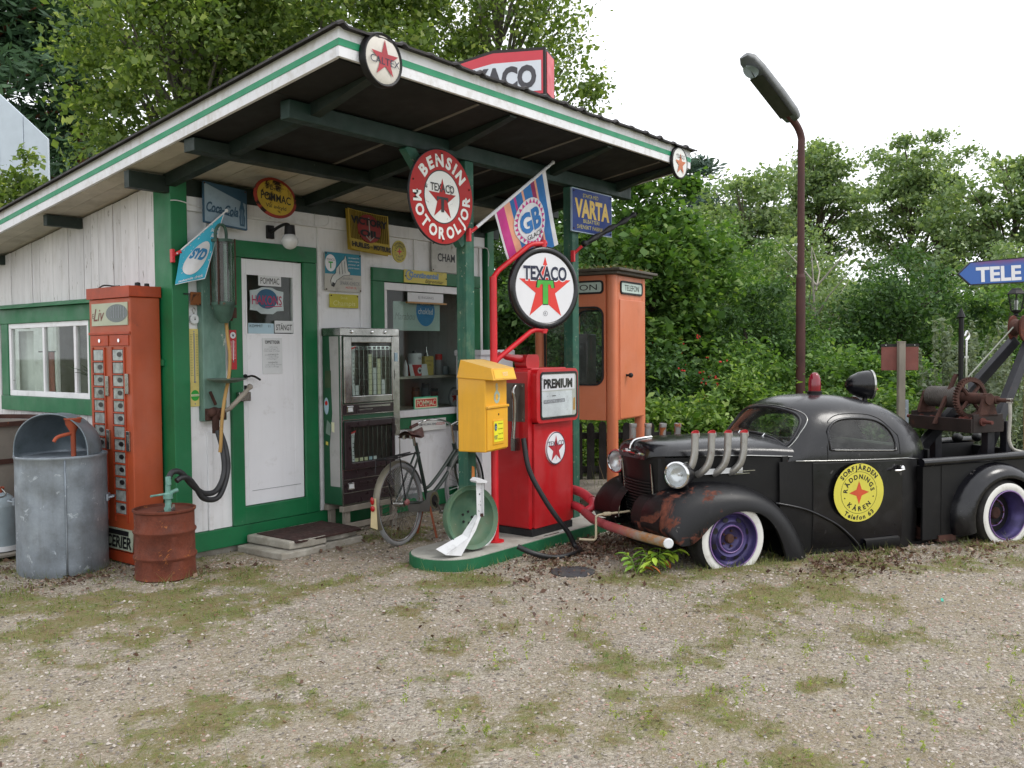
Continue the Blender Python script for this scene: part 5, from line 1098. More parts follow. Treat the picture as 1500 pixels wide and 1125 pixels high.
def guard(x, a0, a1, m_):
    rr = []
    for i in range(25):
        a = a0+(a1-a0)*i/24; row = []
        for k in range(7):
            q = -1+2*k/6; r = .362-.016*q*q; row.append((x+r*math.cos(a), q*.03, WR+r*math.sin(a)))
        rr.append(row)
    m = MB().loft(rr).loft([[Vector(p)*.0+Vector((p[0]-.003*math.cos(a0+(a1-a0)*i/24), p[1], p[2]-.003*math.sin(a0+(a1-a0)*i/24))) for p in reversed(r)] for i, r in enumerate(rr)])
    return m.build("mudguard", m_, t, smooth=180)
guard(.06, .35, 3.62, mat("worn_olive_mudguard", '#6f6a5c', .45, metal=.3, var=.25, rust=.12)); guard(1.16, -.3, 2.5, BG)
# chalky tail end with reflectors
e = Vector((.06+.364*math.cos(3.35), 0, WR+.364*math.sin(3.35)))
MB().prism([(-.035, -.07), (.03, -.085), (.03, .16), (-.012, .16)], -.002, .002, M=Matrix.Translation((.06-.375, 0, WR-.06)) @ Matrix.Rotation(-PI/2, 4, 'Z')).build("tail_plate", mat("yellowed_white_paint", '#c9b98f', .5, rust=.15, rs=12), t, bev=.001)
for dz, sx, sz in ((.06, .018, .032), (.0, .02, .024)): MB().ball((.06-.385, 0, WR-.02+dz+.04), .5, 12, sc=(.02, sx*2, sz*2)).build("reflector", mat("reflector_red", '#a8141c', .2) if "reflector_red" not in bpy.data.materials else bpy.data.materials["reflector_red"], t, smooth=180)
m = MB(); P = dict(bb=(.52, 0, .30), st=(.36, 0, .80), hd=(1.02, 0, .72), hb=(1.055, 0, .60), ra=(.06, .05, WR))
m.tube([(.36, 0, .82), (.50, 0, .30)], .016, 10); m.tube(smoothpath([(.515, 0, .32), (.60, 0, .36), (.78, 0, .45), (1.05, 0, .62)], 4), .018, 10); m.tube(smoothpath([(.47, 0, .42), (.55, 0, .43), (.75, 0, .53), (1.03, 0, .70)], 4), .015, 10); m.tube([(1.01, 0, .76), (1.065, 0, .57)], .02, 10)
for s in (-1, 1): m.tube([(.06, .045*s, WR), (.5, .03*s, .30)], .010, 8); m.tube([(.06, .045*s, WR), (.38, .02*s, .74)], .009, 8); m.tube(smoothpath([(1.065, .03*s, .57), (1.09, .045*s, .48), (1.16, .05*s, WR)], 4), .011, 8)
m.build("frame", BG, t, smooth=60)
MB().cyl((.345, 0, .80), (.33, 0, .89), .013).build("seat_post", CHROMED, t, smooth=40)
m = MB(); rr = []
for i in range(9):
    u = i/8; wv = (.095*(1-u)**.9+.022)*(.55+.45*min(1, u*6)); row = []
    for k in range(9): q = -1+k/4; row.append((.20+.27*u, q*wv, .935-.03*q*q*(1+u)-.015*math.sin(PI*u)+.015*u))
    rr.append(row)
m.loft(rr); m.loft([[Vector(p)-Vector((0, 0, .02)) for p in reversed(r)] for r in rr]); m.build("saddle", SADDLE, t, smooth=180)
m = MB()
for s in (-.035, .035): m.tube([(.23, s, .90), (.25, s, .87), (.42, s*.5, .90)], .004, 5); m.lathe([(.016, 0), (.018, .03)]*1, 8, M=Matrix.Translation((.24, s, .865)))
m.build("saddle_springs", CHROMED, t)
m = MB()
for s in (-.07, .07): m.tube([(-.14, s, .73), (.33, s*.6, .745)], .006, 6); m.tube([(-.12, s, .735), (.0, s, .72), (.05, s, WR)], .006, 6); m.tube([(-.14, s, .73), (-.16, s, .62)], .005, 6)
m.tube([(-.14, -.07, .73), (-.14, .07, .73)], .006, 6); m.tube([(.0, -.07, .735), (.0, .07, .735)], .005, 6); m.tube([(.15, -.06, .74), (.15, .06, .74)], .005, 6); m.box(-.12, -.012, .735, .3, .012, .742)
m.build("luggage_rack", BLACKI, t)
# string skirt guard over the rear wheel
m = MB()
for k in range(30):
    a = .25+1.9*k/29
    for s in (-.035, .035): m.tube([(.06+.345*math.cos(a), s, WR+.345*math.sin(a)), (.20+.06*math.cos(a), s*1.3, WR-.02+.05*math.sin(a))], .0013, 3, caps=False)
m.build("skirt_guard", GREYP, t)
m = MB(); cg = [(.10, .335), (.12, .27), (.50, .215), (.58, .24), (.615, .30), (.59, .37), (.52, .395), (.42, .385), (.40, .33), (.30, .31)]
m.prism(cg, -.052, -.046); m.build("chain_guard", mat("grey_chain_guard", '#6e6f6c', .5, metal=.3, var=.2, damt=.3), t, bev=.004)
m = MB(); m.ring(.05, .075, -.0535, 0, cx=.53, cz=.305, n=28); m.ring(.0, .05, -.0525, 1, cx=.53, cz=.305, n=20); m.build("chainring", [CHROMED, BLACKI], t)
m = MB(); m.tube([(.53, -.06, .305), (.60, -.065, .20)], .009, 7); m.tube([(.53, .06, .305), (.46, .065, .41)], .009, 7); m.box(.56, -.15, .185, .64, -.07, .205); m.box(.42, .07, .405, .5, .15, .425); m.build("pedals", CHROMED, t)
m = MB(); m.tube([(1.01, 0, .75), (.985, 0, .93)], .012, 8)
for s in (-1, 1): m.tube(smoothpath([(.985, 0, .93), (1.0, .10*s, .97), (.98, .22*s, .985), (.88, .27*s, .965), (.80, .275*s, .945)], 4), .010, 8)
m.build("handlebar", CHROME, t, smooth=60)
m = MB()
for s in (-1, 1): m.tube([(.84, .273*s, .953), (.73, .278*s, .93)], .015, 10)
m.build("grip", SADDLE, t, smooth=60); MB().ball((.95, -.17, 1.01), .032, 12, sc=(1, 1, .75)).build("bell", CHROME, t, smooth=180)
m = MB(); m.tube([(.46, -.04, .28), (.42, -.12, .0)], .010, 6); m.tube([(.50, .04, .27), (.52, .14, .0)], .010, 6); m.build("stand", mat("rusty_orange_stand", '#8e4a2a', .7, rust=.3), t)
MB().ball((.06, -.075, .36), .028, 10, sc=(1, .8, 1)).build("rear_gear", mat("dull_pink_hub", '#8e5a58', .5), t, smooth=180)
# ------------------------------------------------------------------ the black tow truck.  local x runs from nose to tail, -y is the side towards the yard
TR = thing("tow_truck", "old rusting black tow truck with whitewall tyres, side pipes and a yellow door emblem", "tow truck", (2.640, -2.931, 0), rz=math.radians(-31))
BLK = mat("worn_black_paint", '#0c0c11', .24, var=.25, vs=3, damt=.2, dirt='#2a292f', ds=4, chip=.34, cs=9, ccol='#4c4a4a', bump=.55, bs=5, coat=.1, spec=.45, streak=.25)
BLKF = mat("rusting_black_fender_paint", '#0b0b0f', .42, var=.25, vs=3, damt=.28, dirt='#3a3838', ds=5, rust=.56, rs=4.2, rcol='#5e3326', xr=(-.62, .25), chip=.2, cs=12, ccol='#7a7672', bump=.2, spec=.35)
BLKM = mat("matt_black_paint", '#0b0b0d', .5, var=.3, vs=5, spec=.35, damt=.3, dirt='#2c2928', rust=.05, bump=.15)
TYRE = mat("tyre_rubber", '#1b1a1a', .75, var=.25, vs=9, damt=.5, dirt='#4a443c', bump=.3)
WWALL = mat("scuffed_whitewall", '#d9d8d3', .6, var=.04, damt=.3, dirt='#8a7a64', ds=8, chip=.12, ccol='#4a4036')
PURP = mat("purple_wheel_paint", '#48406e', .34, metal=.4, var=.5, vs=7, damt=.65, dirt='#23203f', ds=6, chip=.14, cs=10, ccol='#b58fc0', rust=.05)
PURPL = mat("lilac_wheel_edge", '#7d5f94', .4, var=.2)
def sup(a, n): c = math.cos(a); return math.copysign(abs(c)**(2/n), c)
def interp(tab, x):
    for i in range(len(tab)-1):
        if x <= tab[i+1][0]:
            t = (x-tab[i][0])/(tab[i+1][0]-tab[i][0]); t = max(0, min(1, t)); return tuple(a+(b-a)*t for a, b in zip(tab[i][1:], tab[i+1][1:]))
    return tab[-1][1:]
def smooth_tab(tab, k=5):
    P = [tuple(x) for x in tab]; o = []
    for i in range(len(P)-1):
        a, b, c, d = P[max(0, i-1)], P[i], P[i+1], P[min(len(P)-1, i+2)]
        for j in range(k):
            t = j/k; o.append(tuple(.5*(2*b[q]+(c[q]-a[q])*t+(2*a[q]-5*b[q]+4*c[q]-d[q])*t*t+(3*b[q]-a[q]-3*c[q]+d[q])*t**3) for q in range(len(b))))
    o.append(P[-1]); return o
# hood: half width, shoulder height, crown height
HT = smooth_tab([(-.475, .20, .77, .842), (-.462, .24, .79, .880), (-.43, .285, .802, .902), (-.34, .335, .806, .914), (-.2, .37, .806, .918), (.0, .395, .805, .921), (.3, .44, .795, .921), (.5, .475, .785, .916), (.66, .505, .77, .91)], 4)
def hood_ring(x, w, zs, zt, zb=.25, top_only=False, n=26):
    r = []
    if not top_only: r += [(x, -w, zb), (x, -w*1.0, (zb+zs)/2), (x, -w, zs-.012)]
    for i in range(n+1):
        a = PI-PI*i/n; r.append((x, w*sup(a, 2.5), zs+(zt-zs)*abs(math.sin(a))**(2/2.2)))
    if not top_only: r += [(x, w, zs-.012), (x, w, (zb+zs)/2), (x, w, zb)]
    return r
MB().loft([hood_ring(x, w, zs, zt, top_only=True) for x, w, zs, zt in HT]).add(hood_ring(*HT[0], top_only=True), [tuple(range(26, -1, -1))]).build("hood", BLK, TR, smooth=50)
m = MB()
for s in (-1, 1):
    rr = [[(x, s*(w-.006), z) for z in (.22, .5, zs-.014)] for x, w, zs, zt in HT if x > -.43]
    m.loft(rr if s > 0 else [list(reversed(r)) for r in rr])
m.build("hood_side", BLKM, TR, smooth=60)
# grille shell: rounded front with horizontal louvres between two edge bars
sh = MB(); rr = []
for z in np.linspace(.10, .80, 12):
    k = (z-.20)/.585; row = []
    for i in range(25):
        a = -1+2*i/24; vv = a*(.30+.03*k); x = -.475+.055*(1-k)+.10*abs(a)**2.6+(.012 if abs(a) < .68 and .24 < z < .70 else 0)
        row.append((x, vv, z))
    rr.append(row)
sh.loft(rr); G = sh.build("grille_shell", BLKM, TR, smooth=60)
for i in range(19):
    z = .175+i*.0232; k = (z-.2)/.585; P = []
    for j in range(13):
        a = -.66+1.32*j/12; P.append((-.482+.055*(1-k)+.10*abs(a)**2.6, a*(.30+.03*k), z))
    MB().tube([(p[0], p[1], p[2]) for p in P], .0075, 6).build("louvre", BLKM, G, smooth=60)
for s in (-1, 1):
    MB().tube([(-.482+.055*(1-(z-.2)/.585)+.10*.70**2.6, s*.70*(.30+.03*(z-.2)/.585), z) for z in np.linspace(.14, .74, 8)], .008, 6).build("edge_bar", CHROMED, G, smooth=60)
m = MB(); m.tube(smoothpath([(-.44, -.25, .80), (-.49, -.12, .812), (-.505, 0, .822), (-.49, .12, .812), (-.44, .25, .80)], 4), .010, 6); m.box(-.52, -.02, .82, -.46, .02, .842); m.build("nose_trim", CHROME, TR, smooth=50)
MB().tube(smoothpath([(-.495, 0, .82), (-.48, 0, .87), (-.44, 0, .907), (-.3, 0, .922)], 5), [.010]*5+[.012]*5+[.009]*6, 8).build("hood_ornament", CHROME, TR, smooth=60)
for s in (-1, 1): MB().box(-.345, s*.352-.008, .728, -.19, s*.352+.014*s+.002, .742).box(-.345, s*.352-.008, .746, -.19, s*.352+.014*s+.002, .760).build("side_trim", CHROMED, TR, bev=.003)
for s in (-1, 1): MB().tube([(-.40, s*.275, .79), (0, s*.40, .802), (.3, s*.445, .793), (.64, s*.50, .774)], .005, 5).build("hood_seam", CHROMED, TR)
# vents on the hood side
for s in (-1, 1): MB().box(.14, s*.428-.004, .655, .48, s*.428+.006*s, .662).box(.14, s*.435-.004, .675, .48, s*.435+.006*s, .682).build("side_vent", CHROMED, TR)

# front fenders
CP = smooth_tab([(-.47, .225), (-.535, .31), (-.525, .42), (-.46, .51), (-.34, .572), (-.17, .603), (.04, .60), (.26, .555), (.44, .46), (.57, .335), (.67, .19), (.735, .06), (.755, -.02)], 4)
LP = smooth_tab([(-.45, .207), (-.43, .204), (-.39, .205), (-.345, .215), (-.27, .262), (-.17, .345), (-.03, .408), (.10, .418), (.24, .385), (.345, .30), (.41, .19), (.455, .07), (.475, -.02)], 4)
def fender(s):
    rr = []
    for (px, pz), (lx, lz) in zip(CP, LP):
        row = []
        for v, k in ((-.16, .0), (-.30, -.03), (-.42, -.015), (-.52, .06), (-.59, .19), (-.635, .38), (-.658, .6), (-.668, .82), (-.668, 1.0), (-.655, 1.03), (-.64, 1.0)):
            dz = -.05*((v+.42)/.26)**2 if v > -.42 else 0
            row.append((px+(lx-px)*max(0, k)+(0 if k >= 0 else 0), -s*v if s > 0 else v, pz+(lz-pz)*max(k, -.05)+dz))
        rr.append(row)
    if s < 0: return MB().loft([list(reversed(r)) for r in rr])
    return MB().loft(rr)
for s in (-1, 1):
    F_ = fender(s).build("front_fender", BLKF if s < 0 else BLKM, TR, smooth=55)
    m = MB(); m.loft([[(x, s*.10, z-.02), (x, s*.52, z-.03)] for x, z in CP[4:]] if s < 0 else [[(x, s*.52, z-.03), (x, s*.10, z-.02)] for x, z in CP[4:]]); m.build("inner_fender", BLKM, F_)
MB().box(-.40, -.34, .12, .7, .34, .55).build("chassis", BLKM, TR)

# headlamps
def headlamp(s):
    c = Vector((-.36, s*.475, .685)); L = Matrix.Translation(c) @ Vector((-1, -.62 if s < 0 else -.30, .02)).to_track_quat('Z', 'Y').to_matrix().to_4x4()
    b = MB().lathe([(.088, -.01), (.09, -.03), (.090, -.07), (.082, -.12), (.062, -.165), (.03, -.188), (0, -.192)], 28, M=L).build("headlamp", BLK, TR, smooth=60)
    MB().lathe([(.086, -.012), (.098, -.012), (.101, .0), (.098, .013), (.088, .016), (.084, .01)], 32, M=L).build("chrome_ring", CHROME, b, smooth=60)
    MB().lathe([(.086, .008), (.06, .018), (.03, .023), (0, .025)], 28, M=L).build("lens", glass("lamp_lens", (.95, .97, .97), 1.0, .12) if "lamp_lens" not in bpy.data.materials else bpy.data.materials["lamp_lens"], b, smooth=180)
    MB().lathe([(.084, .004), (.07, -.03), (.045, -.05), (.012, -.058), (.012, -.03), (0, -.028)], 28, M=L).build("reflector", mat("lamp_reflector", '#d8dadc', .3, metal=.8, var=.05) if "lamp_reflector" not in bpy.data.materials else bpy.data.materials["lamp_reflector"], b, smooth=60)
    MB().tube([c+Vector((.06, 0, -.07)), c+Vector((.09, -s*.03, -.13))], .028, 10).build("stalk", BLKM, b, smooth=40)
for s in (-1, 1): headlamp(s)

# side pipes: four each side
PIPE = mat("dull_silver_pipe", '#a8a6a2', .36, metal=.65, var=.15, vs=9, damt=.3, dirt='#54504a', rust=.18, rs=8, rcol='#7d4526')
PIPER = mat("rusty_silver_pipe", '#8a8986', .5, metal=.5, var=.15, vs=9, damt=.3, rust=.62, rs=9, rcol='#8a4a24')
PIPEIN = mat("red_pipe_mouth", '#b0282c', .6)
for s in (-1, 1):
    for k in range(4):
        x = -.21+k*.142; v0, v1 = s*.40, s*.475
        pth = smoothpath([(x-.075, s*.40, .665), (x-.055, s*.435, .690), (x-.022, s*.465, .745), (x-.004, v1, .82), (x, v1, .88), (x+.004, v1, .985-.004*k)], 5)
        p = MB().tube(pth, .0275, 14, caps=False).build("side_pipe", PIPE if s < 0 else PIPER, TR, smooth=60, rot=(0, 0, 0))
        if s < 0: p['label'] = "silver upswept side pipe with a red mouth"
        zt = .985-.004*k; M0 = Matrix.Translation((x+.004, v1, zt)) @ Matrix.Rotation(-.55, 4, 'Y') @ Matrix.Rotation(.35, 4, 'X')
        MB().lathe([(.030, -.03), (.0315, .0), (.030, .003)], 16, M=M0 if s < 0 else Matrix.Translation((x+.004, v1, zt))).build("pipe_end", PIPE if s < 0 else PIPER, p, smooth=60)
        MB().lathe([(.0302, .0032), (.026, .001), (.024, -.008), (0, -.012)], 16, M=M0 if s < 0 else Matrix.Translation((x+.004, v1, zt))).build("mouth", PIPEIN if s < 0 else PIPER, p, smooth=50)
    MB().box(-.1, s*.405-.01, .665, .28, s*.405+.02*s, .705).build("pipe_shield", PAPER, TR)

# cab: lower body and greenhouse
ZT = smooth_tab([(.60, .76), (.63, .905), (.66, .94), (.72, 1.035), (.79, 1.125), (.87, 1.178), (.98, 1.206), (1.15, 1.22), (1.35, 1.212), (1.6, 1.17), (1.83, 1.095), (2.02, .995), (2.17, .86), (2.26, .72), (2.30, .60)], 5)
WT = smooth_tab([(.60, .50), (.80, .535), (1.0, .56), (1.3, .568), (1.6, .558), (1.75, .537), (1.9, .475), (2.05, .385), (2.2, .27), (2.30, .16)], 5)
ZB = .735; NS = 3.0
def zt_(x): return interp(ZT, x)[0]
def w_(x): return interp(WT, x)[0]
def zb_(x): return ZB-.022*(x-.6) if x < 1.7 else ZB-.024-(x-1.7)*.12
def S(x, a):
    """a: 0 far belt, PI near belt"""
    zb = zb_(x); c = math.cos(a); s = math.sin(a); h = max(.001, zt_(x)-zb)
    return Vector((x, w_(x)*math.copysign(abs(c)**(2/NS), c), zb+h*abs(s)**(2/2.1)))
def S_side(x, z, off=.0, sgn=-1):
    zb = zb_(x); h = zt_(x)-zb; s = min(1, max(0, (z-zb)/h))**(2.1/2); a = math.asin(s); p = S(x, PI-a if sgn < 0 else a); p.y += sgn*off; return p
def S_front(v, z, off=0.):
    # windscreen point from (v, z): search x where the surface passes through
    lo, hi = .62, 1.0
    for _ in range(40):
        x = (lo+hi)/2; w = w_(x); q = min(.9999, abs(v)/w); s = math.sqrt(max(0, 1-(q**(NS/2))**2)); zz = zb_(x)+(zt_(x)-zb_(x))*s**(2/2.1)
        if zz < z: lo = x
        else: hi = x
    return Vector((x-off, v, z))
def in_side(x, z):
    # rounded side window
    if not (.955 < x < 1.60): return False
    return side_lim(x)[0] < z < side_lim(x)[1]
def side_lim(x):
    u = (x-.955)/(1.60-.955); zb = .815-.030*u
    top = .815+(.232)*max(0, 1-abs((u-.47)/.53)**3.6)**.5*(1-.16*max(0, u-.45))
    return zb, top
WS = [(-.43, .845), (-.30, .888), (-.15, .912), (0, .92), (.15, .912), (.30, .888), (.43, .845), (.435, .93), (.405, 1.03), (.32, 1.09), (.15, 1.118), (0, 1.124), (-.15, 1.118), (-.32, 1.09), (-.405, 1.03), (-.435, .93)]
WSs = [tuple(p) for p in smoothpath([Vector((a, b, 0)) for a, b in WS+[WS[0]]], 5)][:-1]
WSs = [(p[0], p[1]) for p in WSs]
def in_poly(x, y, P):
    c = False; j = len(P)-1
    for i in range(len(P)):
        if (P[i][1] > y) != (P[j][1] > y) and x < (P[j][0]-P[i][0])*(y-P[i][1])/(P[j][1]-P[i][1])+P[i][0]: c = not c
        j = i
    return c
xs = sorted(set([round(v, 4) for v in list(np.linspace(.60, .66, 7))+list(np.linspace(.67, .98, 32))+list(np.linspace(1.0, 1.66, 45))+list(np.linspace(1.69, 2.30, 28))]))
NA = 96
pts = [[S(x, PI*j/NA) for j in range(NA+1)] for x in xs]
shell = MB(); panes = MB(); sidep = MB()
def put(mb, q): mb.add(q, [(0, 1, 2, 3)])
allv = [p for r in pts for p in r]; fs = []; gl = []
for i in range(len(xs)-1):
    for j in range(NA):
        c = (pts[i][j]+pts[i+1][j]+pts[i+1][j+1]+pts[i][j+1])/4
        f = (i*(NA+1)+j, i*(NA+1)+j+1, (i+1)*(NA+1)+j+1, (i+1)*(NA+1)+j)
        if c.x < .98 and c.x > .61 and in_poly(c.y, c.z, WSs) and zt_(c.x) < 1.2: gl.append(f)
        elif 1.80 < c.x < 2.20 and abs(c.y) < .34*(1-((c.x-2.0)/.2)**4*.3): gl.append(f)
        elif in_side(c.x, c.z) and abs(c.y) > .35: gl.append(f)
        else: fs.append(f)
shell.add(allv, fs); CAB = shell.build("cab", BLK, TR, smooth=60)
GT = glass("cab_glass", (.80, .86, .80), 1.0, .05)
GD = glass("dark_side_glass", (.42, .48, .43), 1.0, .05); sideg = [f for f in gl if sum(abs(allv[i].y) for i in f)/4 > .40 and sum(allv[i].x for i in f)/4 > .94]; sset = set(sideg)
pm = MB(); pm.add(allv, [f for f in gl if f not in sset]); pm.build("pane", GT, CAB, smooth=180)
pm = MB(); pm.add(allv, sideg); pm.build("side_pane", GD, CAB, smooth=180)
inner = MB(); inner.add([Vector((p.x, p.y*.955, p.z-.018)) for p in allv], [tuple(reversed(f)) for f in fs]); inner.build("lining", mat("dark_headlining", '#121110', .95, spec=.1), CAB, smooth=60)
RUBB = mat("window_rubber", '#222226', .45, damt=.4, dirt='#5d5c5c')
MB().tube([S_front(v, z, .004) for v, z in WSs], .012, 8, closed=True).build("windscreen_frame", RUBB, CAB, smooth=180)
MB().tube([S_front(v*1.05, z+(.016 if z > .95 else -.010), .004) for v, z in WSs], .005, 6, closed=True).build("windscreen_trim", CHROMED, CAB, smooth=180)
us = np.linspace(0.002, .998, 40)
for s in (-1, 1):
    lower = [(.955+.645*u, side_lim(.955+.645*u)[0]) for u in us]; upper = [(.955+.645*u, side_lim(.955+.645*u)[1]) for u in us]
    P = [S_side(x, z, .002, s) for x, z in lower+upper[::-1]]
    MB().tube(P, .011, 8, closed=True).build("window_frame", BLK, CAB, smooth=180)
    MB().tube([S_side(x, z, .008, s) for x, z in lower[2:-2]], .006, 6).build("window_sill", CHROMED, CAB, smooth=180)
    MB().tube([S_side(x, zb_(x)+.005, .003, s) for x in np.linspace(.66, 1.9, 20)], .006, 6).build("belt_moulding", CHROMED if s < 0 else BLK, CAB, smooth=180)
    # door outline over the window
    MB().tube([S_side(.93+.0*k, .74+.05*k, .001, s) for k in range(3)]+[S_side(.95+.65*u, min(zt_(.95+.65*u)-.05, side_lim(min(1.595, max(.96, .955+.645*u)))[1]+.035), .001, s) for u in np.linspace(.06, .94, 24)]+[S_side(1.64, .90-.05*k, .001, s) for k in range(4)], .0035, 5).build("door_seam", BLKM, CAB)
# lower body
for s in (-1, 1):
    rr = []
    for x in np.linspace(.52, 1.88, 30):
        w = w_(max(.6, x)); row = []
        for k in range(9):
            u = k/8; z = -.04+(zb_(max(.6, x))+.002+.04)*u; row.append((x, s*(w+.012*math.sin(PI*u)-.012*(1-u)), z))
        rr.append(row)
    (MB().loft(rr) if s < 0 else MB().loft([list(reversed(r)) for r in rr])).build("body_side", BLKM, TR, smooth=60)
    rr = []
    for x in np.linspace(.80, 1.655, 22):
        w = w_(x); row = []
        for k in range(11):
            u = k/10; z = .055+(zb_(x)-.012-.055)*u; uu = (z+.04)/(zb_(x)+.042); row.append((x, s*(w+.012*math.sin(PI*uu)-.012*(1-uu)+.006), z))
        rr.append(row)
    D_ = (MB().loft(rr) if s < 0 else MB().loft([list(reversed(r)) for r in rr])).build("door", BLK, TR, smooth=60)
    edge = [rr[0][k] for k in range(11)]+[r[10] for r in rr]+[rr[-1][10-k] for k in range(11)]
    MB().tube([(p[0], p[1]-.002*s, p[2]) for p in edge], .0028, 5).build("door_gap", BLKM, D_)
    if s < 0:
        m = MB(); rescue_emblem(m, .235, 0, (0, 1, 2), True); E_ = m.build("emblem", [mat("emblem_yellow", '#cdc44a', .45, var=.05, damt=.12, dirt='#a8a04a'), BLACKP, mat("emblem_orange_red", '#c8502c', .45)], D_, loc=(1.185, -.606, .478)); E_.scale = (1.03, 1, .965)
    m = MB(); m.tube(smoothpath([(1.53, s*.615, .632), (1.57, s*.625, .632), (1.62, s*.62, .638)], 3), .009, 8).ball((1.615, s*.605, .648), .02, 10).box(1.605, s*.585-.01, .63, 1.63, s*.585+.01, .665); m.build("handle", CHROME, D_, smooth=60)
    # crease and running board piece
    m = MB(); m.tube(smoothpath([(.47, s*.52, .43), (.72, s*.555, .37), (.94, s*.575, .27), (1.06, s*.585, .19), (1.19, s*.59, .07), (1.24, s*.59, -.02)], 5), .010, 8); m.build("wing_crease", BLK, TR, smooth=180)
    rr = [[(x, s*(.575+.016), .02), (x, s*.605, .05), (x, s*.60, .095), (x, s*.575, .105)] for x in (1.26, 1.4, 1.6)]
    (MB().loft(rr) if s < 0 else MB().loft([list(reversed(r)) for r in rr])).build("running_board", BLKM, TR, smooth=60)
MB().box(.6, -.5, -.03, 2.1, .5, .02).box(.55, -.5, .02, .6, .5, .78).box(2.1, -.38, 0.02, 2.12, .38, .75).build("cab_floor", BLKM, TR)
m = MB(); m.box(1.45, -.45, .2, 1.9, .45, .38); m.box(1.78, -.45, .38, 1.92, .45, .80); m.build("seat", mat("dusty_green_vinyl", '#3c4638', .6), TR, bev=.04)
MB().tube([(.98+.14*math.cos(a)*.3, -.25+.16*math.sin(a), .76+.15*math.cos(a)) for a in [2*PI*i/24 for i in range(24)]], .011, 6, closed=True).tube([(.98, -.25, .76), (.75, -.25, .62)], .012, 6).build("steering_wheel", BLACKR, TR, smooth=60)
MB().box(.64, -.46, .70, .80, .46, .80).build("dashboard", BLKM, TR, bev=.02)
for v in (-.17, .16): MB().tube([S_front(v, .915, .012)-Vector((.02, 0, .012)), S_front(v, .915, .012)+Vector((0, 0, .01))], .007, 6).build("wiper_stub", CHROME, TR)

# roof lamps
t_ = MB().lathe([(0, 0), (.058, 0), (.06, .03), (.052, .032), (0, .03)], 20, M=Matrix.Translation((1.235, -.02, 1.213))).build("beacon", BLACKI, TR, smooth=40)
MB().lathe([(.050, .03), (.052, .08), (.048, .13), (.036, .165), (.018, .183), (0, .187)], 20, M=Matrix.Translation((1.235, -.02, 1.213))).build("red_dome", mat("beacon_red", '#7d1226', .15, var=.15, coat=.5), t_, smooth=180)
L = Matrix.Translation((1.78, .0, 1.285)) @ Matrix.Rotation(math.radians(-22), 4, 'Z') @ Matrix.Rotation(PI/2, 4, 'Y')
sp = MB().lathe([(0, -.17), (.03, -.165), (.075, -.125), (.108, -.06), (.12, .0), (.12, .04)], 28, M=L).tube([(1.78, 0, 1.10), (1.78, 0, 1.2)], .022, 10).build("spotlight", BLK, TR, smooth=60)
MB().lathe([(.114, .038), (.127, .038), (.127, .055), (.11, .06)], 28, M=L).build("chrome_ring", CHROMED, sp, smooth=60); MB().lathe([(.112, .052), (0, .068)], 28, M=L).build("lens", bpy.data.materials["lamp_reflector"], sp, smooth=60)
L2 = Matrix.Translation((1.765, 0, 1.285)) @ Matrix.Rotation(math.radians(-22), 4, 'Z')
MB().text("RAT", .01, .0, .05, -.0985, w=.07, bold=.02, M=L2).build("decal", mat("worn_grey_decal", '#8a8488', .6), sp) if False else None
m = MB(); m.tube(smoothpath([(2.0, .35, 1.0), (2.06, .38, 1.12), (2.15, .40, 1.2), (2.3, .42, 1.22)], 4), .011, 8); m.build("copper_hose", mat("copper_hose", '#8a4a2a', .5), TR, smooth=60); MB().lathe([(.0, 0), (.13, 0), (.14, .03), (.1, .05), (0, .06)], 24, M=Matrix.Translation((2.03, .42, 1.03)) @ Matrix.Rotation(PI/2, 4, 'Y')).build("rear_lamp", BLK, TR, smooth=50)

# pickup bed
for s in (-1, 1):
    MB().box(1.86, s*.56-.012, .04, 3.62, s*.56+.012, .665).build("bed_side", BLKM, TR, bev=.004)
    MB().tube([(1.84, s*.575, .672), (3.64, s*.575, .69)], .034, 14).build("bed_rail", BLK, TR, smooth=40)
    for x in (2.05,): MB().box(x, s*.57-.006, .08, x+.012, s*.57+.006, .64).build("bed_rib", BLKM, TR)
MB().box(1.86, -.55, .30, 3.62, .55, .33).build("bed_floor", BLKM, TR); MB().box(3.60, -.55, .3, 3.63, .55, .64).build("tailgate", BLKM, TR); MB().box(1.87, -.55, .33, 1.89, .55, .64).build("bed_front", BLKM, TR)
MB().box(1.95, -.50, .02, 2.1, .5, .12).box(2.02, -.585, .02, 2.2, -.5, .07).build("chassis_rail", RUSTI, TR)
RX = 2.63
def rfender(s):
    rr = []
    for i in range(21):
        a = PI*1.10-(PI*1.2)*i/20; ro = .43 if True else 0
        row = []
        for v, r in ((.555, .46), (.60, .455), (.66, .435), (.70, .40), (.715, .36), (.71, .335), (.69, .335)):
            row.append((RX+r*1.06*math.cos(a), s*v, .20+r*.96*math.sin(a)))
        rr.append(row)
    return MB().loft(rr if s > 0 else [list(reversed(r)) for r in rr]).build("rear_fender", BLK, TR, smooth=60)
for s in (-1, 1): rfender(s)

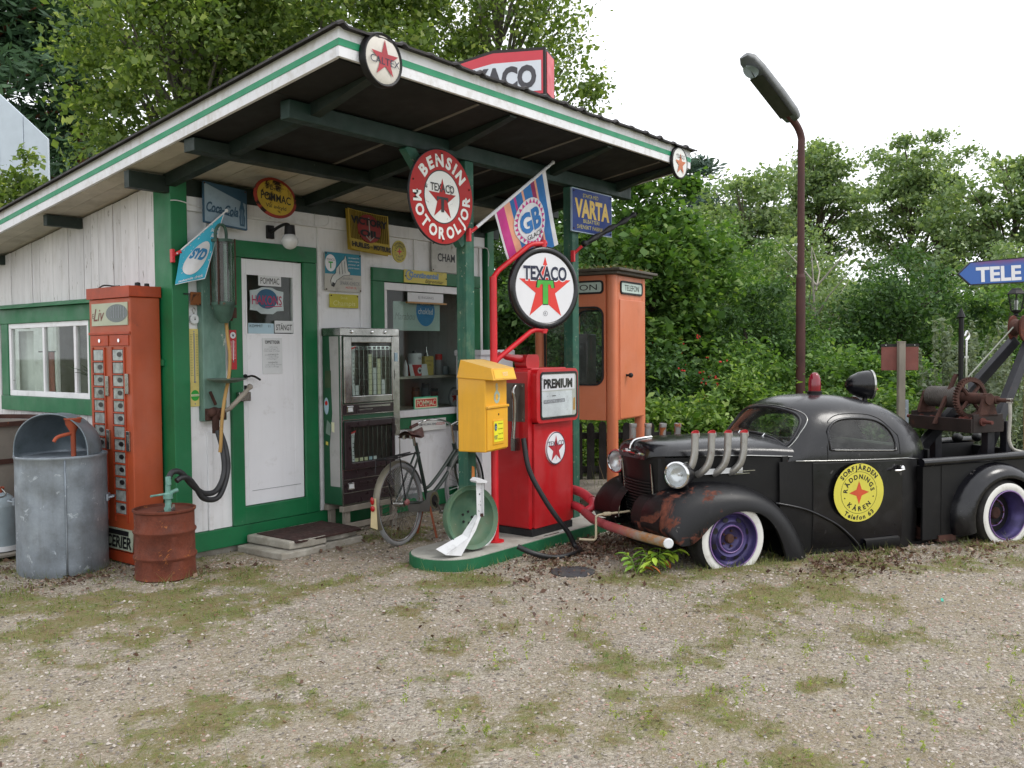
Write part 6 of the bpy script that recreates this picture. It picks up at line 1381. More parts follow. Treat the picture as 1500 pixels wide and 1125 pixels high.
# wheels (flat tyres sunk a little into the ground)
def twheel(x, v, s, R, zc, deep, face):
    L = Matrix.Translation((x, v, zc)) @ Matrix.Rotation(PI/2*(1 if s < 0 else -1), 4, 'X')       # local z points outwards
    T_ = MB().lathe([(.19, -.21), (.245, -.215), (R-.02, -.20), (R, -.17), (R, -.045), (R-.008, -.02), (R-.03, .0), (.262, .004)], 48, M=L).build("wheel", TYRE, TR, smooth=40)
    MB().lathe([(.264, .003), (.25, .009), (.225, .009), (.206, .002)], 48, M=L).build("whitewall", WWALL, T_, smooth=60)
    if not deep:
        MB().lathe([(.207, .002), (.207, .012), (.198, .012), (.192, -.02), (.183, -.045), (.170, -.05), (.155, -.035), (.13, -.022), (.112, -.03), (.104, -.02), (.094, -.018), (.086, -.04), (.075, -.055), (.045, -.057), (0, -.058)], 48, M=L).build("rim", PURP, T_, smooth=50)
        MB().lathe([(.094, -.0175), (.099, -.014), (.104, -.0195)], 40, M=L).lathe([(.196, .013), (.201, .016), (.206, .013)], 40, M=L).build("rim_edge", PURPL, T_, smooth=60)
        for k in range(8):
            a = 2*PI*(k+.4)/8; P = [(.148+.017*math.sin(q)*.9, .024*math.cos(q)) for q in [2*PI*i/14 for i in range(14)]]
            MB().add([L @ Vector((r*math.cos(a)-u*math.sin(a), r*math.sin(a)+u*math.cos(a), -.0255+(.148-r)*.55)) for r, u in P], [tuple(range(14))] if True else []).build("slot", BLACKR, T_)
        MB().lathe([(.035, -.057), (.035, -.035), (.028, -.026), (0, -.026)], 16, M=L).build("hub", RUSTI, T_, smooth=40)
        for k in range(5): a = 2*PI*k/5; p = L @ Vector((.058*math.cos(a), .058*math.sin(a), -.057)); q = L @ Vector((.058*math.cos(a), .058*math.sin(a), -.042)); MB().cyl(p, q, .009, n=6).build("bolt", RUSTI, T_)
    else:
        MB().lathe([(.207, .002), (.207, .010), (.20, .010), (.188, -.03), (.182, -.035), (.175, -.08), (.165, -.09), (.16, -.13)], 48, M=L).build("rim", PURP, T_, smooth=50)
        MB().lathe([(.196, .011), (.201, .014), (.206, .011)], 40, M=L).lathe([(.105, -.127), (.11, -.122), (.115, -.127)], 36, M=L).build("rim_edge", PURPL, T_, smooth=60)
        MB().lathe([(.16, -.13), (.12, -.14), (.11, -.13), (.085, -.13), (.08, -.15), (0, -.155)], 48, M=L).build("rim_disc", RUSTI, T_, smooth=50)
        MB().lathe([(.05, -.152), (.05, -.11), (.04, -.10), (0, -.10)], 16, M=L).build("hub", RUSTI, T_, smooth=40)
        for k in range(10): a = 2*PI*k/10; p = L @ Vector((.095*math.cos(a), .095*math.sin(a), -.135)); q = L @ Vector((.095*math.cos(a), .095*math.sin(a), -.115)); MB().cyl(p, q, .008, n=6).build("bolt", RUSTI, T_)
for s in (-1, 1): twheel(.012, s*.635, s, .288, .21, False, 0); twheel(RX, s*.70, s, .288, .215, True, 0)
for x in (.012, RX): MB().cyl((x, -.55, .2), (x, .55, .2), .035).build("axle", BLKM, TR)

# bumper tube with red loop end, starting crank
N = NT("red_to_bare_bumper_paint"); tc = N.n("TexCoord"); sx = N.n("SeparateXYZ"); N.l(tc.outputs['Object'], sx.inputs[0]); n1 = N.noise(tc.outputs['Object'], 9, 7, .7); q = N.math('ADD', sx.outputs[1], N.math('MULTIPLY', N.math('SUBTRACT', n1, .5), .9))
c = N.mix(N.ramp(q, -.42, .0), N.mix(N.ramp(N.noise(tc.outputs['Object'], 14, 6, .7), .42, .6), lin('#8d8478'), lin('#9a6a3c')), N.mix(N.ramp(n1, .4, .7), lin('#8e3a40'), lin('#a8565a'))); c = N.mix(N.ramp(N.noise(tc.outputs['Object'], 22, 7, .75), .62, .66), c, lin('#5d3a26'))
p = N.n("BsdfPrincipled"); N.l(c, p.inputs['Base Color']); p.inputs['Roughness'].default_value = .5; N.l(p.outputs[0], N.out.inputs[0]); BUMP = N.m
b_ = MB().tube([(-.545, -.66, .235), (-.60, -.3, .232), (-.63, .1, .232), (-.62, .40, .235), (-.57, .66, .25)], .036, 14).build("bumper", BUMP, TR, smooth=50)
MB().lathe([(.037, 0), (.037, .012), (.03, .018), (0, .018)], 14, M=Matrix.Translation((-.545, -.66, .235)) @ Matrix.Rotation(PI/2, 4, 'X') @ Matrix.Rotation(-.2, 4, 'Y')).build("end_cap", PAPER, b_, smooth=40)
for x in (-.3, .3): MB().box(-.58, x-.03, .21, -.3, x+.03, .25).build("bumper_iron", BLKM, TR)
PK = mat("faded_red_tube", '#b0333f', .4, var=.2, vs=6, damt=.25, dirt='#8a5a58', bump=.1)
m = MB(); m.tube(smoothpath([(-.57, .62, .25), (-.58, .8, .275), (-.60, 1.0, .265), (-.66, 1.2, .24), (-.8, 1.35, .22)], 5), .036, 12); m.tube(smoothpath([(-.50, .66, .34), (-.52, .84, .385), (-.57, 1.05, .39), (-.66, 1.25, .36), (-.8, 1.42, .33)], 5), .04, 12); m.tube(smoothpath([(-.57, .62, .26), (-.52, .6, .30), (-.50, .66, .345)], 4), .034, 10)
m.build("bumper_loop", PK, TR, smooth=60); 
m = MB(); m.tube(smoothpath([(-.42, .10, .335), (-.55, .12, .325), (-.68, .13, .318), (-.715, .13, .305), (-.72, .13, .285), (-.72, .13, .16), (-.725, .135, .13), (-.745, .15, .122), (-.82, .22, .12)], 5), .0095, 8); m.cyl((-.60, .122, .322), (-.655, .128, .32), .016, n=10)
m.build("starting_crank", mat("cream_crank_paint", '#b9ab90', .5, damt=.3, rust=.1), TR, smooth=60)

# crane frame and winch in the bed
IRON = mat("dark_steel_beam", '#26262c', .42, metal=.4, var=.25, vs=6, damt=.35, dirt='#4a4648', rust=.1, rs=7)
ap = Vector((3.60, .0, 1.66))
def beam(a, b, w=.035, h=.045, nm="crane_beam"):
    a, b = Vector(a), Vector(b); d = (b-a).normalized(); u = d.cross(Vector((0, 1, 0))).normalized()*h; v = Vector((0, 1, 0))*w; P = [a-u-v, a+u-v, a+u+v, a-u+v, b-u-v, b+u-v, b+u+v, b-u+v]
    return MB().add(P, [(0, 1, 2, 3), (7, 6, 5, 4), (0, 4, 5, 1), (1, 5, 6, 2), (2, 6, 7, 3), (3, 7, 4, 0)]).build(nm, IRON, TR, bev=.004)
beam((2.36, .33, .36), ap+Vector((-.02, .06, 0))); beam((2.66, -.30, .36), ap+Vector((.02, -.06, -.02)))
for v in (-.28, .30): MB().box(2.84, v-.035, .32, 2.92, v+.035, .93).build("crane_post", IRON, TR, bev=.004)
MB().box(3.04, -.33, .32, 3.10, -.26, .95).build("crane_post", IRON, TR, bev=.004)
WN = MB(); WN.box(2.62, -.34, .86, 2.64, .36, .98).box(2.64, -.34, .86, 3.0, .36, .88).box(2.98, -.34, .86, 3.0, .36, .98); WN.box(2.64, -.345, .86, 2.98, -.325, 1.02).box(2.64, .34, .86, 2.98, .36, 1.02)
W_ = WN.build("winch", mat("rusty_winch_plate", '#2e2422', .6, metal=.3, var=.3, vs=6, rust=.4, rs=5, rcol='#4a2a1e'), TR, bev=.004)
for y0 in (.33, -.345): MB().prism([(2.7, 1.0), (2.92, 1.0), (2.84, 1.2), (2.78, 1.2)], y0, y0+.03).build("side_bracket", RUSTI, W_, bev=.004)
m = MB(); m.cyl((2.81, .36, 1.15), (2.81, -.36, 1.15), .05, n=20); m.build("drum", RUSTI, W_, smooth=40)
m = MB()
for k in range(17): v = .29-.022*k; m.tube([(2.81+.085*math.cos(a), v-.022*i/16*.9, 1.15+.085*math.sin(a)) for i, a in enumerate([2*PI*i/16 for i in range(17)])], .012, 6)
m.build("wire_rope", mat("grey_wire_rope", '#55504c', .6, metal=.4, var=.25, bump=.5, bs=120), W_, smooth=60)
m = MB(); n = 44; P = []
for k in range(n*4): a = 2*PI*k/(n*4); r = .185 if (k % 4) < 2 else .168; P.append((2.81+r*math.cos(a), 1.15+r*math.sin(a)))
I_ = [(2.81+.145*math.cos(2*PI*k/(n*4)), 1.15+.145*math.sin(2*PI*k/(n*4))) for k in range(n*4)]
N4 = n*4
m.add([(x, -.17, z) for x, z in P]+[(x, -.17, z) for x, z in I_]+[(x, -.13, z) for x, z in P]+[(x, -.13, z) for x, z in I_],
      [(k, (k+1) % N4, (k+1) % N4+N4, k+N4) for k in range(N4)]+[(k+3*N4, (k+1) % N4+3*N4, (k+1) % N4+2*N4, k+2*N4) for k in range(N4)]+[(k+2*N4, (k+1) % N4+2*N4, (k+1) % N4, k) for k in range(N4)]+[(k+N4, (k+1) % N4+N4, (k+1) % N4+3*N4, k+3*N4) for k in range(N4)])
for k in range(4): a = PI/4+k*PI/2; m.tube([(2.81, -.15, 1.15), (2.81+.15*math.cos(a), -.15, 1.15+.15*math.sin(a))], .016, 6)
m.cyl((2.81, -.19, 1.15), (2.81, -.11, 1.15), .045, n=16); m.build("gear", RUSTI, W_, smooth=30)
m = MB(); m.cyl((2.74, .50, .955), (2.74, -.45, .955), .016, n=10); m.cyl((2.74, .40, .955), (2.74, .33, .955), .032, n=12); m.cyl((2.74, -.24, .955), (2.74, -.36, .955), .036, n=12); m.cyl((2.74, .22, .955), (2.74, .19, .955), .026, n=12); m.cyl((2.74, -.12, .955), (2.74, -.18, .955), .038, n=14); m.build("pinion_shaft", mat("red_rust_shaft", '#5e3028', .8, var=.3, rust=.3), W_, smooth=40)
m = MB(); m.cyl((2.90, -.2, 1.14), (2.90, -.50, 1.14), .018, n=10); m.cyl((2.90, -.27, 1.14), (2.90, -.36, 1.14), .036, n=12); m.build("crank_shaft", RUSTI, W_, smooth=40)
m = MB(); m.box(2.885, -.50, 1.12, 2.915, -.46, 1.16); m.tube(smoothpath([(2.90, -.48, 1.14), (2.90, -.485, 1.0), (2.89, -.485, .84), (2.905, -.485, .77), (2.95, -.485, .72), (3.1, -.49, .68), (3.35, -.5, .60)], 5), .014, 8); m.build("crank_handle", mat("grey_white_pipe", '#a8a49c', .5, damt=.4, rust=.08), W_, smooth=60)
MB().prism([(2.58, .92), (2.61, .92), (2.86, 1.36), (2.83, 1.36)], .02, .05).build("angle_iron", RUSTI, W_)
SPR = MB().cyl((2.86, .0, 1.16), (2.86, .0, 1.86), .022, n=8); SPR.lathe([(.022, 0), (.036, .01), (.0, .10)], 8, M=Matrix.Translation((2.86, 0, 1.86))); s_ = SPR.build("spear_post", BLKM, TR, smooth=40)
m = MB(); m.tube([(2.91, -.01, 1.42), (2.91, -.01, 1.66)], .013, 8); m.tube(smoothpath([(2.91, -.01, 1.66), (2.94, -.01, 1.70), (2.92, -.01, 1.74), (2.89, -.01, 1.70)], 4), .012, 7); m.tube([(2.91, -.01, 1.2), (2.91, -.01, 1.42)], .016, 8); m.box(2.88, -.02, 1.5, 2.93, .0, 1.52); m.build("lever", CHROME, s_, smooth=50)
# hook block and cable at the boom head
PB = MB().prism(ell(3.56, 1.77, .06, .12, 24), -.07, -.05).prism(ell(3.56, 1.77, .06, .12, 24), .05, .07).build("pulley_block", mat("red_brown_rust_block", '#5a2a1c', .8, var=.3, rust=.4), TR, bev=.004)
MB().lathe([(.04, -.045), (.08, -.04), (.065, 0), (.08, .04), (.04, .045)], 24, M=Matrix.Translation((3.56, 0, 1.78)) @ Matrix.Rotation(PI/2, 4, 'X')).build("sheave", RUSTI, PB, smooth=40)
MB().tube([(2.87, .05, 1.22), (3.49, 0, 1.78)], .007, 6).build("winch_cable", mat("pale_cable", '#8f9288', .6, metal=.3), TR)
for i, (x, v) in enumerate(((3.25, .40), (3.48, .38))): MB().ball((x, v, .735), .055, 12, sc=(1, .9, .8)).build("black_knob", BLKM, TR, smooth=180)
# ------------------------------------------------------------------ telephone booth on a low wooden deck
t = thing("telephone_booth", "orange telephone booth with rounded corners and a mossy flat roof", "telephone booth", (3.966, -1.466, .15), rz=math.radians(7.2))
BW, BD = .80, .92; ZB_, ZT_ = .74, 2.20
GLB = glass("booth_glass", (.8, .85, .82), 1.2, .04)
for x, y in ((.05, .05), (BW-.05, .05), (.05, BD-.05), (BW-.05, BD-.05)):
    MB().prism(rrect(-.055, -.055, .055, .055, .045, 5), 0, 2.20, M=Matrix.Translation((x, y, 0)) @ Matrix.Rotation(PI/2, 4, 'X')).build("corner_pillar", BOOTH, t, smooth=40)
# front (towards the truck): solid service door; side with a rounded window; back and far side
MB().box(.10, .004, ZB_, BW-.10, .03, ZT_).build("front_panel", BOOTH, t, bev=.004)
MB().box(.125, -.006, ZB_+.01, BW-.045, .004, 1.96).build("service_door", BOOTH, t, bev=.005)
MB().cyl((.27, -.05, 1.19), (.27, -.006, 1.19), .012, n=10).ball((.27, -.055, 1.19), .026, 12).build("knob", BLACKR, t, smooth=60)
def pill(x0, z0, x1, z1, r, M, mats):
    o_ = rrect(x0, z0, x1, z1, r, 6); n = len(o_); i_ = rrect(x0+.018, z0+.018, x1-.018, z1-.018, max(.01, r-.015), 6)
    f = MB(); f.add([(x, -.014, z) for x, z in o_]+[(x, -.014, z) for x, z in i_]+[(x, 0, z) for x, z in o_]+[(x, 0, z) for x, z in i_], [(k, (k+1) % n, (k+1) % n+n, k+n) for k in range(n)]+[(k+2*n, (k+1) % n+2*n, (k+1) % n, k) for k in range(n)]+[(k+n, (k+1) % n+n, (k+1) % n+3*n, k+3*n) for k in range(n)], M=M)
    return f, i_
SG = mat("frosted_sign_glass", '#b9c9c0', .3, var=.06, damt=.15)
for M, x0, x1, txt, w_t in ((Matrix.Translation((0, .004, 0)), .14, .70, "TELEFON", .36), (Matrix.Translation((.004, 0, 0)) @ Matrix.Rotation(-PI/2, 4, 'Z'), -.80, -.12, "TELEFON", .54)):
    f, i_ = pill(x0, 2.015, x1, 2.15, .04, M, None); fr = f.build("sign_frame", BLACKR, t)
    MB().flat(i_, -.008, 0, M=M).text(txt, (x0+x1)/2, 2.083, .058, -.010, w=w_t, mi=1, M=M).build("sign_face", [SG, BLACKP], fr)
MS = Matrix.Translation((.004, 0, 0)) @ Matrix.Rotation(-PI/2, 4, 'Z')
def holed(x0, x1, z0, z1, hole, M, th=.025):
    n = len(hole); o = []
    cx, cz = (x0+x1)/2, (z0+z1)/2
    for hx, hz in hole:       # project the hole outline to the panel edge
        dx, dz = hx-cx, hz-cz; k = min(((x1-x0)/2)/abs(dx) if abs(dx) > 1e-6 else 9e9, ((z1-z0)/2)/abs(dz) if abs(dz) > 1e-6 else 9e9); o.append((cx+dx*k, cz+dz*k))
    for c in ((x0, z0), (x1, z0), (x1, z1), (x0, z1)):
        j = min(range(n), key=lambda q: (o[q][0]-c[0])**2+(o[q][1]-c[1])**2); o[j] = c
    vs = [(x, 0, z) for x, z in o]+[(x, 0, z) for x, z in hole]+[(x, th, z) for x, z in o]+[(x, th, z) for x, z in hole]
    return MB().add(vs, [(k, (k+1) % n, (k+1) % n+n, k+n) for k in range(n)]+[(k+3*n, (k+1) % n+3*n, (k+1) % n+2*n, k+2*n) for k in range(n)]+[(k+n, (k+1) % n+n, (k+1) % n+3*n, k+3*n) for k in range(n)]+[(k+2*n, (k+1) % n+2*n, (k+1) % n, k) for k in range(n)], M=M)
for M, nm, h in ((MS, "side_panel", True), (Matrix.Translation((BW-.03, 0, 0)) @ Matrix.Rotation(-PI/2, 4, 'Z'), "side_panel", True)):
    hole = rrect(-.79, 1.10, -.13, 1.88, .09, 6); holed(-BD+.1, -.10, ZB_, ZT_, hole, M).build(nm, BOOTH, t)
    f, i_ = pill(-.80, 1.09, -.12, 1.89, .10, M, None); fr = f.build("window_gasket", BLACKR, t); MB().flat(rrect(-.79, 1.10, -.13, 1.88, .09, 6), .01, 0, M=M).build("pane", GLB, fr)
hole = rrect(.13, 1.10, BW-.13, 1.88, .09, 6); MBk = Matrix.Translation((0, BD-.03, 0)); holed(.10, BW-.10, ZB_, ZT_, hole, MBk).build("back_panel", BOOTH, t); MB().flat(hole, .012, 0, M=MBk).build("pane", GLB, t)
rf = MB().box(-.06, -.06, 2.205, BW+.06, BD+.06, 2.235).box(-.10, -.10, 2.236, BW+.10, BD+.10, 2.262).build("roof", mat("grey_roof_slab", '#5d574f', .8, var=.25, damt=.4, bump=.4), t, bev=.006)
MB().box(.3, .45, ZB_+.1, .52, .62, 1.62).build("wall_phone", mat("phone_grey", '#3f4244', .5), t, bev=.01); MB().box(.45, .64, 1.15, .7, .65, 1.55).build("price_sheet", PAPER, t)
DK = thing("wooden_deck", "low grey plank deck under the telephone booth", "deck", (3.75, -1.6, 0), rz=math.radians(7.2))
for k in range(13): MB().box(.0, .02+k*.112, .105, 1.75, .02+k*.112+.104, .145).build("plank", WOODG, DK, bev=.004)
for x in (.1, .85, 1.6): MB().box(x, .03, .0, x+.08, 1.46, .104).build("bearer", WOODG, DK)
MO = [MB() for _ in range(1)][0]

# dark picket fence behind the booth
FN = thing("picket_fence", "low black picket fence behind the telephone booth", "fence", (4.15, .12, 0), rz=math.radians(-51.0))
BLKW = mat("black_fence_stain", '#1f1d1c', .75, var=.25, vs=5, damt=.25, bump=.4, rand=.12)
for k in range(14):
    x = k*.135; h = .79+random.uniform(-.012, .012)
    MB().prism([(x, .06), (x+.085, .06), (x+.085, h-.05), (x+.07, h-.012), (x+.0425, h), (x+.015, h-.012), (x, h-.05)], -.012, .006).build("picket", BLKW, FN, bev=.003, seg=1)
for z in (.22, .60): MB().box(-.05, .007, z, 1.90, .045, z+.07).build("rail", BLKW, FN)
for x in (0.0, 1.82): MB().box(x-.035, .046, -.1, x+.035, .11, .74).build("post", BLKW, FN)

# lamp post
LP_ = thing("street_lamp", "tall rusty brown lamp post with a long tilted grey lantern head", "street lamp", (8.30, -1.72, 0))
RB = mat("red_brown_rust_paint", '#4a2824', .65, var=.2, vs=5, damt=.3, dirt='#2e1a18', rust=.2, rcol='#6b3a2a')
MB().tube([(0, 0, 0), (0, 0, 2.55)], .062, 16).lathe([(.064, 2.55), (.05, 2.60)], 16).build("lower_pole", RB, LP_, smooth=40)
hd = Vector((-.79, .40, .80))*1.0; hn = hd.normalized()
MB().tube(smoothpath([(0, 0, 2.55), (0, 0, 3.4), (0, 0, 4.25), (0, 0, 4.42), tuple(Vector((0, 0, 4.5))+hn*.10), tuple(Vector((0, 0, 4.5))+hn*.30)], 5), [.048]*26, 14).build("upper_pole", RB, LP_, smooth=40)
zax = hn; yax = Vector((0, 0, 1)); yax = (yax-zax*yax.dot(zax)).normalized(); xax = yax.cross(zax)
LM = Matrix(((xax.x, yax.x, zax.x, 0), (xax.y, yax.y, zax.y, 0), (xax.z, yax.z, zax.z, 4.5), (0, 0, 0, 1)))
def headring(l, w, hgt, n=20): return [LM @ Vector((w*math.cos(2*PI*i/n), hgt*(math.sin(2*PI*i/n) if math.sin(2*PI*i/n) > 0 else math.sin(2*PI*i/n)*.25), l)) for i in range(n)]
GH = mat("lamp_head_grey", '#77797a', .5, metal=.3, var=.15, damt=.3)
m = MB(); m.loft([headring(l, w, h) for l, w, h in ((.18, .04, .04), (.20, .12, .12), (.30, .15, .14), (.6, .155, .15), (1.05, .155, .14), (1.22, .14, .12), (1.30, .08, .07))], closed=True, caps=True); m.build("head", GH, LP_, smooth=50)
m = MB(); m.add([LM @ Vector(p) for p in ((-.12, -.045, .30), (.12, -.045, .30), (.13, -.045, .99), (-.13, -.045, .99))], [(0, 1, 2, 3)]); m.build("tube_cover", mat("dark_tube_cover", '#3f3a36', .35, var=.2), LP_)
m = MB(); m.loft([[LM @ Vector((w*math.cos(a), -.05-.02*math.sin(a*1.0+.5)**2, l+.10*math.sin(a))) for a in [2*PI*i/18 for i in range(18)]] for w, l in ((.13, 1.10), (.10, 1.10), (.001, 1.10))], closed=True); m.build("lens", mat("lamp_clear_lens", '#a9b2b8', .2, var=.2), LP_, smooth=60)
MB().box(-.09, -.09, 0, .09, .09, .06).build("foot", RB, LP_)

# brown notice board seen from behind
t = thing("notice_sign", "back of a small red-brown notice board on a grey wooden post behind the truck", "sign", (7.56, -3.22, 0), rz=math.radians(-53))
MB().box(-.04, -.035, 0, .04, .035, 1.66).prism([(-.042, 1.66), (.042, 1.66), (.042, 1.675), (-.042, 1.675)], -.037, .037).build("post", WOODG, t, bev=.006)
MB().box(-.22, .036, 1.33, .22, .05, 1.61).build("board", mat("red_brown_board", '#7d4a42', .7, var=.12, damt=.25), t, bev=.003); MB().box(-.225, .034, 1.612, .225, .054, 1.645).build("top_strip", BLKW, t)
for x in (-.17, .17): MB().cyl((x, .028, 1.63), (x, .034, 1.63), .008, n=8).build("screw", CHROMED, t)
MB().box(.045, -.02, .55, .085, .02, .98).build("cable_box", STEEL, t, bev=.003)

# blue arrow sign on a post with a lantern
t = thing("arrow_sign", "blue arrow sign with white capitals TELE on a tan post", "sign", (7.43, -4.60, 0), rz=math.radians(-53.5))
MB().box(-.05, -.05, 0, .05, .05, 2.60).build("post", mat("tan_post", '#8d7350', .8, var=.2, damt=.3, bump=.4), t, bev=.006)
ar = [(-.83, 2.38), (-.70, 2.265), (.42, 2.285), (.42, 2.59), (-.70, 2.51)]
ar = [(-.83, 2.385), (-.695, 2.262), (.38, 2.31), (.38, 2.60), (-.695, 2.515)]
MB().prism(ar, -.075, -.052).build("arrow_board", mat("black_board_edge", '#26262c', .6), t, bev=.003)
N = NT("blue_red_sign_paint"); tc = N.n("TexCoord"); sx = N.n("SeparateXYZ"); N.l(tc.outputs['Object'], sx.inputs[0]); q = N.math('SUBTRACT', sx.outputs[2], N.math('MULTIPLY', sx.outputs[0], .075)); q = N.math('ADD', q, N.math('MULTIPLY', N.noise(tc.outputs['Object'], 6), .10)); r0 = N.ramp(q, 2.555, 2.66); r1 = N.ramp(sx.outputs[0], -.72, -.55)
p = N.n("BsdfPrincipled"); N.l(N.mix(N.math('MULTIPLY', r0, r1), lin('#3560a8'), lin('#8e2a36')), p.inputs['Base Color']); p.inputs['Roughness'].default_value = .45; N.l(p.outputs[0], N.out.inputs[0])
m = MB(); m.flat([(-.812, 2.385), (-.69, 2.275), (.375, 2.322), (.375, 2.588), (-.69, 2.503)], -.0765, 0); MT = Matrix.Translation((0, 0, 2.40)) @ Matrix.Rotation(math.radians(-2.6), 4, 'Y') @ Matrix.Translation((0, 0, -2.40))
m.text("TELE", -.395, 2.405, .15, -.0785, w=.48, bold=.035, mi=1, M=MT); m.build("arrow_face", [N.m, ENAM_W2], t)
ln = thing("lantern", "small black hexagonal lantern hung under the blue arrow sign", "lantern", (7.32, -4.47, 1.98), rz=math.radians(-53.5))
m = MB(); m.lathe([(.0, .255), (.05, .25), (.06, .235), (.10, .195), (.103, .19), (.09, .19), (0, .2)], 6); m.build("cap", BLACKI, ln); m = MB(); m.lathe([(0, -.05), (.03, -.04), (.02, -.02), (.055, .0), (.06, .015), (0, .02)], 6); m.box(-.06, -.012, -.06, .06, .012, -.05); m.build("base", BLACKI, ln)
m = MB()
for k in range(6): a = 2*PI*k/6; m.tube([(.055*math.cos(a), .055*math.sin(a), .01), (.09*math.cos(a), .09*math.sin(a), .195)], .006, 5)
m.build("frame", BLACKI, ln); MB().lathe([(.053, .012), (.087, .193)], 6).build("pane", PANE, ln); MB().lathe([(.015, .02), (.015, .07), (.022, .09), (.018, .12), (0, .125)], 12).build("bulb", GL, ln, smooth=60); MB().box(.06, -.01, .03, .13, .01, .05).build("arm", BLACKI, ln)

# pale shed roof far behind on the other side
t = thing("pale_shed", "pale grey sheet-metal roof of a shed behind the trees beside the kiosk", "shed", (4.12, 12.6, 0), rz=math.radians(-52))
PSH = mat("pale_sheet_roof", '#c6d0dc', .5, var=.05)
for k in range(9): x0 = -3.1+k*.46; MB().prism([(x0, 4.4), (x0+.45, 4.4), (x0+.45, 6.74-.95*(x0+.45)), (x0, 6.74-.95*x0)], -.02-.012*(k % 2), .05).build("roof_sheet", PSH, t)
MB().prism([(-3.2, 0), (1.0, 0), (1.0, 4.39), (-3.2, 4.39)], .06, 3.0).build("wall", WHITE, t)
# small things on the ground
t = thing("drain_cover", "flat dark round patch cover lying in the gravel in front of the pump island", "drain cover", (1.52, -2.62, .004)); MB().lathe([(0, 0), (.16, 0), (.16, .008), (.15, .012), (0, .012)], 22).build("lid", mat("dark_cast_iron", '#35363a', .7, var=.25, damt=.4, dirt='#6b6556', bump=.4), t, smooth=40)
tag(MB().box(-.03, -.007, 0, .03, .007, .006).build("litter_strip", mat("turquoise_plastic", '#3fb8a0', .4), None, (2.25, -4.92, .012), rot=(0, 0, .3)), "tiny turquoise plastic strip lying on the gravel in front of the truck", "litter")
# ------------------------------------------------------------------ trees, shrubs, ground
rng = np.random.default_rng(11)
def quads(name, v, m, parent=None, k=4, kind=None):
    """v: (n, k, 3) -> one mesh of loose faces"""
    n = len(v); me = bpy.data.meshes.new(name)
    me.vertices.add(n*k); me.vertices.foreach_set('co', v.reshape(-1).astype(np.float32))
    me.loops.add(n*k); me.loops.foreach_set('vertex_index', np.arange(n*k, dtype=np.int32))
    me.polygons.add(n); me.polygons.foreach_set('loop_start', np.arange(0, n*k, k, dtype=np.int32))
    try: me.polygons.foreach_set('loop_total', np.full(n, k, dtype=np.int32))
    except Exception: pass
    me.materials.append(m); me.update(calc_edges=True)
    o = bpy.data.objects.new(name, me); COL.objects.link(o)
    if parent: o.parent = parent
    if kind: o['kind'] = kind
    return o
def leafquads(pos, size, up=.6, width=.7, droop=0.):
    n = len(pos); nr = rng.normal(size=(n, 3)); nr[:, 2] += up*1.6; nr /= np.linalg.norm(nr, axis=1)[:, None]
    t = rng.normal(size=(n, 3)); t[:, 2] -= droop; t -= nr*(t*nr).sum(1)[:, None]; t /= np.linalg.norm(t, axis=1)[:, None]
    b = np.cross(nr, t); L = size*np.clip(np.exp(rng.normal(size=n)*.38), .4, 2.0)[:, None]; W = L*width
    fold = nr*L*.10
    return np.stack([pos-t*L*.5, pos+b*W*.5+t*L*.02+fold, pos+t*L*.5, pos-b*W*.5+t*L*.02+fold], 1)
def crown_points(cen, rad, K, n, fill=.55, cl=.26, flat=.75, bottom=-1., hang=0.):
    d = rng.normal(size=(K*3, 3)); d /= np.linalg.norm(d, axis=1)[:, None]; r = rng.uniform(fill, 1., K*3)**.7*rng.uniform(.75, 1.08, K*3)
    c = d*r[:, None]; c = c[c[:, 2] > bottom][:K]; K = len(c)
    C_ = c*np.array(rad)+np.array(cen)
    w = rng.uniform(.4, 1.6, K); i = rng.choice(K, n, p=w/w.sum())
    s = cl*np.mean(rad)*rng.uniform(.6, 1.35, K)
    o = rng.normal(size=(n, 3))*s[i][:, None]*np.array([1, 1, flat])*.6
    if hang: o[:, 2] -= np.abs(rng.normal(size=n))*hang*rng.uniform(.2, 1.2, K)[i]; 
    return C_[i]+o, C_
BARK = mat("grey_brown_bark", '#5a5046', .9, var=.35, vs=9, bump=.8, bs=40, damt=.3)
BIRCHB = mat("birch_bark", '#6d675e', .85, var=.3, vs=6, chip=.5, cs=8, ccol='#2a2624', bump=.4)
PINEB = mat("pine_bark", '#7d4a33', .9, var=.3, vs=7, bump=.8, bs=30)
L_BIRCH = leafmat("birch_leaf", '#4c662c', '#869b4c', '#aab66c', .45, gain=1.25)
L_MAPLE = leafmat("maple_leaf", '#3f6428', '#6f9640', '#93b05c', .42, gain=1.12)
L_ASPEN = leafmat("aspen_leaf", '#58734a', '#8ca068', '#a9b88c', .4, gain=1.25)
L_DARK = leafmat("dark_leaf", '#2f4f26', '#557a3c', '#6f9050', .36, gain=1.12)
L_FRESH = leafmat("fresh_shrub_leaf", '#42691f', '#83a545', '#a3bd62', .42, gain=1.12)
L_GREY = leafmat("wormwood_leaf", '#6b7d62', '#9aa88c', None, .25)
L_PINE = leafmat("pine_needle", '#24402a', '#4d6c48', None, .15, gain=1.25)
L_FARP = leafmat("hazed_far_pine_needle", '#3d5648', '#5f7a6a', None, .12)  # bluish tint puts distance haze into the needle colour
L_FAR = leafmat("far_wood_leaf", '#566f4e', '#6f8658', '#889c70', .25, gain=1.25)  # pale far tone, haze put into the leaf colour
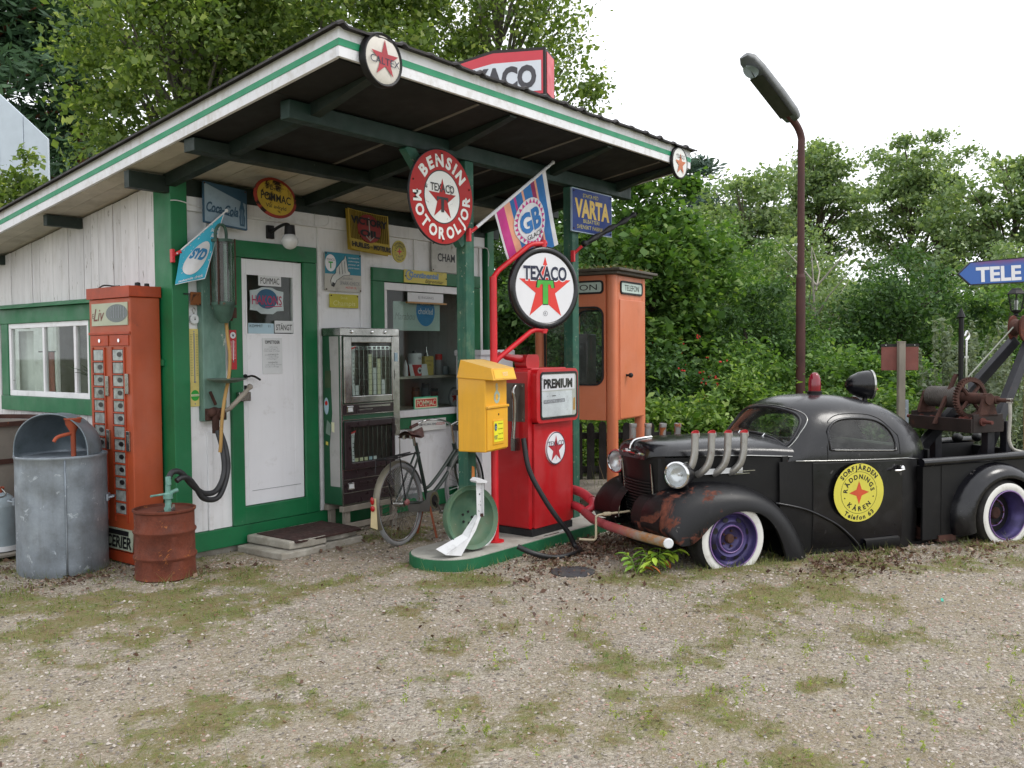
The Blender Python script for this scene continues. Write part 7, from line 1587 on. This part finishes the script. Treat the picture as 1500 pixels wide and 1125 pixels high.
def tree(name, label, x, y, z0, z1, rad, n, leaf, lm, bark, K=60, cat="tree", group="trees behind the yard", tr=.10, fill=.5, cl=.26, up=.6, droop=0., hang=0., width=.7, limbs=10, zb=0., lean=(0, 0), ry=None, bottom=-1., flat=.75):
    t = thing(name, label, cat, (x, y, zb), group=group)
    cz = (z0+z1)/2; rz_ = (z1-z0)/2; ry = ry or rad
    P, C_ = crown_points((lean[0], lean[1], cz), (rad, ry, rz_), K, n, fill, cl, flat, bottom, hang)
    m = MB(); top = Vector((lean[0], lean[1], z0+(z1-z0)*.82)); k = 8
    path = [Vector((0, 0, -.1)).lerp(top, i/k)+Vector((.12*rad*math.sin(i*1.3+x), .12*rad*math.cos(i*1.7+y), 0))*(0 if i == 0 else .5) for i in range(k+1)]
    m.tube(path, [tr*(1-.85*i/k) for i in range(k+1)], 8)
    idx = rng.choice(len(C_), min(limbs, len(C_)), replace=False)
    for j in idx:
        c = Vector(C_[j]); h = max(.15, min(.92, (c.z-.35*(z1-z0)*.6)/max(.1, top.z))); i = min(k-1, int(h*k)); a = path[i]; mid = a.lerp(c, .5)+Vector((0, 0, .10*rad))
        m.tube([a, mid, c], [tr*(1-.85*i/k)*.55, tr*.28, tr*.07], 6)
    m.build("trunk", bark, t, smooth=60)
    quads("crown", leafquads(P, leaf, up, width, droop), lm, t)
    return t
# birches behind the kiosk
BB = dict(group="birches behind the kiosk", droop=.6)
tree("birch_tree", "big leafy birch filling the sky behind the kiosk roof near its low eave", 4.7, 7.0, 2.9, 9.6, 1.95, 40000, .085, L_BIRCH, BIRCHB, K=190, tr=.14, fill=.3, cl=.135, limbs=40, flat=.9, **BB)
tree("birch_tree", "big leafy birch directly behind the middle of the canopy", 6.6, 5.8, 2.6, 10.2, 2.4, 50000, .085, L_BIRCH, BIRCHB, K=220, tr=.16, fill=.3, cl=.13, limbs=40, flat=.9, **BB)
tree("birch_tree", "thin birch with hanging twigs behind the roof light box", 9.3, 4.2, 4.2, 10.5, 1.9, 17000, .075, L_BIRCH, BIRCHB, K=90, tr=.12, fill=.3, cl=.15, hang=.6, limbs=50, **BB)
tree("birch_tree", "low birch spray reaching past the kiosk eave in front of the pale shed", 2.0, 7.4, 2.6, 4.55, .95, 9000, .075, L_BIRCH, BIRCHB, K=60, tr=.05, fill=.2, cl=.2, limbs=30, **BB)
tree("birch_tree", "dense young birch just behind the kiosk back wall", 3.4, 6.0, 2.2, 4.6, 1.1, 11000, .08, L_BIRCH, BIRCHB, K=60, tr=.06, fill=.3, cl=.2, limbs=20, **BB)
# pine at the corner
def needles(C_, n, L, s):
    i = rng.integers(0, len(C_), n); pos = C_[i]+rng.normal(size=(n, 3))*np.array([s, s, s*.45]); d = rng.normal(size=(n, 3)); d[:, 2] = np.abs(d[:, 2])*.6; d /= np.linalg.norm(d, axis=1)[:, None]
    b = np.cross(d, rng.normal(size=(n, 3))); b /= np.linalg.norm(b, axis=1)[:, None]; l = L*rng.uniform(.6, 1.3, n)[:, None]
    return np.stack([pos, pos+d*l*.5+b*l*.13, pos+d*l, pos+d*l*.5-b*l*.13], 1)
def pine(name, label, x, y, z0, z1, rad, n, L, lm, bark, K=46, tr=.2, s=.32, conic=False, group="pines"):
    t = thing(name, label, "pine", (x, y, 0), group=group); m = MB(); m.tube([(0, 0, -.1), (.1, 0, z1*.5), (0, .1, z1)], [tr, tr*.75, tr*.15], 9); C_ = []
    for k in range(K):
        z = z0+(z1-z0)*rng.uniform(0, 1); a = rng.uniform(0, 2*PI); r = rad*(1-(z-z0)/(z1-z0)*(.9 if conic else .45))*rng.uniform(.4, 1); c = Vector((r*math.cos(a), r*math.sin(a), z+.1*r)); m.tube([(0, 0, z-.25*r), c*.55+Vector((0, 0, z*.45-.05*r)), c], [tr*.25, tr*.16, tr*.05], 5)
        for q in (.55, .8, 1.0): C_.append((c.x*q+rng.normal()*.15, c.y*q+rng.normal()*.15, z+.1*r*q))
    m.build("trunk", bark, t, smooth=60); quads("crown", needles(np.array(C_), n, L, s), lm, t)
pine("pine_tree", "dark pine with a reddish trunk standing beyond the birches", 6.3, 17.6, 5.2, 13, 2.6, 20000, .34, L_PINE, PINEB, K=60, tr=.24, s=.42)
pine("pine_tree", "second dark pine trunk showing between birch leaves", 8.2, 17.4, 6.0, 13, 2.0, 7000, .34, L_PINE, PINEB, K=30, tr=.26, s=.4)
pine("pine_tree", "far haze-tinted pine top rising over the maple", 37.1, 14.3, 2, 10.6, 2.0, 6000, .42, L_FARP, BARK, K=60, tr=.2, s=.4, conic=True, group="far pines")
pine("pine_tree", "shorter far haze-tinted pine beside the taller far pine", 37.5, 12.2, 2, 9.0, 1.6, 4500, .42, L_FARP, BARK, K=46, tr=.2, s=.4, conic=True, group="far pines")
# broadleaf trees on the far side of the yard
tree("maple_tree", "bright green maple leaning out from behind the telephone booth", 8.5, .75, .6, 4.45, 1.3, 30000, .085, L_MAPLE, BARK, K=110, tr=.11, fill=.35, cl=.19, width=.9, up=1.0)
tree("dark_rowan", "dark fine-leaved round shrub between the telephone booth and the lamp post", 9.6, -.35, .2, 2.75, 1.2, 26000, .06, L_DARK, BARK, K=90, tr=.09, fill=.35, cl=.2, width=.5)
tree("rowan_shrub", "dark shrub with narrow leaves behind the pump and posts", 6.4, 1.5, .2, 3.6, 1.25, 24000, .075, L_DARK, BARK, K=80, tr=.07, fill=.3, cl=.2, width=.5, cat="shrub", group="shrubs behind the fence")
tree("dark_tree", "dark tree filling the gap under the canopy behind the booth", 9.4, 2.6, .3, 4.4, 1.7, 24000, .08, L_DARK, BARK, K=90, tr=.11, fill=.35, cl=.2)
for lb, x, y, z0, z1, r, n in (("tall thin aspen rising just beyond the lamp post", 26.3, 4.6, 4.0, 8.8, 1.8, 13000), ("tall aspen with a dark airy crown, highest of the far trees", 28.4, 2.2, 3.2, 9.0, 2.0, 17000), ("broad far aspen above the blue arrow sign", 25.2, -1.3, 3.0, 7.5, 1.9, 14000), ("pale aspen showing between the far pines and the lamp post", 22.9, 5.6, 1.8, 7.5, 1.9, 16000), ("slim aspen at the gap beside the highest aspen", 26.0, .7, 3.0, 6.3, .9, 3600), ("aspen beyond the edge of the yard past the arrow sign", 24.5, -4.0, 2.0, 7.4, 1.9, 12000)):
    tree("tall_aspen", lb, x, y, z0, z1, r, n, .115, L_ASPEN, BARK, K=62, tr=.10, fill=.2, cl=.2, limbs=46, group="aspens at the wood edge", flat=.5)
t = thing("dead_tree", "bare grey dead tree with thin forked branches in front of the wood", "tree", (14.2, .2, 0), group="trees behind the yard"); m = MB()
for k in range(12):
    a = rng.uniform(0, 2*PI); h = rng.uniform(.9, 3.0); m.tube([(0, 0, h), (.35*math.cos(a), .35*math.sin(a), h+.4), (.8*math.cos(a+.3), .8*math.sin(a+.3), h+.95)], [.022, .014, .004], 5)
m.tube([(0, 0, -.1), (.05, .03, 2), (-.05, .08, 3.6)], [.055, .035, .008], 7); m.build("trunk", mat("bare_grey_wood_bark", '#9d978c', .9, var=.2), t, smooth=60)
RB_ = (("round dense willow bush above the truck roof lamp", 13.8, -1.5, .2, 3.3, 1.55, 22000, L_DARK), ("low bush just beyond the lamp post foot", 11.6, -.2, .2, 2.3, 1.3, 16000, L_MAPLE), ("pale leafy bush between the lamp post and the round willow", 14.8, .6, .3, 3.0, 1.5, 15000, L_ASPEN),
       ("dark bush under the blue arrow sign", 13.9, -3.3, .1, 2.9, 1.5, 17000, L_MAPLE), ("bushy growth beyond the arrow sign post", 13.2, -5.2, .1, 3.0, 1.6, 14000, L_DARK), ("leafy sapling clump behind the maple", 13.0, 2.0, .5, 4.4, 1.5, 17000, L_MAPLE), ("tall pale sapling clump beyond the dark rowan", 17.0, 1.7, .6, 4.3, 1.8, 17000, L_ASPEN),
       ("pale mid-distance tree behind the round willow", 19.0, -2.4, .8, 4.0, 2.0, 15000, L_ASPEN), ("mid-distance tree in the gap beside the highest aspen", 20.0, .6, .6, 3.6, 1.9, 14000, L_FAR))
for lb, x, y, z0, z1, r, n, lm in RB_: tree("round_willow", lb, x, y, z0, z1, r, n, .068 if x < 15 else .09, lm, BARK, K=100, tr=.07, fill=.3, cl=.19, width=.6, limbs=16, group="bushes behind the yard")
# low shrubs right behind the fence and truck
SH = ((5.7, -.35, 1.1, .7, L_FRESH, "fresh green elder shrub at the fence right behind the booth"), (6.2, -1.15, 1.15, .75, L_FRESH, "fresh raspberry shrub behind the truck nose"), (7.1, -1.5, 1.25, .7, L_FRESH, "tall weedy shrub behind the truck windscreen"), (7.9, -2.6, 1.0, .65, L_DARK, "low dark shrub behind the truck roof"), (8.6, -2.9, 1.15, .75, L_FRESH, "leafy shrub behind the notice board post"), (8.9, -3.9, 1.0, .7, L_DARK, "low dark shrub behind the winch"), (9.6, -4.4, 1.0, .8, L_FRESH, "low shrub behind the arrow sign post"), (9.9, -5.6, 1.0, .8, L_FRESH, "low shrub at the edge beyond the truck bed"), (4.9, 1.1, 1.0, .6, L_FRESH, "grassy shrub between fence and kiosk"), (7.3, -.2, 1.8, .85, L_DARK, "dark rowan bush with red berries beside the booth"), (5.6, .8, 1.5, .7, L_DARK, "dark leafy shrub behind the canopy post"), (8.3, -1.0, 1.6, .9, L_MAPLE, "leafy shrub between the booth and the lamp post"), (9.6, -2.0, 1.6, .95, L_MAPLE, "broad shrub beyond the lamp post foot"), (10.6, -3.3, 1.5, 1.0, L_MAPLE, "broad shrub beyond the notice board"))
for x, y, h, r, lm, lb in SH:
    t = tree("wild_shrub", lb, x, y, -.15, h, r, int(9500*r*h+2000), .075 if lm is not L_FRESH else .066, lm, BARK, K=34, tr=.02, fill=.2, cl=.3, width=.5, limbs=14, cat="shrub", group="shrubs behind the fence", up=.9)
    if "berries" in lb:
        b = MB()
        for k in range(42):
            a = rng.uniform(0, 2*PI); q = Vector((math.cos(a)*r*rng.uniform(.5, 1.), math.sin(a)*r*rng.uniform(.5, 1.), rng.uniform(.5, h)))
            for _ in range(4): b.ball(q+Vector(rng.normal(size=3)*.022), .013, 6)
        b.build("berries", REDS, t)['kind'] = 'stuff'
# grey-green wormwood stems by the winch
for j, (x, y, wl) in enumerate(((8.15, -3.55, "grey-green wormwood plant nearest the notice board post"), (8.45, -3.95, "grey-green wormwood plant right behind the winch spear post"), (8.75, -4.2, "grey-green wormwood plant behind the crane beams"), (8.3, -3.75, "grey-green wormwood plant behind the winch drum"), (8.0, -4.15, "grey-green wormwood plant behind the winch gear"))):
    t = thing("wormwood_plant", "tall "+wl, "plant", (x, y, 0), group="wormwood behind the truck"); m = MB(); pos = []
    for k in range(9):
        a = rng.uniform(0, 2*PI); l = rng.uniform(.1, .4); h = rng.uniform(1.2, 1.95); p0 = Vector((.1*math.cos(a), .1*math.sin(a), 0)); p1 = Vector((l*math.cos(a), l*math.sin(a), h)); m.tube([p0, p0.lerp(p1, .5), p1], [.008, .006, .002], 5)
        for q in np.linspace(.2, 1, 60):
            c = np.array(p0.lerp(p1, q)); pos += [c+rng.normal(size=3)*.05*(1.25-q) for _ in range(4)]
    m.build("stems", mat("wormwood_stem", '#7d8266', .8) if "wormwood_stem" not in bpy.data.materials else bpy.data.materials["wormwood_stem"], t); quads("leaves", leafquads(np.array(pos), .06, .4, .4), L_GREY, t)
# far wood as one mass
pos = []
for k in range(420):
    d = rng.uniform(34, 62); s = rng.uniform(-34, 26); c = np.array([d*.788+s*.616, d*.616-s*.788, 0])+np.array([-3.9, -6.3, 0])
    hh = rng.uniform(1.8, 3.4)+.5*math.sin(s*.5); 
    pos.append(rng.normal(size=(150, 3))*np.array([1.3, 1.3, 1.1])+c+np.array([0, 0, hh*rng.uniform(.15, .95)]))
o = quads("far_woodland", leafquads(np.concatenate(pos), .34, .6, .7), L_FAR, None, kind="stuff"); tag(o, "far mixed woodland closing the view behind the yard", "woodland")
pos = []
for k in range(300):
    d = rng.uniform(16, 24); s = rng.uniform(-6, 16); c = np.array([d*.788+s*.616, d*.616-s*.788, 0])+np.array([-3.9, -6.3, 0]); pos.append(rng.normal(size=(150, 3))*np.array([.7, .7, .5])+c+np.array([0, 0, rng.uniform(.1, 1.6)]))
o = quads("undergrowth", leafquads(np.concatenate(pos), .11, .7, .55), L_DARK, None, kind="stuff"); tag(o, "tangled green undergrowth in front of the wood", "undergrowth")
# yellow-green plant under the bumper, its big leaves one by one
t = thing("broadleaf_weed", "yellow-green broad-leaved weed growing under the truck bumper", "plant", (1.90, -3.02, 0)); LFW = [mat("weed_leaf_yellow_green", '#9db83a', .5, var=.15), mat("weed_leaf_green", '#6f9430', .5, var=.15), mat("weed_leaf_orange", '#b0682c', .6, var=.2)]
lf = MB(); rr = [[(-w*1.0, y, .01+z), (0, y, z), (w, y, .01+z)] for y, w, z in ((0, .002, 0), (.02, .014, .004), (.045, .02, .005), (.07, .014, .0), (.095, .001, -.012))]; lf.loft(rr)
PROT = []; stems = MB()
for k in range(56):
    j = k//7; bx, by = (-.18+.055*j, .03*math.sin(j*2.1)); a0 = j*1.9; q = (k % 7)/6; base = Vector((bx, by, 0)); tip = base+Vector((.10*math.cos(a0), .10*math.sin(a0)-.04, .13)); p = base.lerp(tip, .35+.65*q)
    if k % 7 == 0: stems.tube([base, base.lerp(tip, .6)+Vector((0, 0, .03)), tip], .004, 5)
    mi = 2 if (p.z < .07 and k % 3 == 0) else k % 2
    rot = (rng.uniform(-.5, .1), rng.uniform(-.3, .3), a0-PI/2+(1.1 if k % 2 else -1.1)*(0 if q > .95 else 1))
    while len(PROT) < 3: o = lf.build("leaf", LFW[len(PROT)], t, smooth=180); PROT.append(o.data); bpy.data.objects.remove(o)
    o = bpy.data.objects.new("leaf", PROT[mi]); COL.objects.link(o); o.parent = t; o.location = p; o.rotation_euler = rot
stems.build("stem", LFW[1], t)
# moss and stonecrop on the booth roof
bt = [o for o in bpy.data.objects if o.name == "telephone_booth"][0]
P = np.column_stack([rng.uniform(-.06, .86, 900), rng.uniform(-.06, .98, 900), 2.262+np.abs(rng.normal(size=900))*.018]); o = quads("roof_moss", leafquads(P, .035, .8, .8), leafmat("moss", '#5d6b38', '#8a8f55', '#b8743a', .2), bt, kind='stuff')

# ------------------------------------------------------------------ ground
def vnoise(x, y, s, seed=0):
    r = np.random.default_rng(seed); G = r.random((256, 256)); X = x/s+400; Y = y/s+400; i = np.floor(X).astype(int); j = np.floor(Y).astype(int); a = X-i; b = Y-j; a = a*a*(3-2*a); b = b*b*(3-2*b)
    g = lambda p, q: G[p % 256, q % 256]
    return (g(i, j)*(1-a)+g(i+1, j)*a)*(1-b)+(g(i, j+1)*(1-a)+g(i+1, j+1)*a)*b
def fbm(x, y, s, seed=0): return sum(vnoise(x, y, s/2**k, seed+k)*.5**k for k in range(4))/1.875
def segd(x, y, P):
    d = np.full(x.shape, 1e9)
    for (ax, ay), (bx, by) in zip(P[:-1], P[1:]):
        t = np.clip(((x-ax)*(bx-ax)+(y-ay)*(by-ay))/((bx-ax)**2+(by-ay)**2), 0, 1); d = np.minimum(d, np.hypot(x-ax-t*(bx-ax), y-ay-t*(by-ay)))
    return d
BAND = [(-3.2, 2.4), (-1.2, -.35), (-.4, -1.1), (.4, -1.9), (1.3, -2.7), (2.1, -3.75), (3.6, -4.65), (5.2, -5.6), (8, -7.2)]
SIDE = [(-3.0, .6), (-1.9, -1.2), (-.9, -2.1), (.3, -2.6)]
def veg(x, y):
    n = .42*fbm(x, y, .85, 3)+.58*fbm(x, y, .30, 9); fine = fbm(x, y, .09, 14)
    w = 1.0*np.exp(-(segd(x, y, BAND)/.55)**2)+.62*np.exp(-(segd(x, y, SIDE)/1.0)**2)
    w -= 1.1*np.exp(-(((x-1.0)/.9)**2+((y+1.05)/.40)**2))             # bare sand at the doorstep
    v = np.clip((n+.34*(fine-.5)-(.478-.12*w))/.20, 0, 1)
    back = np.maximum(1/(1+np.exp(-((x*.788+y*.616)-4.3)/.25))*((y > -1.2)|(x > 5.5)), (x > 3.35)*(y > -2.0)*np.clip(.35+n, 0, 1))
    return np.clip(v*.92+back, 0, 1)
gx = np.linspace(-9, 15, 601); gy = np.linspace(-9, 9, 451); X, Y = np.meshgrid(gx, gy); V = veg(X, Y)
Zg = .022*(fbm(X, Y, 1.6, 21)-.5)+.010*(fbm(X, Y, .35, 33)-.5)+.012*V
inside = (X > -.06)&(X < 3.75)&(Y > -.03)&(Y < 4.5); Zg[inside] = np.minimum(Zg[inside], -.03)
def gz(x, y): return .022*(fbm(x, y, 1.6, 21)-.5)+.010*(fbm(x, y, .35, 33)-.5)+.012*veg(x, y)
edge = (X < -8.9)|(X > 14.9)|(Y < -8.9)|(Y > 8.9); Zg[edge] = -.08
nx, ny = len(gx), len(gy); idx = np.arange(nx*ny).reshape(ny, nx)
F4 = np.stack([idx[:-1, :-1], idx[:-1, 1:], idx[1:, 1:], idx[1:, :-1]], -1).reshape(-1, 4)
me = bpy.data.meshes.new("gravel_yard"); me.vertices.add(nx*ny); me.vertices.foreach_set('co', np.stack([X, Y, Zg], -1).reshape(-1).astype(np.float32)); me.loops.add(F4.size); me.loops.foreach_set('vertex_index', F4.reshape(-1).astype(np.int32)); me.polygons.add(len(F4)); me.polygons.foreach_set('loop_start', np.arange(0, F4.size, 4, dtype=np.int32)); me.polygons.foreach_set('use_smooth', np.ones(len(F4), bool)); me.update(calc_edges=True)
at_ = me.attributes.new("growth", 'FLOAT', 'POINT'); at_.data.foreach_set('value', V.reshape(-1).astype(np.float32))
N = NT("gravel_and_moss"); tc = N.n("TexCoord"); O_ = tc.outputs['Object']
va = N.n("TexVoronoi"); va.inputs['Scale'].default_value = 62; N.l(O_, va.inputs['Vector'])
vb = N.n("TexVoronoi"); vb.inputs['Scale'].default_value = 150; N.l(O_, vb.inputs['Vector'])
sepa = N.n("SeparateColor"); N.l(va.outputs['Color'], sepa.inputs[0]); sepb = N.n("SeparateColor"); N.l(vb.outputs['Color'], sepb.inputs[0])
g1 = N.mix(sepa.outputs[0], lin('#69625a'), lin('#c2bbb0')); g1 = N.mix(N.ramp(sepa.outputs[1], .78, .97, 0, .45), g1, lin('#a28a7c'))
g2 = N.mix(sepb.outputs[0], lin('#645d53'), lin('#bcb4a8')); gr = N.mix(N.ramp(N.noise(O_, 9, 4), .4, .6), g1, g2)
gr = N.mix(N.ramp(N.noise(O_, 1.3, 5), .35, .7, 0, .55), gr, lin('#a0957f')); gr = N.mix(N.ramp(N.noise(O_, .6, 4), .45, .7, 0, .35), gr, lin('#857562'))
gr = N.mix(N.math('MULTIPLY', N.ramp(N.noise(O_, 2.2, 5, .7), .38, .62), N.ramp(N.noise(O_, 45, 6, .8), .42, .6, .1, .75)), gr, lin('#7c6f50')); gr = N.mix(N.ramp(N.noise(O_, 75, 4, .8), .66, .72, 0, .6), gr, lin('#4a4138'))
ga = N.n("Attribute"); ga.attribute_name = "growth"
mo = N.mix(N.ramp(N.noise(O_, 5, 6, .65), .35, .68), lin('#766a45'), lin('#66753a')); mo = N.mix(N.ramp(N.noise(O_, 28, 5, .7), .4, .7, 0, .7), mo, lin('#84705a'))
br = N.math('ADD', ga.outputs['Fac'], N.math('MULTIPLY', N.math('SUBTRACT', N.noise(O_, 26, 9, .8), .5), 2.4)); f = N.ramp(br, .3, .85, 0, .9)
c = N.mix(f, gr, mo)
p = N.n("BsdfPrincipled"); N.l(c, p.inputs['Base Color']); p.inputs['Roughness'].default_value = .95; p.inputs['Specular IOR Level'].default_value = .15
b = N.n("Bump"); b.inputs['Strength'].default_value = .9; b.inputs['Distance'].default_value = .012
hgt = N.math('ADD', N.math('MULTIPLY', va.outputs['Distance'], -.9), N.math('ADD', N.math('MULTIPLY', vb.outputs['Distance'], -.5), N.math('MULTIPLY', N.noise(O_, 60, 6, .7), .8))); N.l(hgt, b.inputs['Height']); N.l(b.outputs[0], p.inputs['Normal']); N.l(p.outputs[0], N.out.inputs[0])
me.materials.append(N.m); o = bpy.data.objects.new("gravel_yard", me); COL.objects.link(o); tag(o, kind="structure")
MB().box(-300, -300, -.6, 300, 300, -.06).build("ground", mat("distant_meadow", '#5a6436', .95, var=.3, vs=.4, damt=.4, dirt='#6f6446', ds=.8)); tag(bpy.data.objects["ground"], kind="structure")
# pebbles (thickest near the camera), grass, seedlings, litter
def scatter(n, x0, x1, y0, y1): return rng.uniform(x0, x1, n), rng.uniform(y0, y1, n)
CX, CY = -3.94, -6.347
def infront(x, y, far):
    dx, dy = x-CX, y-CY; f_ = dx*.788+dy*.616; r_ = dx*.616-dy*.788; return (f_ > 2.2)&(f_ < far)&(np.abs(r_) < f_*.60+.4)
def free(x, y): return ~(((x > -.05)&(x < 3.8)&(y > -.05)) | ((x > .92)&(x < 3.3)&(y > -2.0)&(y < -1.42)) | (np.hypot(x+.61, y-.51) < .32) | (np.hypot(x+.285, y+.315) < .22) | ((x > .45)&(x < 1.4)&(y > -.62)&(y < 0)))
x, y = scatter(230000, -4, 8, -7, 3); k = infront(x, y, 9.5); x, y = x[k], y[k]; d = np.hypot(x-CX, y-CY); k = (rng.random(len(x)) < np.clip(4.2/d, 0, 1)**1.6)&free(x, y)&(rng.random(len(x)) > veg(x, y)*1.05); x, y, d = x[k][:70000], y[k][:70000], d[k][:70000]
n = len(x); s = .0032+.0075*rng.random(n)**3.0+.0010*(d-3); oc = np.array([(1, 0, 0), (0, 1, 0), (-1, 0, 0), (0, -1, 0), (0, 0, 1)], float)
th = rng.uniform(0, 2*PI, n); cs, sn = np.cos(th), np.sin(th); jit = rng.uniform(.6, 1.35, (n, 5, 1)); pv = oc[None]*jit*s[:, None, None]*np.array([1.25, .85, .62]); pv = np.stack([pv[..., 0]*cs[:, None]-pv[..., 1]*sn[:, None], pv[..., 0]*sn[:, None]+pv[..., 1]*cs[:, None], pv[..., 2]], -1)
pv += np.stack([x, y, gz(x, y)+s*.12], -1)[:, None, :]
tri = pv[:, [0, 1, 4, 1, 2, 4, 2, 3, 4, 3, 0, 4]].reshape(-1, 3)
fi = (np.arange(n)[:, None]*5+np.array([0, 1, 4, 1, 2, 4, 2, 3, 4, 3, 0, 4])[None]).reshape(-1)
me = bpy.data.meshes.new("pebbles"); me.vertices.add(n*5); me.vertices.foreach_set('co', pv.reshape(-1).astype(np.float32)); me.loops.add(len(fi)); me.loops.foreach_set('vertex_index', fi.astype(np.int32)); me.polygons.add(n*4); me.polygons.foreach_set('loop_start', np.arange(0, len(fi), 3, dtype=np.int32)); me.update(calc_edges=True)
N = NT("pebble_stone"); g_ = N.n("NewGeometry"); cr = N.n("ValToRGB"); el = cr.color_ramp.elements; el[0].color = (*lin('#544d47'), 1); el[1].color = (*lin('#b5ada4'), 1)
for q, cc in ((.3, '#8d857c'), (.55, '#a0968b'), (.75, '#98796b'), (.85, '#b3aaa0')): e_ = el.new(q); e_.color = (*lin(cc), 1)
N.l(g_.outputs['Random Per Island'], cr.inputs[0]); p = N.n("BsdfPrincipled"); N.l(cr.outputs[0], p.inputs['Base Color']); p.inputs['Roughness'].default_value = .85; N.l(p.outputs[0], N.out.inputs[0]); me.materials.append(N.m)
o = bpy.data.objects.new("gravel", me); COL.objects.link(o); tag(o, "loose grey and reddish gravel stones over the yard", "gravel", kind="stuff")
# grass blades
def blades(x, y, h, w, lean):
    n = len(x); a = rng.uniform(0, 2*PI, n); l = lean*h*rng.uniform(.2, 1.2, n); b = rng.uniform(0, 2*PI, n); z = gz(x, y)-.004; dx, dy = np.cos(a)*w/2, np.sin(a)*w/2
    return np.stack([np.stack([x-dx, y-dy, z], -1), np.stack([x+dx, y+dy, z], -1), np.stack([x+l*np.cos(b), y+l*np.sin(b), z+h], -1)], 1)
x, y = scatter(420000, -4, 11, -7.5, 5); k = infront(x, y, 16)&free(x, y); x, y = x[k], y[k]; v = veg(x, y); tu = vnoise(x, y, .07, 77); k = rng.random(len(x)) < np.clip(v*1.05-.02, .012, 1)*np.clip(tu*1.9-.4, 0, 1); x, y, v = x[k][:140000], y[k][:140000], v[k][:140000]; d = np.hypot(x-CX, y-CY)
h = (.010+.034*rng.random(len(x))**1.8*(.4+v))*np.where(d > 9.5, 4., 1.)*(1+1.0*(vnoise(x, y, .5, 5) > .75)); w = np.clip(.0032+.0006*(d-3), .0032, .01)
GRM = leafmat("short_grass", '#5a722c', '#96a052', '#9a7e5c', .35)
o = quads("grass", blades(x, y, h, w, .9), GRM, None, k=3, kind="stuff"); tag(o, "short patchy grass and moss growing through the gravel", "grass")
# creeping leaves in the moss
x, y = scatter(260000, -4, 8, -7.5, 3); k = infront(x, y, 9.5)&free(x, y); x, y = x[k], y[k]; k = rng.random(len(x)) < np.clip(veg(x, y)-.2, 0, 1)*np.clip(vnoise(x, y, .11, 50)*2-.4, 0, 1); x, y = x[k][:80000], y[k][:80000]
P = np.stack([x, y, gz(x, y)+.003+.026*rng.random(len(x))**2], -1); o = quads("moss_patch", leafquads(P, .014, 1.4, .7), leafmat("creeping_moss", '#5f7432', '#979450', '#86604a', .25), None, kind="stuff"); tag(o, "brown-green creeping moss patches on the gravel", "moss")
# taller tufts against the foot of things
spots = [(-.614+.33*math.cos(a), .512+.33*math.sin(a)) for a in np.linspace(3.0, 5.6, 14)]+[(-.285+.235*math.cos(a), -.315+.235*math.sin(a)) for a in np.linspace(3.0, 6.0, 12)]+[(1.2+.33*math.cos(a), -1.715+.33*math.sin(a)) for a in np.linspace(3.4, 5.0, 9)]+[(1.4+.12*k, -2.05) for k in range(16)]
TRO = TR.matrix_world if False else Matrix.Translation((2.640, -2.931, 0)) @ Matrix.Rotation(math.radians(-31), 4, 'Z')
spots += [tuple((TRO @ Vector((u, -.66-.05*rng.random(), 0)))[:2]) for u in np.concatenate([np.linspace(-.3, .7, 12), np.linspace(.8, 2.3, 18), np.linspace(2.3, 3.3, 10)])]
bx = []; by = []
for sx, sy in spots:
    q = rng.integers(4, 34) if rng.random() > .25 else 0; bx.append(sx+rng.normal(size=q)*.05); by.append(sy+rng.normal(size=q)*.05)
bx = np.concatenate(bx); by = np.concatenate(by); k = free(bx, by); bx, by = bx[k], by[k]
o = quads("grass_tufts", blades(bx, by, .02+.085*rng.random(len(bx))**2.2, .004, 1.0), leafmat("tuft_grass", '#5f7434', '#929c58', '#b0a070', .35), None, k=3, kind="stuff"); tag(o, "taller grass tufts along the foot of the tub, drum, island and truck", "grass")
# seedlings standing in the open gravel
sp = []; 
gxs, gys = scatter(900, -2.2, 1.6, -6.2, -3.2); k = infront(gxs, gys, 6.3)&(rng.random(900) < .45)&((gxs*.616-gys*.788-(CX*.616-CY*.788)) > -.5); gxs, gys = gxs[k][:170], gys[k][:170]
for a, c in zip(gxs, gys):
    h = rng.uniform(.035, .10); z = float(gz(np.array([a]), np.array([c]))[0])
    for q in range(int(8+h*90)):
        u = rng.uniform(.25, 1); sp.append((a+rng.normal()*.010, c+rng.normal()*.010, z+h*u))
    sp += [(a, c, z+h*u) for u in np.linspace(0, 1, 6)]
o = quads("seedlings", leafquads(np.array(sp), .015, .6, .42), leafmat("seedling_leaf", '#8a9a3c', '#b3bd5c', '#6f8a35', .4), None, kind="stuff"); tag(o, "small yellow-green seedlings standing in the bare gravel", "weeds")
# dry leaves
lx = []; ly = []
for cx, cy, r, q in ((1.9, -2.35, .45, 900), (2.5, -2.2, .35, 500), (-.7, .1, .3, 260), (-.95, .75, .4, 300), (.1, -.5, .3, 60), (1.6, -.6, .5, 120), (2.75, -4.05, .3, 420), (3.3, -4.3, .35, 500), (4.1, -4.75, .4, 420), (1.5, -2.9, .7, 160), (.2, -1.8, 1.5, 110), (0, -3.2, 2, 50)):
    lx.append(cx+rng.normal(size=q)*r); ly.append(cy+rng.normal(size=q)*r*.45)
lx = np.concatenate(lx); ly = np.concatenate(ly); k = free(lx, ly); lx, ly = lx[k], ly[k]
o = quads("dry_leaves", leafquads(np.stack([lx, ly, gz(lx, ly)+.006+.015*rng.random(len(lx))], -1), .028, .9, .6), leafmat("dry_leaf", '#4a3026', '#8a6a55', '#a8907a', .1), None, kind="stuff"); tag(o, "brown fallen leaves lying beside the island and under the truck", "leaf litter")
